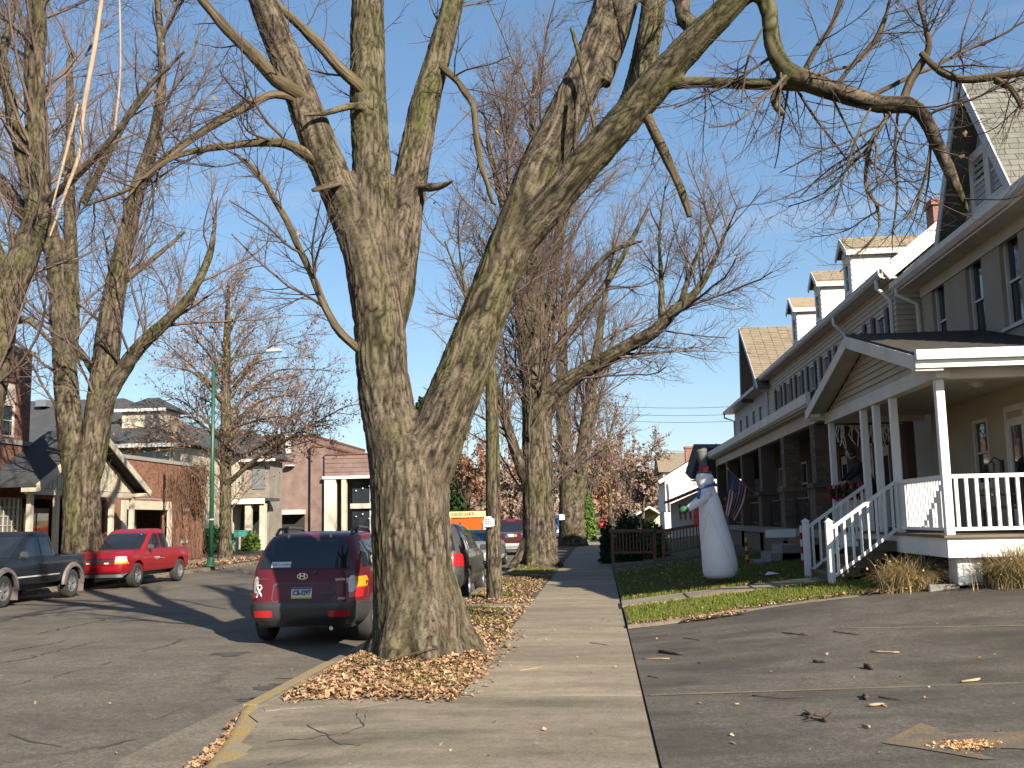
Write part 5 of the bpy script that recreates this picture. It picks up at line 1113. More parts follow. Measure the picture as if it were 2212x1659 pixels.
# ---- other cars of the near kerb
def hatch(t, pmat, sl, n, rear, wheel_y, wr, side_w, lamp, bumper='plastic', extra=()):
    sh = Shell(sl, n); yf, yr = wheel_y
    body('body', sh, pmat, t, [xcyl(yf, wr, wr+.07, -1.2, 1.2), xcyl(yr, wr, wr+.07, -1.2, 1.2)])
    L = [('rear_window', 'cabin', patch(sh, 'rear', rear, .007, 13)), ('rear_bumper', bumper, patch(sh, 'rear', [(.30, -.76, .76), (.38, -.86, .86), (.60, -.87, .87)], .06, 15, .09))]
    for s in (-1, 1):
        for rows in side_w: L.append(('side_window', 'cabin', patch(sh, 'side', rows, .005, 8, sgn=s)))
        for z0, z1, x0, x1, mt in lamp: L.append(('tail_lamp', mt, patch(sh, 'rear', [(z0, s*x0, s*x1), (z1, s*x0, s*(x1-.02))], .01, 6)))
        L.append(('sill_cladding', bumper, patch(sh, 'side', [(.30, yr+.5, yf-.5), (.46, yr+.5, yf-.5)], .012, 9, .03, sgn=s)))
        L.append(('door_handle', 'chrome', patch(sh, 'side', [(.98, .05, .2), (1.005, .05, .2)], .02, 4, sgn=s))); L.append(('door_handle', 'chrome', patch(sh, 'side', [(.98, -.95, -.8), (1.005, -.95, -.8)], .02, 4, sgn=s)))
        for yy in (1.0, -.08, -1.02): L.append(('door_seam', 'black', patch(sh, 'side', [(.48, yy, yy+.012), (1.08, yy, yy+.012)], .002, 3, sgn=s)))
        MB().box(s*.90, s*1.06, .78, .86, 1.06, 1.2).build('door_mirror', pmat, t, True, bevel=.02)
    add_parts(t, sh, L); wheels(t, .80, yf, yr, wr, .215, 6); under(t, .70, yr-.5, yf+.4, .24, .5)
    return sh
mpv = thing('grey_crossover', 'dark grey crossover with red tail lamp parked just beyond the big trunk', 'car', (-3.93, 25.0, RDZ))
sl = [(.30, -2.2, 2.2, .82), (.42, -2.32, 2.3, .90), (.60, -2.34, 2.32, .925), (.95, -2.28, 2.2, .92), (1.05, -2.25, 1.6, .90), (1.12, -2.22, 1.1, .885), (1.40, -2.08, .55, .80), (1.62, -1.86, .1, .70), (1.70, -1.70, -.15, .62), (1.735, -1.4, -.4, .5)]
sh = hatch(mpv, paint('dark_grey_paint', (.045, .045, .042)), sl, 6.5, [(1.14, -.70, .70), (1.55, -.58, .58)], (1.42, -1.38), .36, ([(1.14, -2.0, -1.25), (1.55, -1.75, -1.05)], [(1.14, -1.15, -.12), (1.58, -.95, -.16)], [(1.14, -.02, .92), (1.57, -.08, .2)]), [(.80, 1.08, .66, .87, 'lampred')], 'greyplastic')
add_parts(mpv, sh, [('tail_lamp_wrap', 'lampred', patch(sh, 'side', [(.80, -2.20, -1.98), (1.08, -2.16, -2.02)], .012, 6, sgn=1))])
MB().box(-.5, .5, -2.31, -2.295, .72, .86).build('licence_plate', M['plate_w'], mpv, True)
dsu = thing('dark_maroon_suv', 'dark maroon SUV seen from behind between the thin trunk and the second big tree', 'car', (-4.55, 54.6, RDZ))
sl = [(.34, -2.2, 2.2, .84), (.46, -2.32, 2.3, .90), (.70, -2.34, 2.3, .93), (1.0, -2.3, 2.2, .92), (1.12, -2.27, 1.2, .90), (1.45, -2.15, .5, .80), (1.70, -2.0, .1, .72), (1.78, -1.85, -.15, .64), (1.81, -1.5, -.4, .5)]
dsh = hatch(dsu, paint('dark_maroon_paint', (.045, .008, .014)), sl, 7, [(1.2, -.74, .74), (1.66, -.66, .66)], (1.4, -1.38), .37, ([(1.18, -2.0, -1.0), (1.6, -1.85, -.95)], [(1.18, -.9, -.1), (1.6, -.85, -.12)], [(1.18, 0, .95), (1.6, -.02, .3)]), [(.85, 1.1, .74, .88, 'lampred')], 'gutter')
add_parts(dsu, dsh, [('high_stop_lamp', 'lampred', patch(dsh, 'rear', [(1.70, -.2, .2), (1.74, -.2, .2)], .02, 5)), ('chrome_strip', 'chrome', patch(dsh, 'rear', [(1.10, -.6, .6), (1.15, -.6, .6)], .02, 9)), ('licence_plate', 'plate_w', patch(dsh, 'rear', [(.92, -.2, .14), (1.06, -.2, .14)], .015, 5)), ('round_sticker', 'lampamber', patch(dsh, 'rear', [(.93, .17, .30), (1.05, .17, .30)], .015, 5))])
sed = thing('silver_sedan', 'silver blue sedan glimpsed between the grey crossover and the thin trunk', 'car', (-4.75, 40.5, RDZ))
sl = [(.28, -2.2, 2.2, .80), (.40, -2.32, 2.3, .86), (.62, -2.34, 2.32, .88), (.85, -2.30, 2.2, .87), (.95, -2.2, 1.6, .85), (1.0, -1.75, 1.1, .83), (1.2, -1.3, .7, .74), (1.36, -.95, .3, .64), (1.43, -.7, 0, .5)]
sh = hatch(sed, paint('silver_blue_paint', (.12, .13, .15)), sl, 6.5, [(1.02, -.66, .66), (1.34, -.52, .52)], (1.4, -1.38), .31, ([(1.03, -1.2, -.1), (1.32, -.8, -.12)], [(1.03, 0, .9), (1.32, -.04, .4)]), [(.68, .84, .5, .84, 'lampred')], 'gutter')
# ---- the lift truck and the vehicles far down the street
org = surf('safety_orange_paint', (.72, .11, .015), .4, .06, 3, 40, .04); crm = surf('cream_boom_paint', (.66, .50, .26), .5, .06, 3, 40, .04)
lt = thing('lift_truck', 'orange and white lift truck with cream boom beyond the parked cars', 'truck', (-7.9, 60.0, RDZ), math.radians(-12))
MB().box(-1.9, 2.0, -.9, .9, .55, 1.0).build('chassis', M['white'], lt, True, bevel=.03)
MB().prism([(-1.6, -.95, 1.0), (1.3, -.95, 1.0), (1.3, -.95, 1.9), (-1.3, -.95, 1.9), (-1.75, -.95, 1.55)], (0, 1.9, 0)).build('body', org, lt, True, bevel=.02)
MB().box(-2.4, 1.7, -.45, .25, 1.96, 2.32).build('boom', crm, lt, True, bevel=.02); MB().prism([(-1.0, -.4, 1.9), (-.6, -.4, 1.9), (-1.2, -.4, 2.0), (-1.6, -.4, 2.0)], (0, .6, 0)).build('boom_bracket', crm, lt, True)
text('boom_lettering', 'OLD LIFT', .26, M['black'], lt, (.05, -.46, 2.14), (math.pi/2, 0, 0), sx=1.3)
MB().box(-1.0, -.45, -.962, -.952, 1.42, 1.55).build('maker_plate', M['white'], lt, True); MB().box(.0, .1, -.962, -.952, 1.6, 1.68).build('knob', M['black'], lt, True); MB().box(-.4, .1, -.962, -.952, 1.1, 1.2).build('maker_plate', M['white'], lt, True)
MB().box(1.35, 2.0, -.9, .9, 1.0, 1.75).build('cab', M['white'], lt, True, bevel=.06); MB().box(1.5, 1.9, -.912, -.902, 1.35, 1.65).build('cab_window', M['cabin'], lt, True)
for x in (-1.2, 1.3):
    for s in (-.8, .8):
        w_ = wheel(lt, s, 0, .42, .28, 6); w_.location = (x, s, .42); w_.rotation_euler = (0, 0, math.pi/2)
btr = thing('blue_truck', 'blue truck with round headlamp far down the street beside the third tree', 'truck', (-3.75, 76, RDZ), math.pi)
sl = [(.5, -2.4, 2.4, .9), (.9, -2.45, 2.45, .95), (1.3, -2.45, 2.3, .94), (1.4, -2.4, 1.2, .92), (1.8, -1.0, .7, .8), (2.0, -.8, .3, .7)]
s5 = Shell(sl, 8); body('body', s5, paint('blue_truck_paint', (.03, .07, .15)), btr, [xcyl(1.6, .4, .48, -1.2, 1.2), xcyl(-1.5, .4, .48, -1.2, 1.2)])
add_parts(btr, s5, [('windscreen', 'cabin', patch(s5, 'front', [(1.42, -.78, .78), (1.8, -.66, .66)], .006, 9)), ('grille', 'black', patch(s5, 'front', [(.7, -.5, .5), (1.0, -.5, .5)], .01, 9)), ('headlamp', 'lampclear', patch(s5, 'front', [(.8, .6, .85), (1.0, .6, .85)], .02, 5)), ('headlamp', 'lampclear', patch(s5, 'front', [(.8, -.85, -.6), (1.0, -.85, -.6)], .02, 5)), ('front_bumper', 'chrome', patch(s5, 'front', [(.5, -.85, .85), (.62, -.85, .85)], .08, 9))])
wheels(btr, .78, 1.6, -1.5, .4, .25, 6); under(btr, .6, -2, 2, .35, .6)
dc = thing('distant_red_car', 'tiny red car at the far end of the sidewalk', 'car', at(1298, 1150, 150)+Vector((0, 0, 0)), .3); dc.location.z = -.05
s6 = Shell([(.28, -2.1, 2.1, .8), (.6, -2.2, 2.2, .86), (.9, -2.15, 2.0, .85), (1.0, -1.6, 1.0, .82), (1.35, -.9, .3, .64), (1.42, -.7, 0, .5)], 6); body('body', s6, paint('far_red_paint', (.32, .03, .03)), dc)
add_parts(dc, s6, [('windscreen', 'cabin', patch(s6, 'front', [(1.0, -.6, .6), (1.32, -.5, .5)], .01, 7)), ('rear_window', 'cabin', patch(s6, 'rear', [(1.0, -.6, .6), (1.32, -.5, .5)], .01, 7))]); wheels(dc, .76, 1.3, -1.3, .31, .2, 5)
# ------------------------------------------------------------ trees
def vnoise(P, seed=0):
    """cheap vectorised value noise in -1..1"""
    Pi = np.floor(P).astype(np.int64); f = P-Pi; f = f*f*(3-2*f); out = 0
    for dx in (0, 1):
        for dy in (0, 1):
            for dz in (0, 1):
                h = (Pi[:, 0]+dx)*374761393+(Pi[:, 1]+dy)*668265263+(Pi[:, 2]+dz)*2147483647+seed*1274126177
                h = (h ^ (h >> 13))*1274126177; h = (h ^ (h >> 16)) & 0xffff
                wgt = (f[:, 0] if dx else 1-f[:, 0])*(f[:, 1] if dy else 1-f[:, 1])*(f[:, 2] if dz else 1-f[:, 2])
                out = out+wgt*(h/32767.5-1)
    return out
def catmull(P, R, step):
    P = np.array(P, float); R = np.array(R, float); A = np.vstack([2*P[0]-P[1], P, 2*P[-1]-P[-2]]); op, orr = [], []
    for i in range(len(P)-1):
        L = np.linalg.norm(P[i+1]-P[i]); k = max(2, int(L/step)); p0, p1, p2, p3 = A[i:i+4]
        for j in range(k):
            t = j/k; op.append(.5*((2*p1)+(-p0+p2)*t+(2*p0-5*p1+4*p2-p3)*t*t+(-p0+3*p1-3*p2+p3)*t**3)); orr.append(R[i]+(R[i+1]-R[i])*t)
    op.append(P[-1]); orr.append(R[-1]); return np.array(op), np.array(orr)
def resample(P, R, K):
    d = np.r_[0, np.cumsum(np.linalg.norm(np.diff(P, axis=0), axis=1))]; s = np.linspace(0, d[-1], K)
    return np.stack([np.interp(s, d, P[:, i]) for i in range(3)], 1), np.interp(s, d, R)
def tubes(P, R, sides, cap=False):
    """P (n,k,3) polylines, R (n,k) radii -> verts, quads, bark coordinates"""
    n, k, _ = P.shape; T = np.empty_like(P); T[:, 1:-1] = P[:, 2:]-P[:, :-2]; T[:, 0] = P[:, 1]-P[:, 0]; T[:, -1] = P[:, -1]-P[:, -2]
    T /= np.linalg.norm(T, axis=2, keepdims=True)+1e-9
    ref = np.where(np.abs(T[:, :1, 2:3]) > .75, np.array([[[1., .13, 0]]]), np.array([[[.1, .05, 1.]]])); ref = np.broadcast_to(ref, P.shape)
    A = np.cross(T, ref); A /= np.linalg.norm(A, axis=2, keepdims=True)+1e-9; B = np.cross(T, A)
    an = np.linspace(0, 2*np.pi, sides, endpoint=False); ca, sa = np.cos(an), np.sin(an)
    V = P[:, :, None]+R[:, :, None, None]*(A[:, :, None]*ca[None, None, :, None]+B[:, :, None]*sa[None, None, :, None])
    s = np.concatenate([np.zeros((n, 1)), np.cumsum(np.linalg.norm(np.diff(P, axis=1), axis=2), 1)], 1)+RNG.uniform(0, 50, (n, 1))
    bk = np.empty(V.shape); bk[..., 0] = R[:, :, None]*ca; bk[..., 1] = R[:, :, None]*sa; bk[..., 2] = s[:, :, None]; bk[..., 0] += RNG.uniform(0, 20, (n, 1, 1))
    base = (np.arange(n)*k*sides)[:, None, None]; i = (np.arange(k-1)*sides)[None, :, None]; j = np.arange(sides)[None, None, :]; j2 = (j+1) % sides
    F = np.stack([base+i+j, base+i+j2, base+i+sides+j2, base+i+sides+j], -1).reshape(-1, 4)
    return V.reshape(-1, 3), F, bk.reshape(-1, 3)
class Bag:
    def __init__(s): s.V = []; s.F = []; s.B = []; s.n = 0
    def add(s, P, R, sides):
        V, F, B = tubes(P, R, sides); s.V.append(V); s.F.append(F+s.n); s.B.append(B); s.n += len(V)
    def mesh(s, name, mat, smooth=True): return np_mesh(name, np.vstack(s.V), np.vstack(s.F), mat, smooth, {'bark': np.vstack(s.B)})
def spawn(P, R, dens, t0, t1, lf, ang, up, wander, K, grav=(0, 0), rmax=.62, rlen=.011, tip=.35, rmin=.003, keep=None):
    n, k, _ = P.shape; L = np.linalg.norm(np.diff(P, axis=1), axis=2).sum(1); cnt = RNG.poisson(np.maximum(L*(t1-t0)*dens, .001)); idx = np.repeat(np.arange(n), cnt); m = len(idx)
    if m == 0: return np.zeros((0, K, 3)), np.zeros((0, K))
    t = RNG.uniform(t0, t1, m)*(k-1); i0 = np.minimum(t.astype(int), k-2); f = (t-i0)[:, None]
    S0 = P[idx, i0]*(1-f)+P[idx, i0+1]*f; T = P[idx, i0+1]-P[idx, i0]; T /= np.linalg.norm(T, axis=1, keepdims=True)+1e-9
    r0 = R[idx, i0]*(1-f[:, 0])+R[idx, i0+1]*f[:, 0]
    N_ = RNG.normal(size=(m, 3)); N_ -= (N_*T).sum(1, keepdims=True)*T; N_ /= np.linalg.norm(N_, axis=1, keepdims=True)+1e-9
    a = np.radians(RNG.uniform(*ang, m))[:, None]; D = T*np.cos(a)+N_*np.sin(a); D[:, 2] += up; D /= np.linalg.norm(D, axis=1, keepdims=True)
    ln = lf(L[idx], t/(k-1), m); st = (ln/(K-1))[:, None]; out = np.empty((m, K, 3)); out[:, 0] = S0
    drift = RNG.normal(size=(m, 3))*wander*.3
    for q in range(1, K):
        g = grav[0]+(grav[1]-grav[0])*q/K
        D = D+RNG.normal(size=(m, 3))*wander+drift*.6; D[:, 2] += g; D /= np.linalg.norm(D, axis=1, keepdims=True); out[:, q] = out[:, q-1]+D*st
    rs = np.clip(np.minimum(r0*rmax, ln*rlen+.002), rmin, None); prof = np.linspace(1, tip, K)[None]
    Rr = np.maximum(rs[:, None]*prof, rmin*.6)
    if keep is not None: k_ = keep(out); out, Rr = out[k_], Rr[k_]
    return out, Rr
def uni(a, b): return lambda L, t, m: RNG.uniform(a, b, m)
def rel(a, b, lo, hi): return lambda L, t, m: np.clip(L*(1-t*.55)*RNG.uniform(a, b, m), lo, hi)
def limb_px(pts, step=.25):
    P = [at(a, b, Y) for a, b, Y, r in pts]; R = [r*Y/2212*1.0 for a, b, Y, r in pts]; return catmull([tuple(p) for p in P], R, step)
def blend_trunk(name, tubs, voxel, mat, parent, amp=.012, smooth_it=4, sides=20, freq=1.):
    """limbs welded into one bark surface"""
    bg_ = Bag(); segA, segB, segR, segS = [], [], [], []
    Vs, Fs, n = [], [], 0
    for P, R in tubs:
        V, F, B = tubes(P[None], R[None], sides); k = len(P); Vs.append(V); Fl = [tuple(q) for q in (F+n)]
        Fl += [tuple(range(n, n+sides))[::-1], tuple(range(n+(k-1)*sides, n+k*sides))]; Fs += Fl; n += len(V)
        d = np.r_[0, np.cumsum(np.linalg.norm(np.diff(P, axis=0), axis=1))]+RNG.uniform(0, 30)
        segA.append(P[:-1]); segB.append(P[1:]); segR.append(np.stack([R[:-1], R[1:]], 1)); segS.append(np.stack([d[:-1], d[1:]], 1))
    me = bpy.data.meshes.new(name); me.from_pydata([tuple(v) for v in np.vstack(Vs)], [], Fs); me.update(); bm = bmesh.new(); bm.from_mesh(me); bmesh.ops.recalc_face_normals(bm, faces=bm.faces); bm.to_mesh(me); bm.free()
    o = bpy.data.objects.new(name, me); COL.objects.link(o); md = o.modifiers.new('r', 'REMESH'); md.mode = 'VOXEL'; md.voxel_size = voxel; md.use_smooth_shade = True
    ms = o.modifiers.new('s', 'SMOOTH'); ms.factor = .5; ms.iterations = smooth_it
    dg = bpy.context.evaluated_depsgraph_get(); dg.update(); m2 = bpy.data.meshes.new_from_object(o.evaluated_get(dg)); bpy.data.objects.remove(o)
    N_ = len(m2.vertices); V = np.empty(N_*3, np.float32); m2.vertices.foreach_get('co', V); V = V.reshape(-1, 3).astype(float); NR = np.empty(N_*3, np.float32); m2.vertices.foreach_get('normal', NR); NR = NR.reshape(-1, 3)
    num = np.zeros((N_, 3)); den = np.zeros(N_)+1e-12; rad = np.full(N_, .05); best = np.full(N_, 1e9)
    for A, B, Rr, Ss in zip(segA, segB, segR, segS):
        rm = Rr.max()+.35; lo, hi = np.minimum(A, B).min(0)-rm, np.maximum(A, B).max(0)+rm
        ids = np.where(((V > lo) & (V < hi)).all(1))[0]
        if not len(ids): continue
        AB = B-A; L2 = (AB**2).sum(1)+1e-9; T = AB.mean(0); T = T/np.linalg.norm(T); rf = np.array([1., .13, 0]) if abs(T[2]) > .75 else np.array([.1, .05, 1.]); X = np.cross(T, rf); X /= np.linalg.norm(X); Yv = np.cross(T, X)
        for c in range(0, len(ids), 6000):
            id_ = ids[c:c+6000]; v = V[id_]; t = np.clip(((v[:, None]-A[None])*AB[None]).sum(2)/L2[None], 0, 1); dd = np.linalg.norm(v[:, None]-(A[None]+t[..., None]*AB[None]), axis=2); r_ = Rr[None, :, 0]*(1-t)+Rr[None, :, 1]*t
            q = np.argmin(dd-r_, axis=1); ii = np.arange(len(v)); tt = t[ii, q]; gap = (dd-r_)[ii, q]; w_ = v-(A[q]+tt[:, None]*AB[q]); rr_ = r_[ii, q]
            bc = np.stack([(w_*X).sum(1), (w_*Yv).sum(1), Ss[q, 0]*(1-tt)+Ss[q, 1]*tt], 1); k_ = freq
            wob = vnoise(bc*np.array([5, 5, 2.5]), 21)[:, None]*np.array([[.05, .05, .1]]); b2 = bc+wob
            n1 = np.abs(vnoise(b2*np.array([24, 24, 2.6])*k_, 3)); n2 = np.abs(vnoise(b2*np.array([40, 40, 6.0])*k_+7, 5)); fur = np.minimum(1, np.minimum(n1*2.1, n2*1.8+.13)); rough_ = vnoise(b2*np.array([40, 40, 14])*k_, 8)
            moss_ = vnoise(bc*np.array([2.2, 2.2, .8]), 13)*.7+vnoise(bc*np.array([7, 7, 3]), 14)*.4
            wt = np.exp(-np.clip(gap, -.3, .5)/.035)
            num[id_] += wt[:, None]*np.stack([fur, rough_, moss_], 1); den[id_] += wt
            up_ = gap < best[id_]; rad[id_[up_]] = rr_[up_]; best[id_[up_]] = gap[up_]
    bk = num/den[:, None]; lum = vnoise(V*3.2, 4)*.35+vnoise(V*1.4, 6)*.5
    V += NR*(((bk[:, 0]-.75)*1.5+bk[:, 1]*.35+lum)*amp*np.clip(rad/.25, .12, 1.))[:, None]
    m2.vertices.foreach_set('co', V.astype(np.float32).ravel()); at_ = m2.attributes.new('bark', 'FLOAT_VECTOR', 'POINT'); at_.data.foreach_set('vector', bk.astype(np.float32).ravel()); m2.materials.clear(); m2.materials.append(mat); m2.update()
    return link(name, m2, parent)
def leaves(name, C, size, mat, parent, droop=.3, kind=None):
    """small folded leaves centred at C (n,3)"""
    n = len(C); D = RNG.normal(size=(n, 3)); D[:, 2] -= droop; D /= np.linalg.norm(D, axis=1, keepdims=True); U = RNG.normal(size=(n, 3)); U -= (U*D).sum(1, keepdims=True)*D; U /= np.linalg.norm(U, axis=1, keepdims=True); W_ = np.cross(D, U)
    s = RNG.uniform(size[0], size[1], (n, 1)); V = np.stack([C, C+D*s*.5+U*s*.38+W_*s*.15, C+D*s, C+D*s*.5-U*s*.38+W_*s*.15], 1).reshape(-1, 3); b = np.arange(n)[:, None]*4
    F3 = np.vstack([b+np.array([[0, 1, 2]]), b+np.array([[0, 2, 3]])]); rn = np.repeat(RNG.uniform(size=(n, 1)), 4, 0); at_ = np.concatenate([rn, rn, rn], 1)
    o = link(name, np_mesh(name, V, None, mat, False, {'rnd': at_}, F3), parent)
    if kind: o['kind'] = kind
    return o
M['bark'] = barkmat('maple_bark', (.15, .115, .075), (.07, .052, .033), (.065, .07, .016), .5)
def barkw(name, hi, mid, lo, moss, amt):
    m, n, b = nodes(name); a = N(n, 'ShaderNodeAttribute', attribute_name='bark'); sp = N(n, 'ShaderNodeSeparateXYZ'); n.links.new(a.outputs['Vector'], sp.inputs[0]); p = pos(n); fine = nz(n, p, 55, 4, .7)
    c = ramp(n, sp.outputs[0], ((.05, lo), (.38, mid), (.85, hi)))
    c = mixc(n, 1.0, c, ramp(n, nz(n, p, 2.3, 4), ((.3, .72), (.7, 1.18))), 'MULTIPLY'); c = mixc(n, 1.0, c, ramp(n, fine, ((.3, .6), (.7, 1.3))), 'MULTIPLY')
    mf = ramp(n, sp.outputs[2], ((.5, 0), (1.0, 1))); ad = N(n, 'ShaderNodeMath', operation='MULTIPLY_ADD'); n.links.new(sp.outputs[2], ad.inputs[0]); ad.inputs[1].default_value = 1.1; ad.inputs[2].default_value = amt
    cl = N(n, 'ShaderNodeClamp'); n.links.new(ad.outputs[0], cl.inputs[0]); m2 = N(n, 'ShaderNodeMath', operation='MULTIPLY'); n.links.new(cl.outputs[0], m2.inputs[0]); n.links.new(ramp(n, fine, ((.3, .4), (.65, .9))), m2.inputs[1])
    mc = mixc(n, 1.0, moss, ramp(n, sp.outputs[0], ((.0, .35), (.6, 1.1))), 'MULTIPLY'); c = mixc(n, m2.outputs[0], c, mc)
    n.links.new(c, b.inputs['Base Color']); b.inputs['Roughness'].default_value = .95; b.inputs['Specular IOR Level'].default_value = .12; bump(n, b, fine, .6, .012); return m
M['barkw'] = barkw('furrowed_bark', (.135, .110, .080), (.075, .060, .043), (.014, .011, .008), (.062, .066, .018), .14)
M['bark2'] = barkmat('grey_maple_bark', (.22, .17, .11), (.10, .077, .05), (.095, .10, .026), .55)
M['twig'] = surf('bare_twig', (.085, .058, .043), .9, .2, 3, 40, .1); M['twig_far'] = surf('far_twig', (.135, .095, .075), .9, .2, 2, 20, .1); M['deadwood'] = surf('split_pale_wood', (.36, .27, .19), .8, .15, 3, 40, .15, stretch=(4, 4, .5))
M['oakleaf'] = leafmat('rusty_oak_leaf', ((.17, .085, .05), (.28, .14, .07), (.33, .19, .10), (.22, .125, .08))); M['tanleaf'] = leafmat('dry_tan_leaf', ((.20, .125, .065), (.28, .19, .10), (.32, .24, .14)))
TW = (2.2, 1.95, 2.5)
def crown(bag, limbs, tw, l1, l2, l3, up=.25, r=(.006, .0038, .0026), sides=(6, 4, 3), d1=(.75, 1.6), d2=3.2, d3=4.2, grav2=(-.05, .12), keep=None):
    K = 14; P = np.stack([resample(p, q, K)[0] for p, q in limbs]); R = np.stack([resample(p, q, K)[1] for p, q in limbs])
    P1, R1 = spawn(P, R, d1[0]*TW[0]*(tw if not isinstance(tw, bool) else 1), .12, .98, rel(.28, .62, *l1), (30, 65), up, .095, 9, (0, .07), rlen=.013, rmin=r[0])
    P1b, R1b = spawn(P, R, d1[1]*TW[0]*(tw if not isinstance(tw, bool) else 1), .15, .98, uni(.4, 1.1), (40, 80), up*.6, .09, 9, (0, .1), rlen=.008, rmin=r[1])
    if keep: k_ = keep(P1); P1, R1 = P1[k_], R1[k_]
    bag.add(P1, R1, sides[0]); bag.add(P1b, R1b, sides[1])
    P2, R2 = spawn(P1, R1, d2*TW[1]*(tw if not isinstance(tw, bool) else 1), .12, 1., rel(.3, .68, *l2), (25, 60), up*.5, .085, 7, grav2, rlen=.009, rmin=r[1])
    bag.add(P2, R2, sides[1])
    PP = [P2, P1b[:, ::1][:, [0, 1, 3, 4, 5, 7, 8]]]; RR = [R2, R1b[:, [0, 1, 3, 4, 5, 7, 8]]]
    P3, R3 = spawn(np.vstack(PP), np.vstack(RR), d3*TW[2]*(tw if not isinstance(tw, bool) else 1), .12, 1., uni(*l3), (22, 55), up*.35, .08, 5, grav2, rlen=.007, rmin=r[2], tip=.5)
    bag.add(P3, R3, sides[2])
    return P1, P2, P3
# ---- the big double-stemmed maple beside the sidewalk
bt = thing('big_maple', 'huge forked maple with mossy furrowed bark beside the sidewalk, in front of the maroon SUV', 'tree', (-2.26, 12.75, .1))
Yb = 12.75; KT = 12.75/14.15
T0 = [(912, 1440, Yb, 112), (908, 1400, Yb, 104), (898, 1340, Yb, 94), (893, 1250, Yb, 88), (887, 1120, Yb, 86), (884, 1030, Yb, 88), (868, 950, Yb, 74)]
L0 = [(884, 1080, Yb, 80), (864, 980, Yb, 72), (840, 900, Yb, 61), (826, 800, Yb, 58), (820, 700, Yb, 58), (806, 610, Yb, 58), (792, 540, Yb, 56), (778, 490, Yb, 50)]
A_ = [(800, 580, Yb, 50), (757, 470, Yb, 46), (722, 390, 12.615, 43), (688, 310, 12.525, 41), (655, 220, 12.435, 39), (615, 120, 12.345, 37), (578, 30, 12.254, 35), (545, -70, 12.164, 30), (500, -230, 11.984, 22), (450, -420, 11.804, 12)]
B_ = [(806, 600, 12.795, 50), (800, 470, 12.795, 49), (803, 360, 12.885, 45), (797, 250, 12.975, 43), (794, 140, 13.065, 41), (794, 30, 13.155, 39), (798, -90, 13.246, 34), (815, -280, 13.426, 24), (840, -520, 13.516, 12)]
C_ = [(838, 720, 12.930, 36), (858, 630, 12.975, 40), (868, 520, 13.065, 42), (880, 420, 13.155, 42), (897, 330, 13.246, 38), (918, 225, 13.336, 34), (946, 125, 13.426, 30), (972, 30, 13.516, 26), (1000, -80, 13.696, 22), (1060, -260, 13.966, 12)]
R0 = [(888, 1080, Yb, 70), (928, 980, Yb, 66), (960, 900, Yb, 60), (1000, 800, Yb, 57), (1038, 700, Yb, 52), (1073, 600, Yb, 50), (1108, 520, Yb, 52), (1145, 430, Yb, 50)]
D_ = [(1108, 520, Yb, 50), (1146, 420, 12.795, 50), (1180, 335, 12.885, 48), (1218, 260, 12.930, 46), (1262, 170, 12.975, 43), (1298, 80, 13.065, 40), (1322, -10, 13.155, 37), (1345, -120, 13.336, 30), (1370, -320, 13.516, 16)]
E_ = [(1105, 545, Yb, 36), (1165, 470, 12.570, 40), (1245, 375, 12.390, 39), (1325, 285, 12.209, 38), (1405, 195, 12.029, 38), (1478, 112, 11.849, 35), (1550, 40, 11.669, 32), (1600, -8, 11.579, 27), (1640, -20, 11.534, 22), (1662, 30, 11.489, 20), (1668, 90, 11.443, 20), (1695, 150, 11.398, 22), (1755, 180, 11.353, 24), (1830, 205, 11.263, 22), (1905, 226, 11.173, 20), (1962, 226, 11.083, 19), (1996, 252, 11.038, 17), (2022, 305, 10.993, 15), (2047, 360, 10.948, 14), (2068, 410, 10.903, 11), (2092, 458, 10.903, 4)]
G_ = [(1330, 290, 12.615, 30), (1368, 215, 12.885, 31), (1392, 130, 13.065, 30), (1408, 40, 13.246, 29), (1420, -60, 13.426, 26), (1450, -260, 13.696, 14)]
G2 = [(1300, 180, 12.975, 22), (1345, 60, 13.110, 20), (1375, -40, 13.246, 18), (1430, -200, 13.516, 8)]
H_ = [(1400, 196, 12.074, 16), (1440, 182, 11.984, 15), (1520, 178, 11.804, 13), (1610, 181, 11.624, 13), (1700, 183, 11.443, 14), (1745, 186, 11.371, 14)]
E2 = [(1520, 75, 11.804, 22), (1478, 40, 11.894, 20), (1476, -10, 11.984, 17), (1490, -160, 12.254, 10)]
big = [T0, L0, A_, B_, C_, R0, D_, E_, G_, G2, H_, E2]
tb_ = [limb_px(q, .22) for q in big]
for k in range(8):       # root flare
    a = 2*math.pi*k/8+.35; dx, dy = math.cos(a), math.sin(a); f = 1.0+.16*math.sin(3*a)
    pts = [(-2.26+dx*.22, 12.75+dy*.22, 1.0), (-2.26+dx*.32, 12.75+dy*.32, .6), (-2.26+dx*.39*f, 12.75+dy*.42*f, .30), (-2.26+dx*.56*f, 12.75+dy*.58*f, .10), (-2.26+dx*.74*f, 12.75+dy*.74*f, -.05)]
    tb_.append(catmull(pts, [.25, .26, .25, .20, .10], .2))
stubs = [[(890, 402, 13.065, 11), (930, 405, 12.885, 11), (960, 399, 12.795, 8), (983, 388, 12.705, 2)], [(735, 395, 12.435, 8), (715, 400, 12.254, 9), (672, 412, 12.164, 6)], [(790, 232, 12.795, 10), (755, 230, 12.525, 9), (700, 245, 12.254, 7), (655, 248, 12.074, 4)], [(1290, 300, 12.525, 6), (1262, 170, 12.525, 6), (1240, 80, 12.525, 6), (1232, 58, 12.525, 4)], [(1700, 160, 11.353, 9), (1670, 215, 11.353, 9), (1693, 248, 11.353, 8)], [(1240, 330, 12.615, 5), (1245, 260, 12.435, 7), (1252, 180, 12.435, 5)]]
tb_ += [limb_px(q, .12) for q in stubs]
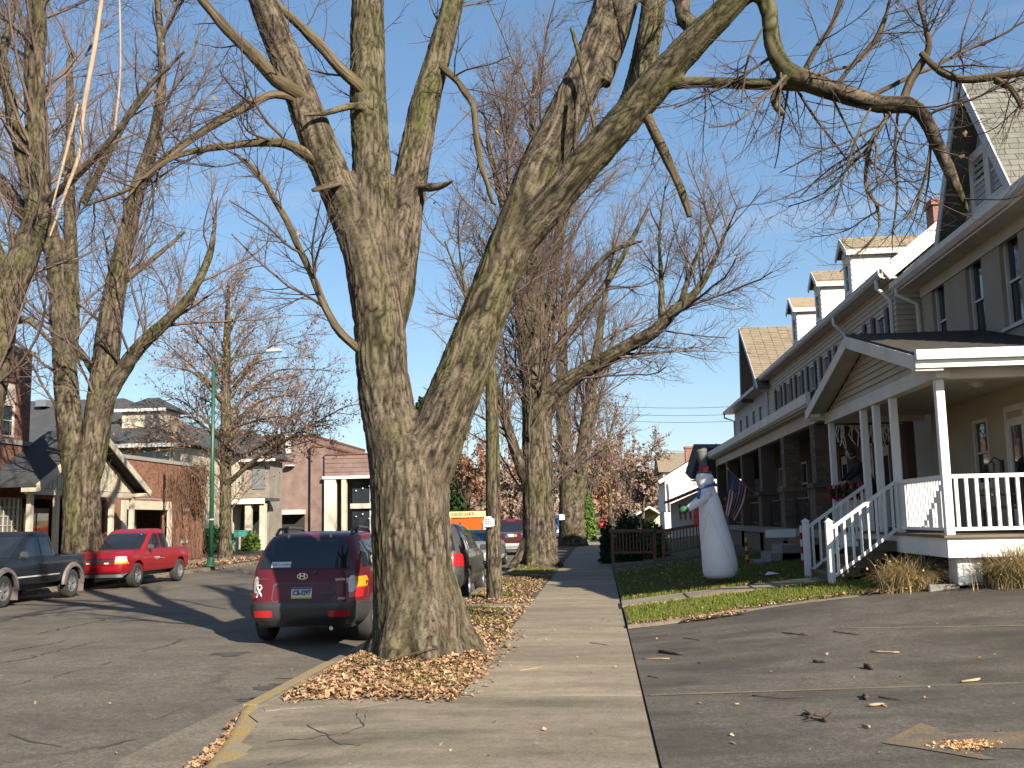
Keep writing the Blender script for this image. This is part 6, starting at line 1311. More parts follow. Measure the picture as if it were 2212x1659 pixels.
blend_trunk('trunk', tb_, .024, M['barkw'], bt, .013, 3)
sec = [[(1372, 196, 12.164, 10), (1420, 300, 12.074, 11), (1450, 370, 12.074, 10), (1476, 425, 12.074, 9), (1492, 466, 12.074, 7)],
 [(800, 775, 12.615, 10), (735, 720, 12.525, 9), (700, 665, 12.435, 9), (670, 590, 12.345, 8), (640, 520, 12.254, 8), (608, 458, 12.164, 7), (572, 395, 12.074, 6), (535, 350, 11.984, 4), (505, 330, 11.984, 2)],
 [(685, 348, 12.435, 13), (632, 318, 12.345, 11), (575, 308, 12.074, 10), (500, 315, 11.804, 9), (430, 325, 11.534, 8), (360, 345, 11.353, 6), (300, 395, 11.173, 4), (260, 440, 11.083, 2)],
 [(668, 215, 12.345, 16), (595, 175, 12.164, 16), (545, 120, 11.984, 15), (490, 65, 11.804, 13), (440, 10, 11.624, 11), (380, -70, 11.443, 7)],
 [(662, 222, 12.345, 10), (590, 205, 12.164, 9), (520, 240, 11.894, 8), (440, 285, 11.714, 7), (370, 335, 11.534, 6), (290, 400, 11.353, 5), (180, 445, 11.173, 3)],
 [(806, 214, 12.885, 14), (735, 150, 12.705, 13), (685, 95, 12.615, 13), (635, 45, 12.525, 11), (590, 0, 12.435, 9), (520, -80, 12.254, 5)],
 [(1950, 222, 11.128, 11), (1968, 170, 11.083, 10), (2000, 120, 10.993, 8), (2005, 90, 10.993, 6), (1990, 20, 10.903, 4), (1975, -60, 10.813, 3)],
 [(1990, 115, 10.993, 7), (2030, 155, 10.903, 9), (2075, 175, 10.813, 9), (2140, 168, 10.723, 8), (2220, 155, 10.633, 7), (2330, 150, 10.452, 5)],
 [(2150, 172, 10.723, 8), (2185, 195, 10.678, 8), (2212, 235, 10.633, 5)],
 [(1935, 228, 11.173, 6), (1900, 275, 11.083, 5), (1880, 310, 11.083, 5), (1870, 400, 11.083, 4), (1895, 440, 11.083, 3.5), (1903, 490, 11.083, 3), (1860, 535, 11.083, 2.5), (1815, 590, 11.083, 1.5)],
 [(2005, 240, 11.083, 4), (2010, 330, 10.993, 3), (1990, 420, 10.993, 3), (1955, 470, 10.993, 2)],
 [(1940, 240, 11.128, 3.5), (1932, 330, 11.083, 3), (1938, 420, 11.083, 2.5), (1930, 510, 11.083, 1.5)],
 [(1885, 225, 11.173, 3), (1850, 300, 11.083, 2.6), (1822, 380, 11.083, 2), (1800, 470, 11.083, 1.3)],
 [(1730, 170, 11.353, 7), (1760, 110, 11.263, 6), (1800, 40, 11.173, 5), (1830, -40, 11.083, 3)],
 [(1800, 195, 11.263, 6), (1850, 130, 11.173, 5), (1905, 70, 11.083, 4), (1930, -20, 10.993, 3)],
 [(1870, 215, 11.173, 6), (1950, 175, 11.353, 5), (2040, 130, 11.534, 4), (2140, 90, 11.714, 3), (2220, 40, 11.804, 2)],
 [(1500, 90, 11.894, 7), (1470, 30, 11.984, 6), (1440, -30, 12.074, 4)], [(940, 130, 13.336, 8), (990, 180, 13.155, 8), (1020, 230, 12.975, 8), (1030, 310, 12.885, 7), (1060, 420, 12.795, 5), (1075, 440, 12.795, 3)],
 [(1660, 40, 11.443, 3), (1620, 120, 11.443, 2.5), (1600, 220, 11.443, 2)]]
def gnarl(P, R, a=.022):
    n = len(P); W_ = np.stack([vnoise(np.stack([np.arange(n)*.45+k*31+P[0, 0]*7, np.zeros(n), np.zeros(n)], 1), 40+k) for k in range(3)], 1); f = np.minimum(1, np.arange(n)/4)[:, None]
    return P+W_*f*np.minimum(a, R[:, None]*.9+.008), R*(1+.16*vnoise(np.stack([np.arange(n)*.8+P[0, 1]*3, np.zeros(n), np.zeros(n)], 1), 47))
secl = [gnarl(*limb_px(q, .12)) for q in sec]
bag = Bag()
for p, q in secl: lb = Bag(); lb.add(p[None], q[None], 9); link('limb', lb.mesh('limb', M['bark']), bt)
cr_l = [limb_px(q, .3) for q in (A_[5:], B_[5:], C_[5:], D_[5:], G_[3:], E2, G2[1:])]
crown(bag, cr_l, True, (1.2, 3.6), (.5, 1.5), (.2, .6), d1=(1.3, 1.0), d2=2.6, d3=3.6)
crown(bag, secl, True, (.5, 1.6), (.25, .8), (.12, .42), up=.1, d1=(1.6, 2.0), d2=3.9, d3=4.2, grav2=(-.06, .12))
crown(bag, [limb_px(q, .3) for q in (A_[1:6], B_[1:6], C_[2:6], D_[2:6], E_[2:8])], True, (.5, 1.4), (.3, .8), (.12, .4), d1=(.25, .9), d2=3, d3=4)
crown(bag, [limb_px(q, .3) for q in (E_[9:], H_)], True, (.6, 1.6), (.3, .9), (.12, .45), up=.12, d1=(1.2, 1.7), d2=3.2, d3=3.6, grav2=(-.07, .12))
link('crown', bag.mesh('crown', M['twig']), bt)
lp = np.vstack(bag.V); lv = lp[RNG.integers(0, len(lp), 70)]; leaves('withered_leaves', lv, (.05, .09), M['tanleaf'], bt)
print('main tree verts', bag.n)
# ---- thin trunk
tt = thing('thin_trunk_tree', 'slim mossy tree trunk with a white notice tacked on it', 'tree', (-2.33, 22.35, 0))
q = [(1070, 1305, 22.3, 23), (1068, 1285, 22.3, 18), (1066, 1200, 22.3, 17), (1065, 1080, 22.3, 16.5), (1064, 960, 22.3, 15.5), (1062, 850, 22.3, 14), (1060, 760, 22.35, 12), (1066, 640, 22.4, 10), (1085, 520, 22.5, 8), (1100, 400, 22.6, 6), (1090, 280, 22.7, 4), (1100, 150, 22.8, 2)]
l1 = limb_px(q, .25); q2 = [(1063, 860, 22.3, 8), (1045, 780, 22.4, 7), (1020, 700, 22.5, 6), (1000, 600, 22.6, 4), (985, 480, 22.8, 2)]; l2 = limb_px(q2, .25)
blend_trunk('trunk', [l1, l2], .03, M['barkw'], tt, .012); bag = Bag(); crown(bag, [(l1[0][18:], l1[1][18:]), l2], False, (.6, 2.4), (.3, 1.1), (.15, .5), d1=(1.6, 1.4), d2=3, d3=3.4); link('crown', bag.mesh('crown', M['twig']), tt)
# ---- second big maple
t2 = thing('second_maple', 'tall straight maple with one long limb reaching right, beyond the thin trunk', 'tree', (-2.35, 36.8, .1))
Y2 = 36.8
S0 = [(1172, 1245, Y2, 46), (1168, 1215, Y2, 40), (1164, 1150, Y2, 36), (1162, 1050, Y2, 34), (1160, 950, Y2, 33), (1160, 880, Y2, 33), (1156, 800, Y2, 30), (1154, 700, Y2, 26), (1156, 600, Y2, 22), (1162, 500, Y2, 18), (1160, 400, Y2, 14), (1150, 280, Y2, 9), (1155, 150, Y2, 4)]
S1 = [(1168, 900, Y2, 26), (1195, 852, 36.6, 21), (1240, 815, 36.3, 18), (1300, 780, 36, 17), (1360, 745, 35.7, 16), (1415, 715, 35.4, 15), (1455, 672, 35.2, 13), (1495, 640, 35, 10), (1530, 590, 34.8, 7), (1565, 510, 34.6, 4), (1600, 430, 34.5, 2)]
S2 = [(1145, 1060, Y2, 14), (1118, 990, 36.6, 12), (1095, 915, 36.4, 11), (1078, 850, 36.2, 9), (1050, 760, 36, 7), (1010, 650, 35.8, 5), (960, 520, 35.6, 3)]
S3 = [(1150, 850, Y2, 18), (1128, 740, 36.5, 15), (1122, 640, 36.3, 13), (1105, 540, 36.1, 11), (1080, 420, 35.9, 8), (1050, 300, 35.7, 4)]
S4 = [(1165, 840, 37, 17), (1185, 720, 37.2, 15), (1195, 600, 37.4, 13), (1215, 480, 37.6, 11), (1250, 360, 37.8, 8), (1290, 230, 38, 4)]
S5 = [(1430, 700, 35.4, 9), (1428, 600, 35.3, 6), (1425, 500, 35.2, 4), (1440, 380, 35, 2)]; S6 = [(1470, 660, 35.2, 8), (1490, 590, 35, 6), (1530, 500, 34.8, 4), (1560, 420, 34.7, 2)]
S7 = [(1180, 780, 37, 10), (1260, 680, 37.5, 9), (1330, 580, 38, 7), (1400, 450, 38.3, 4)]; S8 = [(1185, 700, 37.2, 10), (1250, 620, 36.8, 8), (1320, 545, 36.4, 6), (1390, 520, 36.2, 3)]
ls = [limb_px(q, .4) for q in (S0, S1, S2, S3, S4, S5, S6, S7, S8)]
rts = [catmull([(-2.35+math.cos(a)*.3, Y2+math.sin(a)*.3, .9), (-2.35+math.cos(a)*.55, Y2+math.sin(a)*.5, .35), (-2.35+math.cos(a)*1.0, Y2+math.sin(a)*.9, 0)], [.25, .22, .08], .2) for a in lin(.2, 5.6, 6)]
blend_trunk('trunk', ls+rts, .05, M['barkw'], t2, .02, 3, freq=.7)
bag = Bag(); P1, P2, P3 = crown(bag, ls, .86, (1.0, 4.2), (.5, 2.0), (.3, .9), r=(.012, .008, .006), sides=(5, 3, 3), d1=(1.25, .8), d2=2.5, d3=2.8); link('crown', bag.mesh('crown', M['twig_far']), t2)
lp = np.vstack([P3[:, -1], P2[:, -1]]); leaves('withered_leaves', lp[RNG.integers(0, len(lp), 500)], (.06, .12), M['tanleaf'], t2)
print('tree2', bag.n)
# ---- third and fourth along the verge
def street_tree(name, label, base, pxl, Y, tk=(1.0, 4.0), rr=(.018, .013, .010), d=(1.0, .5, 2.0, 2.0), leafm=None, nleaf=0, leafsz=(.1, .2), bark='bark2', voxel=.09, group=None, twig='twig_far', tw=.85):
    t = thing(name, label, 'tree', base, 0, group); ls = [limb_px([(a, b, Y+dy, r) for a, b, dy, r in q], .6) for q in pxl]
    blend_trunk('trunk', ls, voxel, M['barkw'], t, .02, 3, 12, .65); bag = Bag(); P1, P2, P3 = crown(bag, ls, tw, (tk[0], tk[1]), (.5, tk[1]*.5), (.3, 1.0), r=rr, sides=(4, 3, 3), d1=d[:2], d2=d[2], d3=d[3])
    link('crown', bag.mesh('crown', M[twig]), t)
    if leafm:
        lp = np.vstack([P3.reshape(-1, 3), P2.reshape(-1, 3)]); C = lp[RNG.integers(0, len(lp), nleaf)]+RNG.normal(size=(nleaf, 3))*.08; leaves('leaves', C, leafsz, leafm, t)
    print(name, bag.n); return t
street_tree('third_maple', 'twin stemmed maple trunk with pale right side, third along the verge', (-1.85, 63, .1),
 [[(1240, 1190, 0, 36), (1236, 1160, 0, 30), (1234, 1100, 0, 27), (1224, 1000, 0, 18), (1216, 900, 0, 16), (1214, 780, 0, 13), (1220, 640, 0, 9), (1235, 500, 0, 4)], [(1238, 1130, 0, 22), (1252, 1040, 0, 17), (1264, 940, 0, 15), (1276, 840, 0, 13), (1292, 740, 0, 10), (1310, 620, 0, 6), (1330, 500, 0, 3)], [(1276, 840, 0, 8), (1320, 780, 1, 6), (1370, 740, 2, 3)], [(1216, 880, 0, 8), (1180, 800, -1, 6), (1150, 700, -2, 3)]], 63, (1.5, 5.5), d=(1.1, .6, 2.0, 1.8), tw=.68)
street_tree('fourth_maple', 'pale slim trunk with dark branch just behind the third maple', (-1.2, 82, .1),
 [[(1268, 1170, 0, 13), (1267, 1120, 0, 11), (1262, 1060, 0, 9), (1268, 980, 0, 7), (1290, 880, 0, 5), (1320, 780, 0, 2)], [(1265, 1090, 0, 7), (1285, 1030, 0, 6), (1310, 960, 0, 4), (1335, 880, 0, 2)]], 82, (1.5, 5), d=(1.4, .5, 2, 1.6), tw=.62, leafm=M['oakleaf'], nleaf=500, leafsz=(.15, .3))
# ---- left side trees
street_tree('left_maple', 'large maple with three upright stems behind the red and blue pickups', (-16.9, 31, 0),
 [[(180, 1215, 0, 50), (177, 1150, 0, 42), (176, 1060, 0, 40), (178, 985, 0, 36)], [(174, 1070, 0, 26), (162, 1000, 0, 30), (148, 900, 0, 29), (138, 760, 0, 26), (128, 640, 0, 23), (115, 540, 0, 21), (95, 440, 0, 20), (70, 300, 0, 15), (60, 150, 0, 10), (70, -60, 0, 5)], [(150, 780, .2, 18), (156, 660, .3, 17), (153, 540, .4, 16), (150, 420, .5, 13), (152, 250, .6, 10), (150, 130, .6, 8), (165, 112, .6, 2)],
  [(180, 1070, 0, 26), (196, 1000, 0, 32), (212, 900, 0, 32), (228, 790, 0, 31), (240, 680, 0, 27), (258, 580, 0, 23), (280, 480, 0, 20), (300, 400, 0, 19), (335, 290, 0, 15), (350, 150, 0, 11), (340, 0, 0, 8), (330, -150, 0, 4)], [(208, 930, -.1, 18), (228, 868, -.2, 19), (265, 800, -.3, 19), (310, 740, -.5, 17), (360, 695, -.7, 14), (410, 640, -.9, 11), (450, 560, -1, 9), (462, 500, -1.1, 6), (470, 420, -1.2, 2)], [(225, 840, .3, 10), (200, 800, .4, 10), (175, 760, .5, 8), (160, 740, .5, 5)],
  [(300, 400, 0, 11), (360, 340, -.5, 10), (440, 280, -1, 8), (540, 210, -1.5, 5)], [(120, 560, 0, 12), (60, 480, -.5, 10), (0, 400, -1, 8), (-80, 300, -1.5, 4)], [(250, 620, 0, 9), (330, 560, .6, 7), (400, 500, 1, 4)], [(180, 440, 0, 10), (250, 300, -.6, 9), (310, 200, -1, 7), (400, 110, -1.5, 4)]], 31, (1.0, 4.0), (.010, .007, .005), (.9, .7, 2.3, 2.4), leafm=M['tanleaf'], nleaf=260, leafsz=(.06, .12), voxel=.055)
lt_ = street_tree('edge_maple', 'maple leaning in from the left edge with dark trunk and splintered pale wood', (-16.9, 21.5, 0),
 [[(-95, 1280, 0, 60), (-80, 1100, 0, 48), (-40, 900, 0, 44), (-12, 760, 0, 40), (5, 660, 0, 40), (40, 580, 0, 36), (72, 500, 0, 32), (85, 420, 0, 27), (82, 300, 0, 24), (78, 180, 0, 21), (85, 50, 0, 18), (80, -80, 0, 13), (90, -260, 0, 6)], [(70, 430, 0, 20), (45, 320, 0, 18), (20, 210, 0, 15), (5, 120, 0, 12), (25, 40, 0, 8), (40, -60, 0, 4)], [(20, 640, 0, 24), (-20, 520, 0, 20), (-80, 380, 0, 14), (-160, 200, 0, 6)], [(75, 480, 0, 10), (40, 430, .4, 9), (0, 380, .7, 7), (-60, 320, 1, 3)], [(90, 440, 0, 12), (160, 385, -.5, 10), (240, 300, -.9, 8), (330, 190, -1.3, 5)], [(15, 700, 0, 12), (60, 690, .2, 8), (110, 740, .3, 6), (150, 790, .4, 3)]], 21.5, (1.0, 3.4), (.008, .0055, .004), (1.0, .9, 2.6, 2.6), voxel=.045)
for q in ([(222, -20, 20.9, 5), (205, 100, 20.9, 6), (180, 240, 20.9, 6), (172, 330, 20.9, 5), (140, 420, 20.9, 4), (108, 510, 20.9, 2)], [(168, 225, 20.8, 3), (150, 300, 20.8, 4), (130, 380, 20.8, 3), (112, 450, 20.8, 2)], [(258, -20, 20.7, 2), (260, 150, 20.7, 2.5), (250, 260, 20.7, 3), (245, 300, 20.7, 1)]):
    p, r = limb_px(q, .15); b_ = Bag(); b_.add(p[None], r[None], 7); link('splintered_wood', b_.mesh('splintered_wood', M['deadwood']), lt_)
# rusty pin oak
YO = 52; oak_l = [[(487, 1210, 0, 18), (487, 1150, 0, 14), (487, 1000, 0, 13), (488, 850, 0, 11), (490, 740, 0, 9), (492, 660, 0, 6), (494, 600, 0, 3)]]
for (y0, x1, y1, x2, y2, r) in ((1050, 600, 960, 740, 880, 7), (960, 400, 900, 330, 930, 5), (930, 580, 860, 690, 850, 6), (880, 410, 800, 340, 790, 5), (860, 560, 780, 650, 770, 5), (820, 420, 730, 380, 700, 4), (800, 550, 710, 600, 690, 4), (760, 440, 680, 410, 650, 3), (740, 530, 660, 560, 640, 3), (1020, 430, 960, 380, 960, 4), (990, 560, 930, 640, 960, 4), (900, 490, 830, 500, 800, 4), (1000, 520, 900, 600, 820, 5), (1010, 640, 930, 720, 960, 4), (950, 380, 860, 335, 880, 4), (900, 600, 800, 715, 800, 5), (870, 380, 760, 335, 720, 4), (840, 600, 740, 680, 720, 4), (780, 400, 690, 360, 650, 3), (930, 620, 900, 735, 930, 4), (1040, 400, 1000, 350, 1040, 3)):
    dy = random.uniform(-3, 3); oak_l.append([(487, y0, 0, r), ((487+x1)/2, (y0+y1)/2-6, dy*.4, r*.85), (x1, y1, dy*.7, r*.6), (x2, y2, dy, 1.8)])
street_tree('pin_oak', 'pin oak with drooping branches and rusty brown leaves behind the green lamp post', (-19.4, 52, 0), oak_l, YO, (.8, 2.8), (.012, .009, .007), (1.3, .8, 2.3, 2.2), M['oakleaf'], 7500, (.08, .17), voxel=.07)
# far trees that close the street
def far_tree(name, label, px, Y, topy, spread, nl, leafm, seed, size=(.2, .45), tr=4, group='trees closing the far end of the street'):
    random.seed(seed); ls = [[(px, 1160, 0, tr*1.3), (px+random.uniform(-3, 3), 1110, 0, tr), (px+random.uniform(-5, 5), (1100+topy)/2, 0, tr*.6), (px+random.uniform(-9, 9), topy+10, 0, 1)]]
    for k in range(7):
        y0 = random.uniform(1090, (1100+topy)/2-10); s = random.choice((-1, 1)); x1 = px+s*spread*random.uniform(.4, 1); y1 = y0-(y0-topy)*random.uniform(.3, .75); dd = random.uniform(-4, 4); ls.append([(px, y0, 0, tr*.5), ((px+x1)/2, (y0+y1)/2-4, dd*.5, tr*.35), (x1, y1, dd, 1)])
    b = at(px, 1150, Y); b.z = 0
    return street_tree(name, label, b, ls, Y, (1.2, 5), (.03, .022, .017), (1.0, .6, 1.7, 1.5), leafm, nl, size, voxel=.16, group=group, tw=.6)
M['brownleaf'] = leafmat('hazed_brown_leaf', ((.19, .13, .10), (.26, .18, .135), (.30, .22, .165)))  # leaf browns lightened to stand in for distance haze
far_tree('brown_tree', 'bare brownish garden tree beside the white gable, above the clipped shrub', 1362, 68, 920, 75, 900, M['brownleaf'], 3, (.1, .22), 4)
far_tree('rusty_tree', 'rusty leaved tree behind the bare garden tree, above the dark shrub', 1320, 100, 890, 60, 1500, M['oakleaf'], 4, (.18, .4), 5)
far_tree('orange_tree', 'low orange tree at the very end of the sidewalk', 1300, 150, 1030, 40, 1400, M['oakleaf'], 5, (.3, .6), 4)
far_tree('red_brown_tree', 'red brown tree between the big trunk and the thin trunk, above the lift truck', 1010, 100, 950, 55, 1600, M['oakleaf'], 6, (.2, .42), 5)
far_tree('hazy_tree', 'hazy brown tree between the thin trunk and the second maple', 1105, 120, 980, 55, 1500, M['brownleaf'], 7, (.25, .5), 5)
far_tree('end_tree', 'dull brown tree filling the far end of the road', 1180, 170, 1000, 60, 1200, M['brownleaf'], 8, (.4, .8), 5)
far_tree('tall_far_tree', 'tall rusty tree far off behind the second maple', 1250, 140, 930, 70, 1500, M['brownleaf'], 9, (.3, .6), 6)

for k, (px, Y, ty, sp_, nl, mt) in enumerate(((1040, 130, 1000, 45, 1500, 'brownleaf'), (1075, 150, 990, 45, 1500, 'oakleaf'), (1140, 150, 1010, 40, 1300, 'oakleaf'), (1215, 180, 1010, 45, 1300, 'brownleaf'), (1345, 130, 960, 55, 1500, 'brownleaf'), (1390, 110, 985, 50, 1400, 'brownleaf'), (985, 130, 1010, 40, 1400, 'oakleaf'))):
    far_tree('distant_tree', ('dull brown tree over the lift truck cab', 'rusty tree right behind the thin trunk', 'orange brown tree hugging the second maple on its left', 'grey brown tree right of the second maple in the distance', 'brown tree rising above the arborvitae and shrubs', 'loose brown tree left of the white gable house', 'rusty tree emerging right of the big trunk')[k], px, Y, ty, sp_, nl, M[mt], 20+k, (.3, .6), 4)
# the wood that closes the view
fw = []
for i in range(26000):
    x = RNG.uniform(-120, 60); y = RNG.uniform(250, 330); hgt = 9+4*math.sin(x*.11)+3*math.sin(x*.31+1)+2*math.sin(x*.9); fw.append((x, y, RNG.uniform(0, 1)**.8*max(3, hgt)))
tag(leaves('far_wood', np.array(fw), (.9, 2.0), M['brownleaf'], None), 'hazy brown wood closing the far end of the street', kind='stuff')
# ------------------------------------------------------------ street furniture, garden things, litter
random.seed(21)
M['lampgreen'] = surf('green_lamp_paint', (.014, .075, .04), .45, .1, 3, 40, .05)
lp_ = thing('lamp_post', 'tall green street lamp post on the far pavement, in front of the oak', 'street lamp', (-16.35, 42.2, 0))
c = at(455, 1230, 41.6); c.z = .03
MB().lathe([(.26, 0), (.26, .05), (.17, .1), (.15, .35), (.10, .4)], c, 12).build('base', M['lampgreen'], lp_, smooth=True); t_ = at(462, 788, 41.6)
MB().tube([c+Vector((0, 0, .38)), t_], [.10, .065], 10).build('pole', M['lampgreen'], lp_, smooth=True)
h_ = at(592, 761, 41.6); MB().tube([t_-Vector((0, 0, .1)), t_.lerp(h_, .3)+Vector((0, 0, .12)), t_.lerp(h_, .7)+Vector((0, 0, .1)), h_+Vector((-.2, 0, .03))], .022, 6).build('arm', M['lampgreen'], lp_)
MB().add([(h_.x-.35, h_.y-.12, h_.z), (h_.x+.35, h_.y-.15, h_.z+.02), (h_.x+.35, h_.y+.15, h_.z+.02), (h_.x-.35, h_.y+.12, h_.z), (h_.x-.3, h_.y-.08, h_.z+.14), (h_.x+.28, h_.y-.1, h_.z+.15), (h_.x+.28, h_.y+.1, h_.z+.15), (h_.x-.3, h_.y+.08, h_.z+.14)], [(0, 3, 2, 1), (4, 5, 6, 7), (0, 1, 5, 4), (1, 2, 6, 5), (2, 3, 7, 6), (3, 0, 4, 7)]).build('lamp_head', M['blind'], lp_, bevel=.03)
MB().lathe([(.105, 0), (.105, .05)], c+Vector((0, 0, 1.9)), 10).build('band', M['cream'], lp_)
# notices on trunks
for px, py, Y, w_, h2, lab in ((1057, 1127, 22.05, .21, .22, 'white paper notice wrapped on the thin trunk'), (1214, 1117, 62.3, .32, .34, 'white paper notice on the third maple trunk')):
    p = at(px, py, Y); nt_ = thing('paper_notice', lab, 'notice', p)
    V = []; 
    for i in range(7):
        a = -.6+1.2*i/6; x = p.x+w_/2*math.sin(a)/math.sin(.6); y = p.y+.07*(1-math.cos(a))*w_/.21
        V += [(x, y, p.z-h2/2+(.02 if i > 4 else 0)), (x, y, p.z+h2/2-(.05 if i > 4 else 0))]
    link('sheet', np_mesh('sheet', V, [(2*i, 2*i+2, 2*i+3, 2*i+1) for i in range(6)], M['white'], True), nt_)
    for r in range(3):
        for k in range(3 if r != 1 else 2): MB().box(p.x-w_*.36+k*w_*.24, p.x-w_*.20+k*w_*.24, p.y-.012, p.y-.006, p.z+h2*(.22-.2*r), p.z+h2*(.29-.2*r)).build('print', M['black'], nt_)
# ---- inflatable snowman
M['nylon'] = surf('white_nylon', (.80, .79, .83), .55, .05, 2, 30, .03); M['nylon_red'] = surf('red_nylon', (.45, .02, .03), .6, .06, 3, 40, .05); M['nylon_k'] = surf('dark_hat_nylon', (.10, .10, .10), .7, .1, 4, 40, .08); M['nylon_b'] = surf('blue_scarf', (.05, .12, .35), .7, .06, 3, 40, .05); M['nylon_g'] = surf('green_mitten', (.02, .10, .04), .7, .06, 3, 40, .05); M['nylon_o'] = surf('orange_nose', (.55, .14, .03), .6, .06, 3, 40, .05)
YS = 22.2
def cp(cx, cy, dy=0): return at((1360+cx/4.148)*.9736, (940+cy/4.148)*.9736, YS+dy)
def cr_(r): return r/4.148*.9736*YS/2212
b_ = cp(990, 1420); sn = thing('inflatable_snowman', 'tall white inflatable snowman with top hat and blue scarf on the shaded lawn', 'inflatable', (b_.x, b_.y, b_.z))
def tubec(name, lst, mat, n=24, dy=None, sub=True):
    P = np.array([tuple(cp(a, b, (q[3] if len(q) > 3 else 0))) for q in lst for a, b in [q[:2]]]); R = np.array([cr_(q[2]) for q in lst]); P, R = catmull(P, R, .04); V, F, B = tubes(P[None], np.maximum(R, .002)[None], n); k = len(P)
    me = np_mesh(name, V, F, mat, True); bm = bmesh.new(); bm.from_mesh(me); bmesh.ops.holes_fill(bm, edges=bm.edges); bm.to_mesh(me); bm.free(); me.shade_smooth(); return link(name, me, sn)
tubec('body', [(990, 1418, 118), (988, 1395, 142), (985, 1360, 152), (983, 1290, 157), (962, 1150, 147), (932, 1000, 131), (907, 850, 114), (890, 730, 97), (876, 650, 80), (866, 600, 70), (858, 572, 66)], M['nylon'])
tubec('head', [(856, 585, 60), (850, 555, 76), (845, 515, 82), (842, 480, 76), (842, 455, 55), (842, 445, 20)], M['nylon'])
tubec('hat_band', [(840, 450, 46), (838, 425, 46), (834, 395, 42)], M['nylon_red']); tubec('hat_brim', [(842, 456, 66), (842, 446, 72), (842, 440, 62)], M['nylon_k'])
tubec('hat', [(834, 397, 40), (830, 365, 36), (824, 330, 42), (816, 280, 50), (810, 240, 54), (808, 232, 30)], M['nylon_k'])
tubec('scarf', [(795, 602, 8, -.36), (830, 585, 13, -.40), (880, 572, 14, -.40), (932, 556, 12, -.30), (940, 552, 6, .1)], M['nylon_b'], 8); tubec('scarf_tail', [(800, 600, 10, -.3), (792, 640, 15, -.32), (785, 690, 12, -.33)], M['nylon_b'], 8)
tubec('arm', [(880, 650, 52, -.1), (820, 695, 46, -.2), (750, 745, 38, -.3), (690, 785, 28, -.35)], M['nylon'], 14); tubec('mitten', [(690, 780, 22, -.35), (660, 790, 36, -.35), (630, 795, 32, -.35), (608, 790, 12, -.35)], M['nylon_g'], 12)
tubec('nose', [(775, 520, 12, 0), (740, 523, 9, 0), (708, 524, 2, 0)], M['nylon_o'], 10); tubec('gift_sack', [(780, 770, 20, .1), (775, 830, 34, .1), (775, 900, 36, .1), (778, 945, 12, .1)], M['nylon_red'], 14); tubec('sack_band', [(775, 850, 37, .1), (775, 862, 37, .1)], M['nylon_g'], 14)
for a, b in ((785, 555), (800, 480)): tubec('eye', [(a, b, 5, -.1), (a-4, b, 5, -.15)], M['nylon_k'], 8)
for a, b, c2, d in ((882, 800, 700, 1330), (882, 800, 1160, 1300)):
    p, q = cp(a, b, -.35), cp(c2, d, -.5); q.z = tz(q.x, q.y)+.02; MB().tube([p, q], .0022, 4).build('guy_line', M['nylon_k'], sn)
# ---- flag on its pole
def flagmat():
    m, n, b = nodes('flag_cloth'); a = N(n, 'ShaderNodeAttribute', attribute_name='fuv'); sp = N(n, 'ShaderNodeSeparateXYZ'); n.links.new(a.outputs['Vector'], sp.inputs[0])
    mu = N(n, 'ShaderNodeMath', operation='MULTIPLY'); n.links.new(sp.outputs[0], mu.inputs[0]); mu.inputs[1].default_value = 6.5; fr = N(n, 'ShaderNodeMath', operation='FRACT'); n.links.new(mu.outputs[0], fr.inputs[0]); gt = N(n, 'ShaderNodeMath', operation='GREATER_THAN'); n.links.new(fr.outputs[0], gt.inputs[0]); gt.inputs[1].default_value = .5
    c = mixc(n, gt.outputs[0], (.30, .012, .03), (.62, .60, .58))
    l1 = N(n, 'ShaderNodeMath', operation='LESS_THAN'); n.links.new(sp.outputs[0], l1.inputs[0]); l1.inputs[1].default_value = .538; l2 = N(n, 'ShaderNodeMath', operation='LESS_THAN'); n.links.new(sp.outputs[1], l2.inputs[0]); l2.inputs[1].default_value = .4
    an = N(n, 'ShaderNodeMath', operation='MULTIPLY'); n.links.new(l1.outputs[0], an.inputs[0]); n.links.new(l2.outputs[0], an.inputs[1])
    mp = N(n, 'ShaderNodeMapping'); mp.inputs['Scale'].default_value = (13, 16, 1); n.links.new(a.outputs['Vector'], mp.inputs[0]); vo = N(n, 'ShaderNodeTexVoronoi', feature='F1', Scale=1.0, Randomness=.12); n.links.new(mp.outputs[0], vo.inputs[0]); st_ = ramp(n, vo.outputs[0], ((.24, 1), (.30, 0)))
    cn = mixc(n, st_, (.018, .028, .10), (.6, .6, .6)); c = mixc(n, an.outputs[0], c, cn); n.links.new(c, b.inputs['Base Color']); b.inputs['Roughness'].default_value = .8
    return m
M['flag'] = flagmat(); YS0 = YS; YS = 33.2
fA, fB, fC, fD = cp(1078, 440), cp(1240, 585, .5), cp(1122, 895, .3), cp(1030, 835, -.1)
fl = thing('flag', 'striped flag with starry blue canton hanging from an angled pole on the row porch', 'flag', (fB.x, fB.y, fB.z)); V = []; UV = []; nu, nv_ = 24, 30
for j in range(nv_):
    for i in range(nu):
        u, v = i/(nu-1), j/(nv_-1); p = fA.lerp(fB, u).lerp(fD.lerp(fC, u), v); bow = math.sin(v*math.pi)*.16*u; p = p+Vector((bow*.6, .10*math.sin(u*9+v*2)*v, .0))+Vector((0, .05*math.sin(u*17), 0))*v; V.append(tuple(p)); UV.append((u, v, 0))
link('cloth', np_mesh('cloth', V, [(j*nu+i, j*nu+i+1, (j+1)*nu+i+1, (j+1)*nu+i) for j in range(nv_-1) for i in range(nu-1)], M['flag'], True, {'fuv': UV}), fl)
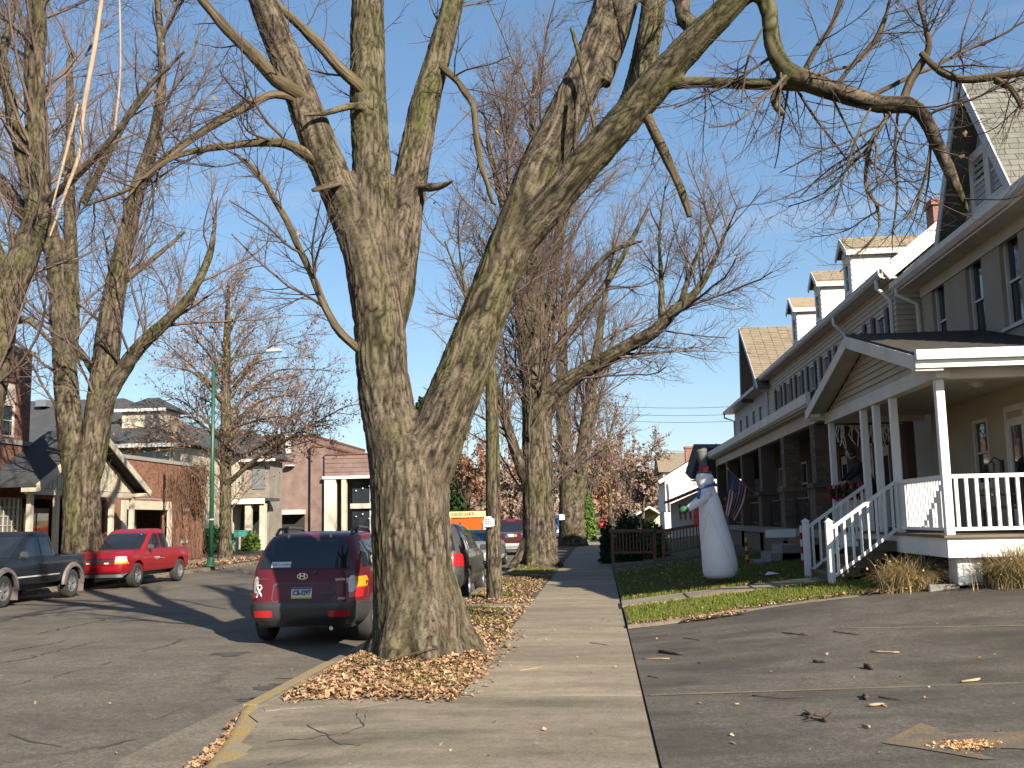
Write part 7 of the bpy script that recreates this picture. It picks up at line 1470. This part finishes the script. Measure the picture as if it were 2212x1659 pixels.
e = (fA-fB).normalized(); MB().tube([fB-e*.75, fA+e*.12], .014, 6).build('pole', M['blind'], fl); MB().lathe([(.03, 0), (.035, .03), (.02, .06)], fA+e*.12, 8).build('finial', M['plate_y'], fl)
YS = YS0
# ---- brown wooden fence / ramp by the sidewalk
fn = thing('brown_fence', 'dark brown wooden picket railing beside the shaded sidewalk', 'fence', (1.1, 35, 0)); YF = 35.0
def fpost(px, ytop, ybot, w_=.11):
    a, b = at(px, ytop, YF), at(px, ybot, YF); MB().box(a.x-w_/2, a.x+w_/2, YF-w_/2, YF+w_/2, b.z-.1, a.z).build('post', M['brown'], fn)
for px, yt, yb in ((1322, 1142, 1226), (1412, 1144, 1222), (1432, 1150, 1216), (1512, 1138, 1208)): fpost(px, yt, yb)
def frail(a, b, h): p, q = at(*a, YF-.02), at(*b, YF-.02); MB().beam(p, q, .12, h).build('rail', M['brown'], fn)
frail((1316, 1147), (1416, 1146), .11); frail((1322, 1194), (1412, 1193), .07); frail((1412, 1150), (1516, 1133), .1); frail((1432, 1196), (1512, 1180), .07)
for x0, x1, a0, a1, b0, b1, n_ in ((1327, 1408, 1150, 1150, 1192, 1191, 11), (1437, 1508, 1147, 1136, 1194, 1180, 10)):
    for i in range(n_):
        t = (i+.5)/n_; p, q = at(x0+(x1-x0)*t, a0+(a1-a0)*t, YF), at(x0+(x1-x0)*t, b0+(b1-b0)*t, YF); MB().box(p.x-.02, p.x+.02, YF-.02, YF+.02, q.z, p.z).build('picket', M['brown'], fn)
for (a, b) in (((1322, 1224), (1412, 1218)), ((1432, 1216), (1516, 1206))):
    p, q = at(*a, 34.8), at(*b, 34.8); bd = MB().beam(p, q, .3, .22).build('edging', M['kerb']); tag(bd, 'low concrete edging strip under the '+('near' if a[0] < 1400 else 'far')+' half of the brown railing', 'edging')
# ---- shrubs
def shrub(name, label, c, r, h, n_, mat, sz, cat='shrub', shape='dome', seed=1):
    t = thing(name, label, cat, c); u = RNG.normal(size=(n_, 3)); u /= np.linalg.norm(u, axis=1, keepdims=True); u[:, 2] = np.abs(u[:, 2]); rad = RNG.uniform(.72, 1.0, (n_, 1))*(1+.18*vnoise(u*3+seed, 2)[:, None]); zz = u[:, 2:3]*rad
    if shape == 'cone': tt_ = RNG.uniform(0, 1, (n_, 1))**1.1; a = RNG.uniform(0, 2*np.pi, (n_, 1)); rr = r*np.minimum(1, (1-tt_)*1.6)**.8*(1-.25*(1-np.minimum(1, tt_*5)))*RNG.uniform(.75, 1.05, (n_, 1)); C = np.concatenate([rr*np.cos(a), rr*np.sin(a), tt_*h], 1)
    else: C = np.concatenate([u[:, :2]*rad*r, zz*h], 1)
    C = C+np.array([tuple(c)]); leaves('foliage', C, sz, mat, t, -.5)
    core = MB().lathe([(r*.7, .0), (r*.72, h*.35), (r*.5, h*.65), (r*.12, h*.85)], c, 10).build('branches', M['soil'], t); MB().tube([c, c+Vector((0, 0, h*.3))], .05, 6).build('stem', M['twig'], t); return t
M['ever'] = leafmat('dark_evergreen', ((.012, .03, .012), (.02, .05, .018), (.03, .065, .02)), trans=.1); M['ever2'] = leafmat('bright_evergreen', ((.05, .10, .015), (.08, .15, .025), (.11, .18, .03)), trans=.15)
p = at(1354, 1180, 37); p.z = .1; shrub('round_shrub', 'dark domed evergreen shrub behind the brown railing', p, .55, 1.75, 2600, M['ever'], (.08, .16))
p = at(1408, 1180, 38.5); p.z = .15; shrub('leafy_bush', 'bright green bush right of the dark domed shrub', p, .55, 1.35, 1800, M['ever2'], (.08, .16), seed=4)
p = at(1313, 1205, 38); p.z = 0; shrub('clipped_hedge', 'narrow dark hedge at the near end of the brown railing', p+Vector((0, 1, 0)), .28, 1.5, 1200, M['ever'], (.08, .15), seed=6)
p = at(1268, 1165, 80); p.z = 0; shrub('arborvitae', 'bright green columnar evergreen beside the far sidewalk', p, .78, 3.7, 2600, M['ever2'], (.14, .28), shape='cone')
p = at(320*.9736+5, 1175, 66); q = at(312, 1170, 64); 
p = at(492, 1190, 63); p = Vector((-24.6, 64, 0)); shrub('porch_shrub', 'dark green shrub beside the pillared porch', p, 1.0, 1.6, 1400, M['ever'], (.15, .3), seed=8)
p = Vector((-22.6, 65.5, 0)); shrub('yard_shrub', 'small yellow green shrub near the teal planter', p, .6, 1.2, 900, M['ever2'], (.12, .25), seed=9)
p = at(915, 1150, 120); p.z = 0; shrub('tall_spruce', 'dark spruce peeking through the fork of the big maple', p, 2.6, at(915, 868, 120).z, 3000, M['ever'], (.5, 1.0), 'tree', 'cone')
p = at(968, 1150, 110); p.z = 0; shrub('dark_conifer', 'dark conifer just right of the big trunk in the distance', p, 2.0, at(968, 1000, 110).z, 2200, M['ever'], (.4, .8), 'tree', 'cone', 11)
# ---- ornamental grass, bed edging
M['straw'] = leafmat('dry_straw', ((.27, .19, .085), (.38, .28, .14), (.43, .34, .19), (.22, .19, .065)), trans=.2); M['blade'] = leafmat('grass_blade', ((.085, .115, .012), (.12, .155, .02), (.155, .18, .03), (.185, .17, .05)), trans=.3)
def blades(C, h, wd, lean, K=3, bend=.6):
    n = len(C); a = RNG.uniform(0, 2*np.pi, n); d = np.stack([np.cos(a), np.sin(a), np.zeros(n)], 1); hh = RNG.uniform(h[0], h[1], n)[:, None]; ln_ = RNG.uniform(lean[0], lean[1], n)[:, None]; sd_ = np.stack([-np.sin(a), np.cos(a), np.zeros(n)], 1)*wd/2
    V = []; 
    for k in range(K+1):
        t = k/K; P = C+d*(ln_*hh*t**1.6)+np.array([[0, 0, 1]])*(hh*(t-bend*ln_*t**2.5)); V += [P-sd_*(1-.8*t), P+sd_*(1-.8*t)]
    V = np.stack(V, 1).reshape(-1, 3); b = np.arange(n)[:, None]*(2*(K+1)); F = np.vstack([b+np.array([[2*k, 2*k+1, 2*k+3, 2*k+2]]) for k in range(K)]); rn = np.repeat(RNG.uniform(size=(n, 1)), 2*(K+1), 0)
    return V, F, np.concatenate([rn, rn, rn], 1)
for x, y, r, n_, hh, lab in ((4.80, 16.92, .30, 900, (.35, .78), 'rounded clump of dry straw coloured grass left of the white porch pier'), (6.2, 16.22, .36, 800, (.5, 1.0), 'tall dry feathery grass right of the white porch pier'), (6.95, 16.0, .4, 900, (.5, 1.05), 'pale dry grass clump cut off by the right edge')):
    t = thing('ornamental_grass', lab, 'grass clump', (x, y, tz(x, y)), 0, 'dry grass clumps along the porch'); n_ = int(n_*1.6); q = RNG.normal(size=(n_, 2))*r*.5; C = np.stack([x+q[:, 0], y+q[:, 1]*.7, np.array([tz(x+a, y+b)+.0 for a, b in q])], 1)
    V, F, A = blades(C, hh, .011, (.3, 1.15), 6, .66); link('blades', np_mesh('blades', V, F, M['straw'], False, {'rnd': A}), t)
    pl = V.reshape(n_, -1, 3)[:60, -1]; leaves('seed_heads', pl, (.02, .05), M['straw'], t)
be = thing('bed_edging', 'pale concrete edging stones between the grass clumps and the lot', 'edging', (6, 16.1, .4))
for a in (5.0, 5.95, 6.9, 7.85): y = 16.55-.16*(a-5); MB().box(a, a+.93, y-.05, y+.06, tz(a, y)-.05, tz(a, y)+.10).build('edging_stone', M['concrete'], be, bevel=.015)
# ---- lawn blades
n_ = 46000; X = RNG.uniform(.40, 5.2, n_)**1.0; Yv_ = np.interp(X, EDX, EDY)+RNG.uniform(0, 1, n_)**1.5*15; ok = ~((Yv_ > 19.5) & (Yv_ < 20.8) & (X < 4.3)); X, Yv_ = X[ok], Yv_[ok]
C = np.stack([X, Yv_, np.array([tz(a, b)+.02 for a, b in zip(X, Yv_)])], 1); V, F, A = blades(C, (.04, .10), .014, (.2, .8), 2, .3); tag(link('grass', np_mesh('grass', V, F, M['blade'], False, {'rnd': A})), 'short green lawn grass in the front garden', kind='stuff')
def clumpy(n, xr, yr, f, th, seed):
    X = RNG.uniform(*xr, n); Yv = RNG.uniform(*yr, n); k = vnoise(np.stack([X*f, Yv*f, np.zeros(n)], 1), seed) > th; return X[k], Yv[k]
X, Yv_ = clumpy(26000, (-3.15, -1.5), (10.5, 36), 1.5, .18, 31); kk = np.array([a > -3.2+kx(b) for a, b in zip(X, Yv_)]); X, Yv_ = X[kk], Yv_[kk]; C = np.stack([X, Yv_, np.array([vz(a, b)+.005 for a, b in zip(X, Yv_)])], 1); V, F, A = blades(C, (.02, .07), .012, (.2, .9), 2, .3); tag(link('verge_grass', np_mesh('verge_grass', V, F, M['blade'], False, {'rnd': A})), 'sparse grass tufts growing along the verge', kind='stuff')
# ---- fallen leaves
M['fallen'] = leafmat('fallen_maple_leaf', ((.13, .07, .036), (.27, .155, .08), (.36, .225, .12), (.42, .30, .185), (.19, .105, .055)), trans=.1)
def litter(name, label, X, Yv, zf, sz, up=.035):
    n = len(X); z = np.array([zf(a, b) for a, b in zip(X, Yv)])+RNG.uniform(.004, up, n); C = np.stack([X, Yv, z], 1); a = RNG.uniform(0, 2*np.pi, n); tl = RNG.normal(size=n)*.38
    D = np.stack([np.cos(a), np.sin(a), np.sin(tl)], 1); U = np.stack([-np.sin(a), np.cos(a), RNG.normal(size=n)*.35], 1); s = RNG.uniform(sz[0], sz[1], (n, 1)); Wz = np.array([[0, 0, 1.]])
    V = np.stack([C-D*s*.5, C-D*s*.15+U*s*.42+Wz*s*RNG.uniform(.0, .35, (n, 1)), C+D*s*.22+U*s*.25, C+D*s*.55+Wz*s*RNG.uniform(0, .3, (n, 1)), C+D*s*.22-U*s*.25, C-D*s*.15-U*s*.42+Wz*s*RNG.uniform(0, .35, (n, 1))], 1).reshape(-1, 3); b = np.arange(n)[:, None]*6
    F3 = np.vstack([b+np.array([q]) for q in ([0, 1, 2], [0, 2, 3], [0, 3, 4], [0, 4, 5])]); rn = np.repeat(RNG.uniform(size=(n, 1)), 6, 0)
    o = link(name, np_mesh(name, V, None, M['fallen'], False, {'rnd': np.concatenate([rn]*3, 1)}, F3)); return tag(o, label, kind='stuff')
XA, YA = [], []
def put(n, x, y): XA.append(RNG.uniform(*x, n)); YA.append(RNG.uniform(*y, n))
put(9800, (-3.2, -1.42), (10.2, 13.9)); put(2600, (-3.2, -1.45), (13.9, 20)); put(2600, (-3.2, -1.5), (20.9, 30)); put(1500, (-3.2, -1.5), (30, 45)); X, Yv_ = clumpy(5000, (-3.2, -1.45), (13, 34), 1.2, .1, 12); XA.append(X); YA.append(Yv_)
q_ = np.abs(RNG.normal(size=260)); XA.append(RNG.uniform(-3.15, -1.4, 260)); YA.append(10.2-q_*.16); q_ = np.abs(RNG.normal(size=170)); YA.append(RNG.uniform(10.2, 16, 170)); XA.append(-1.46+q_*.13)
n_ = 900; t = RNG.uniform(7, 10.2, n_); XA.append(np.interp(t, [7, 7.9, 8.6, 9.2, 10.2], [-2.97, -3.05, -3.13, -3.24, -3.46])-np.abs(RNG.normal(size=n_))*.05); YA.append(t)
X, Yv_ = np.concatenate(XA), np.concatenate(YA); kk = np.array([a > -3.22+kx(b) or b < 10.2 for a, b in zip(X, Yv_)]); X, Yv_ = X[kk], Yv_[kk]; dt = np.hypot(X+2.26, Yv_-12.75); k = (dt > .66) & ~((X < -1.97) & (X > -3.24) & (Yv_ < 10.2) & (Yv_ > 9.9) & (RNG.uniform(size=len(X)) < .0)); X, Yv_ = X[k], Yv_[k]
litter('fallen_leaves', 'dry tan leaves carpeting the verge around the big maple', X, Yv_, lambda a, b: (vz(a, b) if b > 10.17 else (az(a, b)+.002 if b > 9.5 and a > -3.2 else -.10)) if a > -3.24 else -.10, (.025, .07))
n_ = 520; X = RNG.uniform(.4, 5.0, n_); Yv_ = np.interp(X, EDX, EDY)+np.abs(RNG.normal(size=n_))*.14-.14; X2 = RNG.uniform(.4, 4.9, 330); Y2_ = np.interp(X2, EDX, EDY)+RNG.uniform(0, 1, 330)**1.5*3.2; X3 = RNG.uniform(4.2, 8, 900); Y3 = np.interp(X3, EDX, EDY)+RNG.normal(size=900)*.12-.1; X4 = np.abs(RNG.normal(size=700))*.5+.4; Y4 = np.interp(X4, EDX, EDY)+np.abs(RNG.normal(size=700))*.12-.05; X5 = RNG.uniform(1.2, 2.2, 260); Y5 = 16.05+(X5-1.2)*.28+RNG.normal(size=260)*.05
litter('lawn_leaves', 'scattered dry leaves along the lawn edge', np.concatenate([X, X2, X3, X4, X5]), np.concatenate([Yv_, Y2_, Y3, Y4, Y5]), lambda a, b: tz(a, b)+.03, (.03, .055))
X = RNG.uniform(.5, 4, 900); Yv_ = RNG.uniform(20.8, 34, 900); litter('garden_leaves', 'leaves strewn over the shaded gardens of the row', X, Yv_, lambda a, b: tz(a, b)+.03, (.05, .09))
X = np.concatenate([RNG.uniform(-18.2, -15.9, 2600), RNG.uniform(-20.5, -15.8, 900)]); Yv_ = np.concatenate([RNG.uniform(26, 66, 2600), RNG.uniform(30, 70, 900)]); litter('far_leaves', 'brown leaves along the far kerb by the parked pickups', X, Yv_, lambda a, b: .03 if a < -16.2 else -.1, (.06, .13))
X = np.concatenate([RNG.uniform(-9, -3.6, 24), RNG.uniform(-2.8, .3, 50), RNG.uniform(.4, 5.5, 70)]); Yv_ = np.concatenate([RNG.uniform(6.5, 14, 24), RNG.uniform(6.8, 18, 50), RNG.uniform(7.5, 16, 70)])
litter('stray_leaves', 'single leaves and crumbs scattered on the pavement', X, Yv_, lambda a, b: (rz_(a) if a < -3.3 else (az(a, b) if a < -1 and b < 10.1 else .012) if a < .35 else tz(a, b)), (.02, .05), .012)
# ---- sticks on the lot
M['stick_d'] = surf('dark_fallen_stick', (.075, .05, .035), .9, .2, 8, 60, .2); M['stick_p'] = surf('pale_peeled_stick', (.40, .28, .16), .85, .15, 8, 60, .15)
def stick(label, pxs, r, mat, twigs=0):
    P = []
    for a in pxs: q = onlot(*a) if a[0] > 1360 else atz(*a, .01); zz = tz(q.x, q.y); P.append(Vector((q.x, q.y, zz+r*.8+.003)))
    o = thing('fallen_stick', label, 'stick', P[0]); pts = [P[0]]+[p.lerp(q, t)+Vector((random.gauss(0, r*.6), random.gauss(0, r*.6), 0)) for p, q in zip(P[:-1], P[1:]) for t in (.35, .7, 1.0)]
    MB().tube(pts, [r*random.uniform(.75, 1.15) for _ in pts], 7).build('wood', mat, o, smooth=True)
    for k in range(twigs): p = random.choice(pts); MB().tube([p, p+Vector((random.gauss(0, .06), random.gauss(0, .06), random.uniform(.0, .05)))], r*.5, 5).build('side_twig', mat, o)
sd_, sp_ = M['stick_d'], M['stick_p']
stick('thick dark stick on the lot nearest the sidewalk', [(1424, 1410), (1477, 1416)], .018, sd_); stick('long pale twig just below the thick dark stick', [(1386, 1424), (1446, 1424)], .007, sp_); stick('short dark stick in the middle of the lot', [(1757, 1431), (1784, 1432)], .016, sd_)
stick('stubby brown chunk of wood on the lot', [(1866, 1443), (1890, 1447)], .028, sd_); stick('pale splintered stick toward the far right of the lot', [(1880, 1409), (1942, 1411)], .010, sp_); stick('pale curved stick at the right side of the lot', [(2077, 1475), (2118, 1469)], .012, sp_)
stick('broken forked branch lying near the painted arrow', [(1738, 1546), (1762, 1550), (1788, 1560)], .016, sd_, 7); stick('long thin dark twig below the painted line', [(1625, 1504), (1680, 1509), (1733, 1507)], .005, sd_); stick('dark twig right of the painted line centre', [(1898, 1508), (1950, 1514)], .008, sd_)
stick('pair of pale wood slivers above the broken branch', [(1876, 1526), (1908, 1524)], .012, sp_, 2); stick('thin dark twig near the garden kerb', [(1476, 1379), (1512, 1384)], .006, sd_); stick('dark brittle twig near the top of the lot', [(1690, 1368), (1745, 1373)], .008, sd_, 3); stick('second brittle twig right of the top one', [(1800, 1365), (1855, 1372)], .007, sd_, 2)
stick('slim twig across the sidewalk slab', [(1122, 1448), (1172, 1440)], .005, sp_); stick('bowed twig near the far edge of the sidewalk slab', [(1275, 1388), (1315, 1393)], .005, sd_); stick('upright dark knot of wood under the painted line', [(1870, 1504), (1873, 1512)], .018, sd_); stick('small dark twig at the joint of sidewalk and lot', [(1400, 1462), (1425, 1466)], .006, sd_); stick('tiny pale chip between arrow and branch', [(1862, 1571), (1880, 1574)], .012, sp_)
X = []; Y_ = []
for i in range(420):
    q = onlot(random.gauss(2085, 32), random.gauss(1613, 5)); X.append(q.x); Y_.append(q.y)
M['crumb'] = leafmat('orange_leaf_crumbs', ((.45, .12, .03), (.62, .35, .15), (.70, .55, .33)), trans=0); old = M['fallen']; M['fallen'] = M['crumb']; litter('leaf_crumbs', 'orange and cream leaf crumbs on the painted arrow', np.array(X), np.array(Y_), lambda a, b: tz(a, b), (.008, .025), .02); M['fallen'] = old
# a root-level twig by the big maple
o = thing('leaning_branch', 'long bare twig leaning over the leaves at the foot of the big maple', 'branch', (-2.9, 11.6, .1)); MB().tube([(-3.0, 11.6, .08), (-2.7, 11.68, .12), (-2.3, 11.9, .17), (-2.02, 11.95, .24), (-1.9, 12.05, .25)], [.006, .008, .009, .007, .004], 6).build('wood', M['stick_d'], o)
# ---- power lines
M['wire'] = surf('power_line', (.08, .08, .09), .6, .1, 3, 30, .05)
for k, (y0, y1) in enumerate(((868, 869), (884, 886), (898, 901), (957, 966))):
    a, b = at(1200, y0, 85), at(1720, y1, 85); t = thing('power_line', ('topmost', 'second', 'third', 'lowest')[k]+' power line crossing the sky left of the row', 'power line', a, 0, 'power lines'); pts = [a.lerp(b, i/12)-Vector((0, 0, .5*math.sin(math.pi*i/12))) for i in range(13)]; MB().tube(pts, .022, 5).build('wire', M['wire'], t)
# ---- Christmas things on the porches
M['bow'] = surf('red_velvet_bow', (.38, .01, .02), .8, .08, 4, 40, .06)
gl = thing('garland', 'green garland with red bows on the far porch railing', 'garland', (5.3, 22.5, 2.2)); C = []
for k in range(4):
    y0, y1 = 21.25+k*.68, 21.25+(k+1)*.68
    for i in range(260): t = random.random(); C.append((5.28+random.gauss(0, .03), y0+(y1-y0)*t, 2.24-.16*math.sin(math.pi*t)+random.gauss(0, .035)))
leaves('greenery', np.array(C), (.05, .1), M['ever'], gl)
for k in range(5):
    y = 21.25+k*.68; m = MB()
    for s in (-1, 1): m.tube([(5.24, y, 2.22), (5.22, y+s*.09, 2.29), (5.22, y+s*.16, 2.24), (5.22, y+s*.09, 2.18), (5.24, y, 2.22)], .018, 6); m.tube([(5.23, y, 2.2), (5.22, y+s*.04, 2.08), (5.22, y+s*.06, 1.95)], [.014, .018, .02], 5)
    m.build('bow', M['bow'], gl, smooth=True)
ic = thing('icicle_lights', 'white icicle light strings under the far end of the porch beam', 'string lights', (5.9, 23.8, 3.6)); m = MB(); m.tube([(5.42, 23.82, 3.68), (6.0, 23.82, 3.64), (6.9, 23.82, 3.68)], .008, 5)
for i in range(46):
    x = 5.42+random.random()*1.2; z = 3.66; L = random.uniform(.1, .55); m.tube([(x, 23.82, z), (x+random.gauss(0, .05), 23.82+random.gauss(0, .03), z-L*.5), (x+random.gauss(0, .08), 23.82, z-L)], .011, 4)
m.build('strands', M['white'], ic)
for x, y, lab, ht in ((4.65, 24.6, 'red and white candy cane stake beside the row porch steps', .95), (3.9, 28.4, 'short red and yellow stake in the shaded garden bed', .7)):
    cc = thing('garden_stake', lab, 'garden stake', (x, y, tz(x, y))); z0 = tz(x, y)
    for k in range(6): MB().tube([(x, y, z0+ht*k/6), (x, y, z0+ht*(k+1)/6)], .035, 8).build('stripe', M['bow'] if k % 2 == 0 else (M['white'] if x > 4.5 else M['plate_y']), cc)
wr = thing('paper_scrap', 'white scrap of paper on the shaded lawn near the steps', 'litter', (3.6, 22.6, tz(3.6, 22.6)+.06)); MB().add([(3.45, 22.55, tz(3.5, 22.5)+.07), (3.75, 22.5, tz(3.5, 22.5)+.10), (3.8, 22.75, tz(3.5, 22.5)+.07), (3.55, 22.8, tz(3.5, 22.5)+.12), (3.6, 22.65, tz(3.5, 22.5)+.13)], [(0, 1, 4), (1, 2, 4), (2, 3, 4), (3, 0, 4)]).build('sheet', M['nylon'], wr)
# ---- person decorating on the porch
M['coat'] = surf('black_coat', (.012, .012, .015), .85, .1, 4, 40, .08); M['skin'] = surf('skin', (.42, .26, .19), .6, .08, 5, 40, .04); M['hair'] = surf('dark_hair', (.02, .015, .012), .7, .2, 20, 60, .2)
pe = thing('person', 'person in a black coat bending over the garlanded porch railing', 'person', (5.85, 23.2, DZ))
def skin(name, verts, edges, radii, mat, sub=2, root=0):
    me = bpy.data.meshes.new(name); me.from_pydata(verts, edges, []); o = bpy.data.objects.new(name, me); COL.objects.link(o); o.modifiers.new('s', 'SKIN'); o.modifiers.new('b', 'SUBSURF').levels = sub
    for i, r in enumerate(radii): me.skin_vertices[0].data[i].radius = (r, r) if not hasattr(r, '__len__') else r
    me.skin_vertices[0].data[root].use_root = True; bpy.context.view_layer.update(); dg = bpy.context.evaluated_depsgraph_get(); m2 = bpy.data.meshes.new_from_object(o.evaluated_get(dg)); bpy.data.objects.remove(o); m2.materials.clear(); m2.materials.append(mat); m2.shade_smooth(); return link(name, m2, pe)
vx = [(5.95, 23.2, 2.22), (5.87, 23.2, 2.45), (5.74, 23.2, 2.68), (5.66, 23.2, 2.80), (5.60, 23.2, 2.88), (5.70, 23.02, 2.72), (5.55, 22.92, 2.52), (5.38, 22.98, 2.40), (5.70, 23.38, 2.72), (5.55, 23.5, 2.52), (5.38, 23.42, 2.40), (5.97, 23.1, 2.1), (5.93, 23.08, 1.78), (5.98, 23.08, 1.40), (5.97, 23.3, 2.1), (5.95, 23.32, 1.78), (5.98, 23.32, 1.40), (5.86, 23.07, 1.36), (5.86, 23.33, 1.36)]
ed = [(0, 1), (1, 2), (2, 3), (3, 4), (2, 5), (5, 6), (6, 7), (2, 8), (8, 9), (9, 10), (0, 11), (11, 12), (12, 13), (0, 14), (14, 15), (15, 16), (13, 17), (16, 18)]
skin('body', vx, ed, [.17, .16, .15, .07, .06, .075, .058, .045, .075, .058, .045, .10, .075, .055, .10, .075, .055, .04, .04], M['coat'])
hc = Vector((5.55, 23.2, 2.98)); hd = MB().lathe([(.02, -.13), (.06, -.11), (.078, -.05), (.085, .02), (.08, .07), (.055, .11), (.015, .125)], (0, 0, 0), 16).build('head', M['skin'], pe, smooth=True); hd.location = hc; hd.rotation_euler = (0, -.45, 0); hd.scale = (1.12, .9, 1)
hr = MB().lathe([(.088, -.07), (.096, .0), (.092, .07), (.065, .118), (.015, .135)], (0, 0, 0), 16).build('hair', M['hair'], pe, smooth=True); hr.location = hc+Vector((.022, 0, .012)); hr.rotation_euler = (0, -.45, 0); hr.scale = (1.1, .93, 1)
MB().lathe([(.005, 0), (.014, .02), (.005, .04)], (5.44, 23.2, 2.95), 8).build('nose', M['skin'], pe)
for s in (-1, 1): MB().lathe([(.004, -.03), (.014, 0), (.004, .03)], (5.56, 23.2+s*.078, 2.98), 8).build('ear', M['skin'], pe)
for yy in (22.98, 23.42):
    hv = [(5.37, yy, 2.39), (5.30, yy, 2.33), (5.27, yy-.03, 2.29), (5.255, yy-.032, 2.26), (5.265, yy-.01, 2.285), (5.25, yy-.01, 2.25), (5.265, yy+.012, 2.285), (5.25, yy+.012, 2.255), (5.27, yy+.032, 2.29), (5.258, yy+.034, 2.265), (5.33, yy-.045, 2.33), (5.30, yy-.06, 2.30)]
    skin('hand', hv, [(0, 1), (1, 2), (2, 3), (1, 4), (4, 5), (1, 6), (6, 7), (1, 8), (8, 9), (0, 10), (10, 11)], [.026, .03, .010, .008, .010, .008, .010, .008, .009, .008, .011, .009], M['skin'], 1)
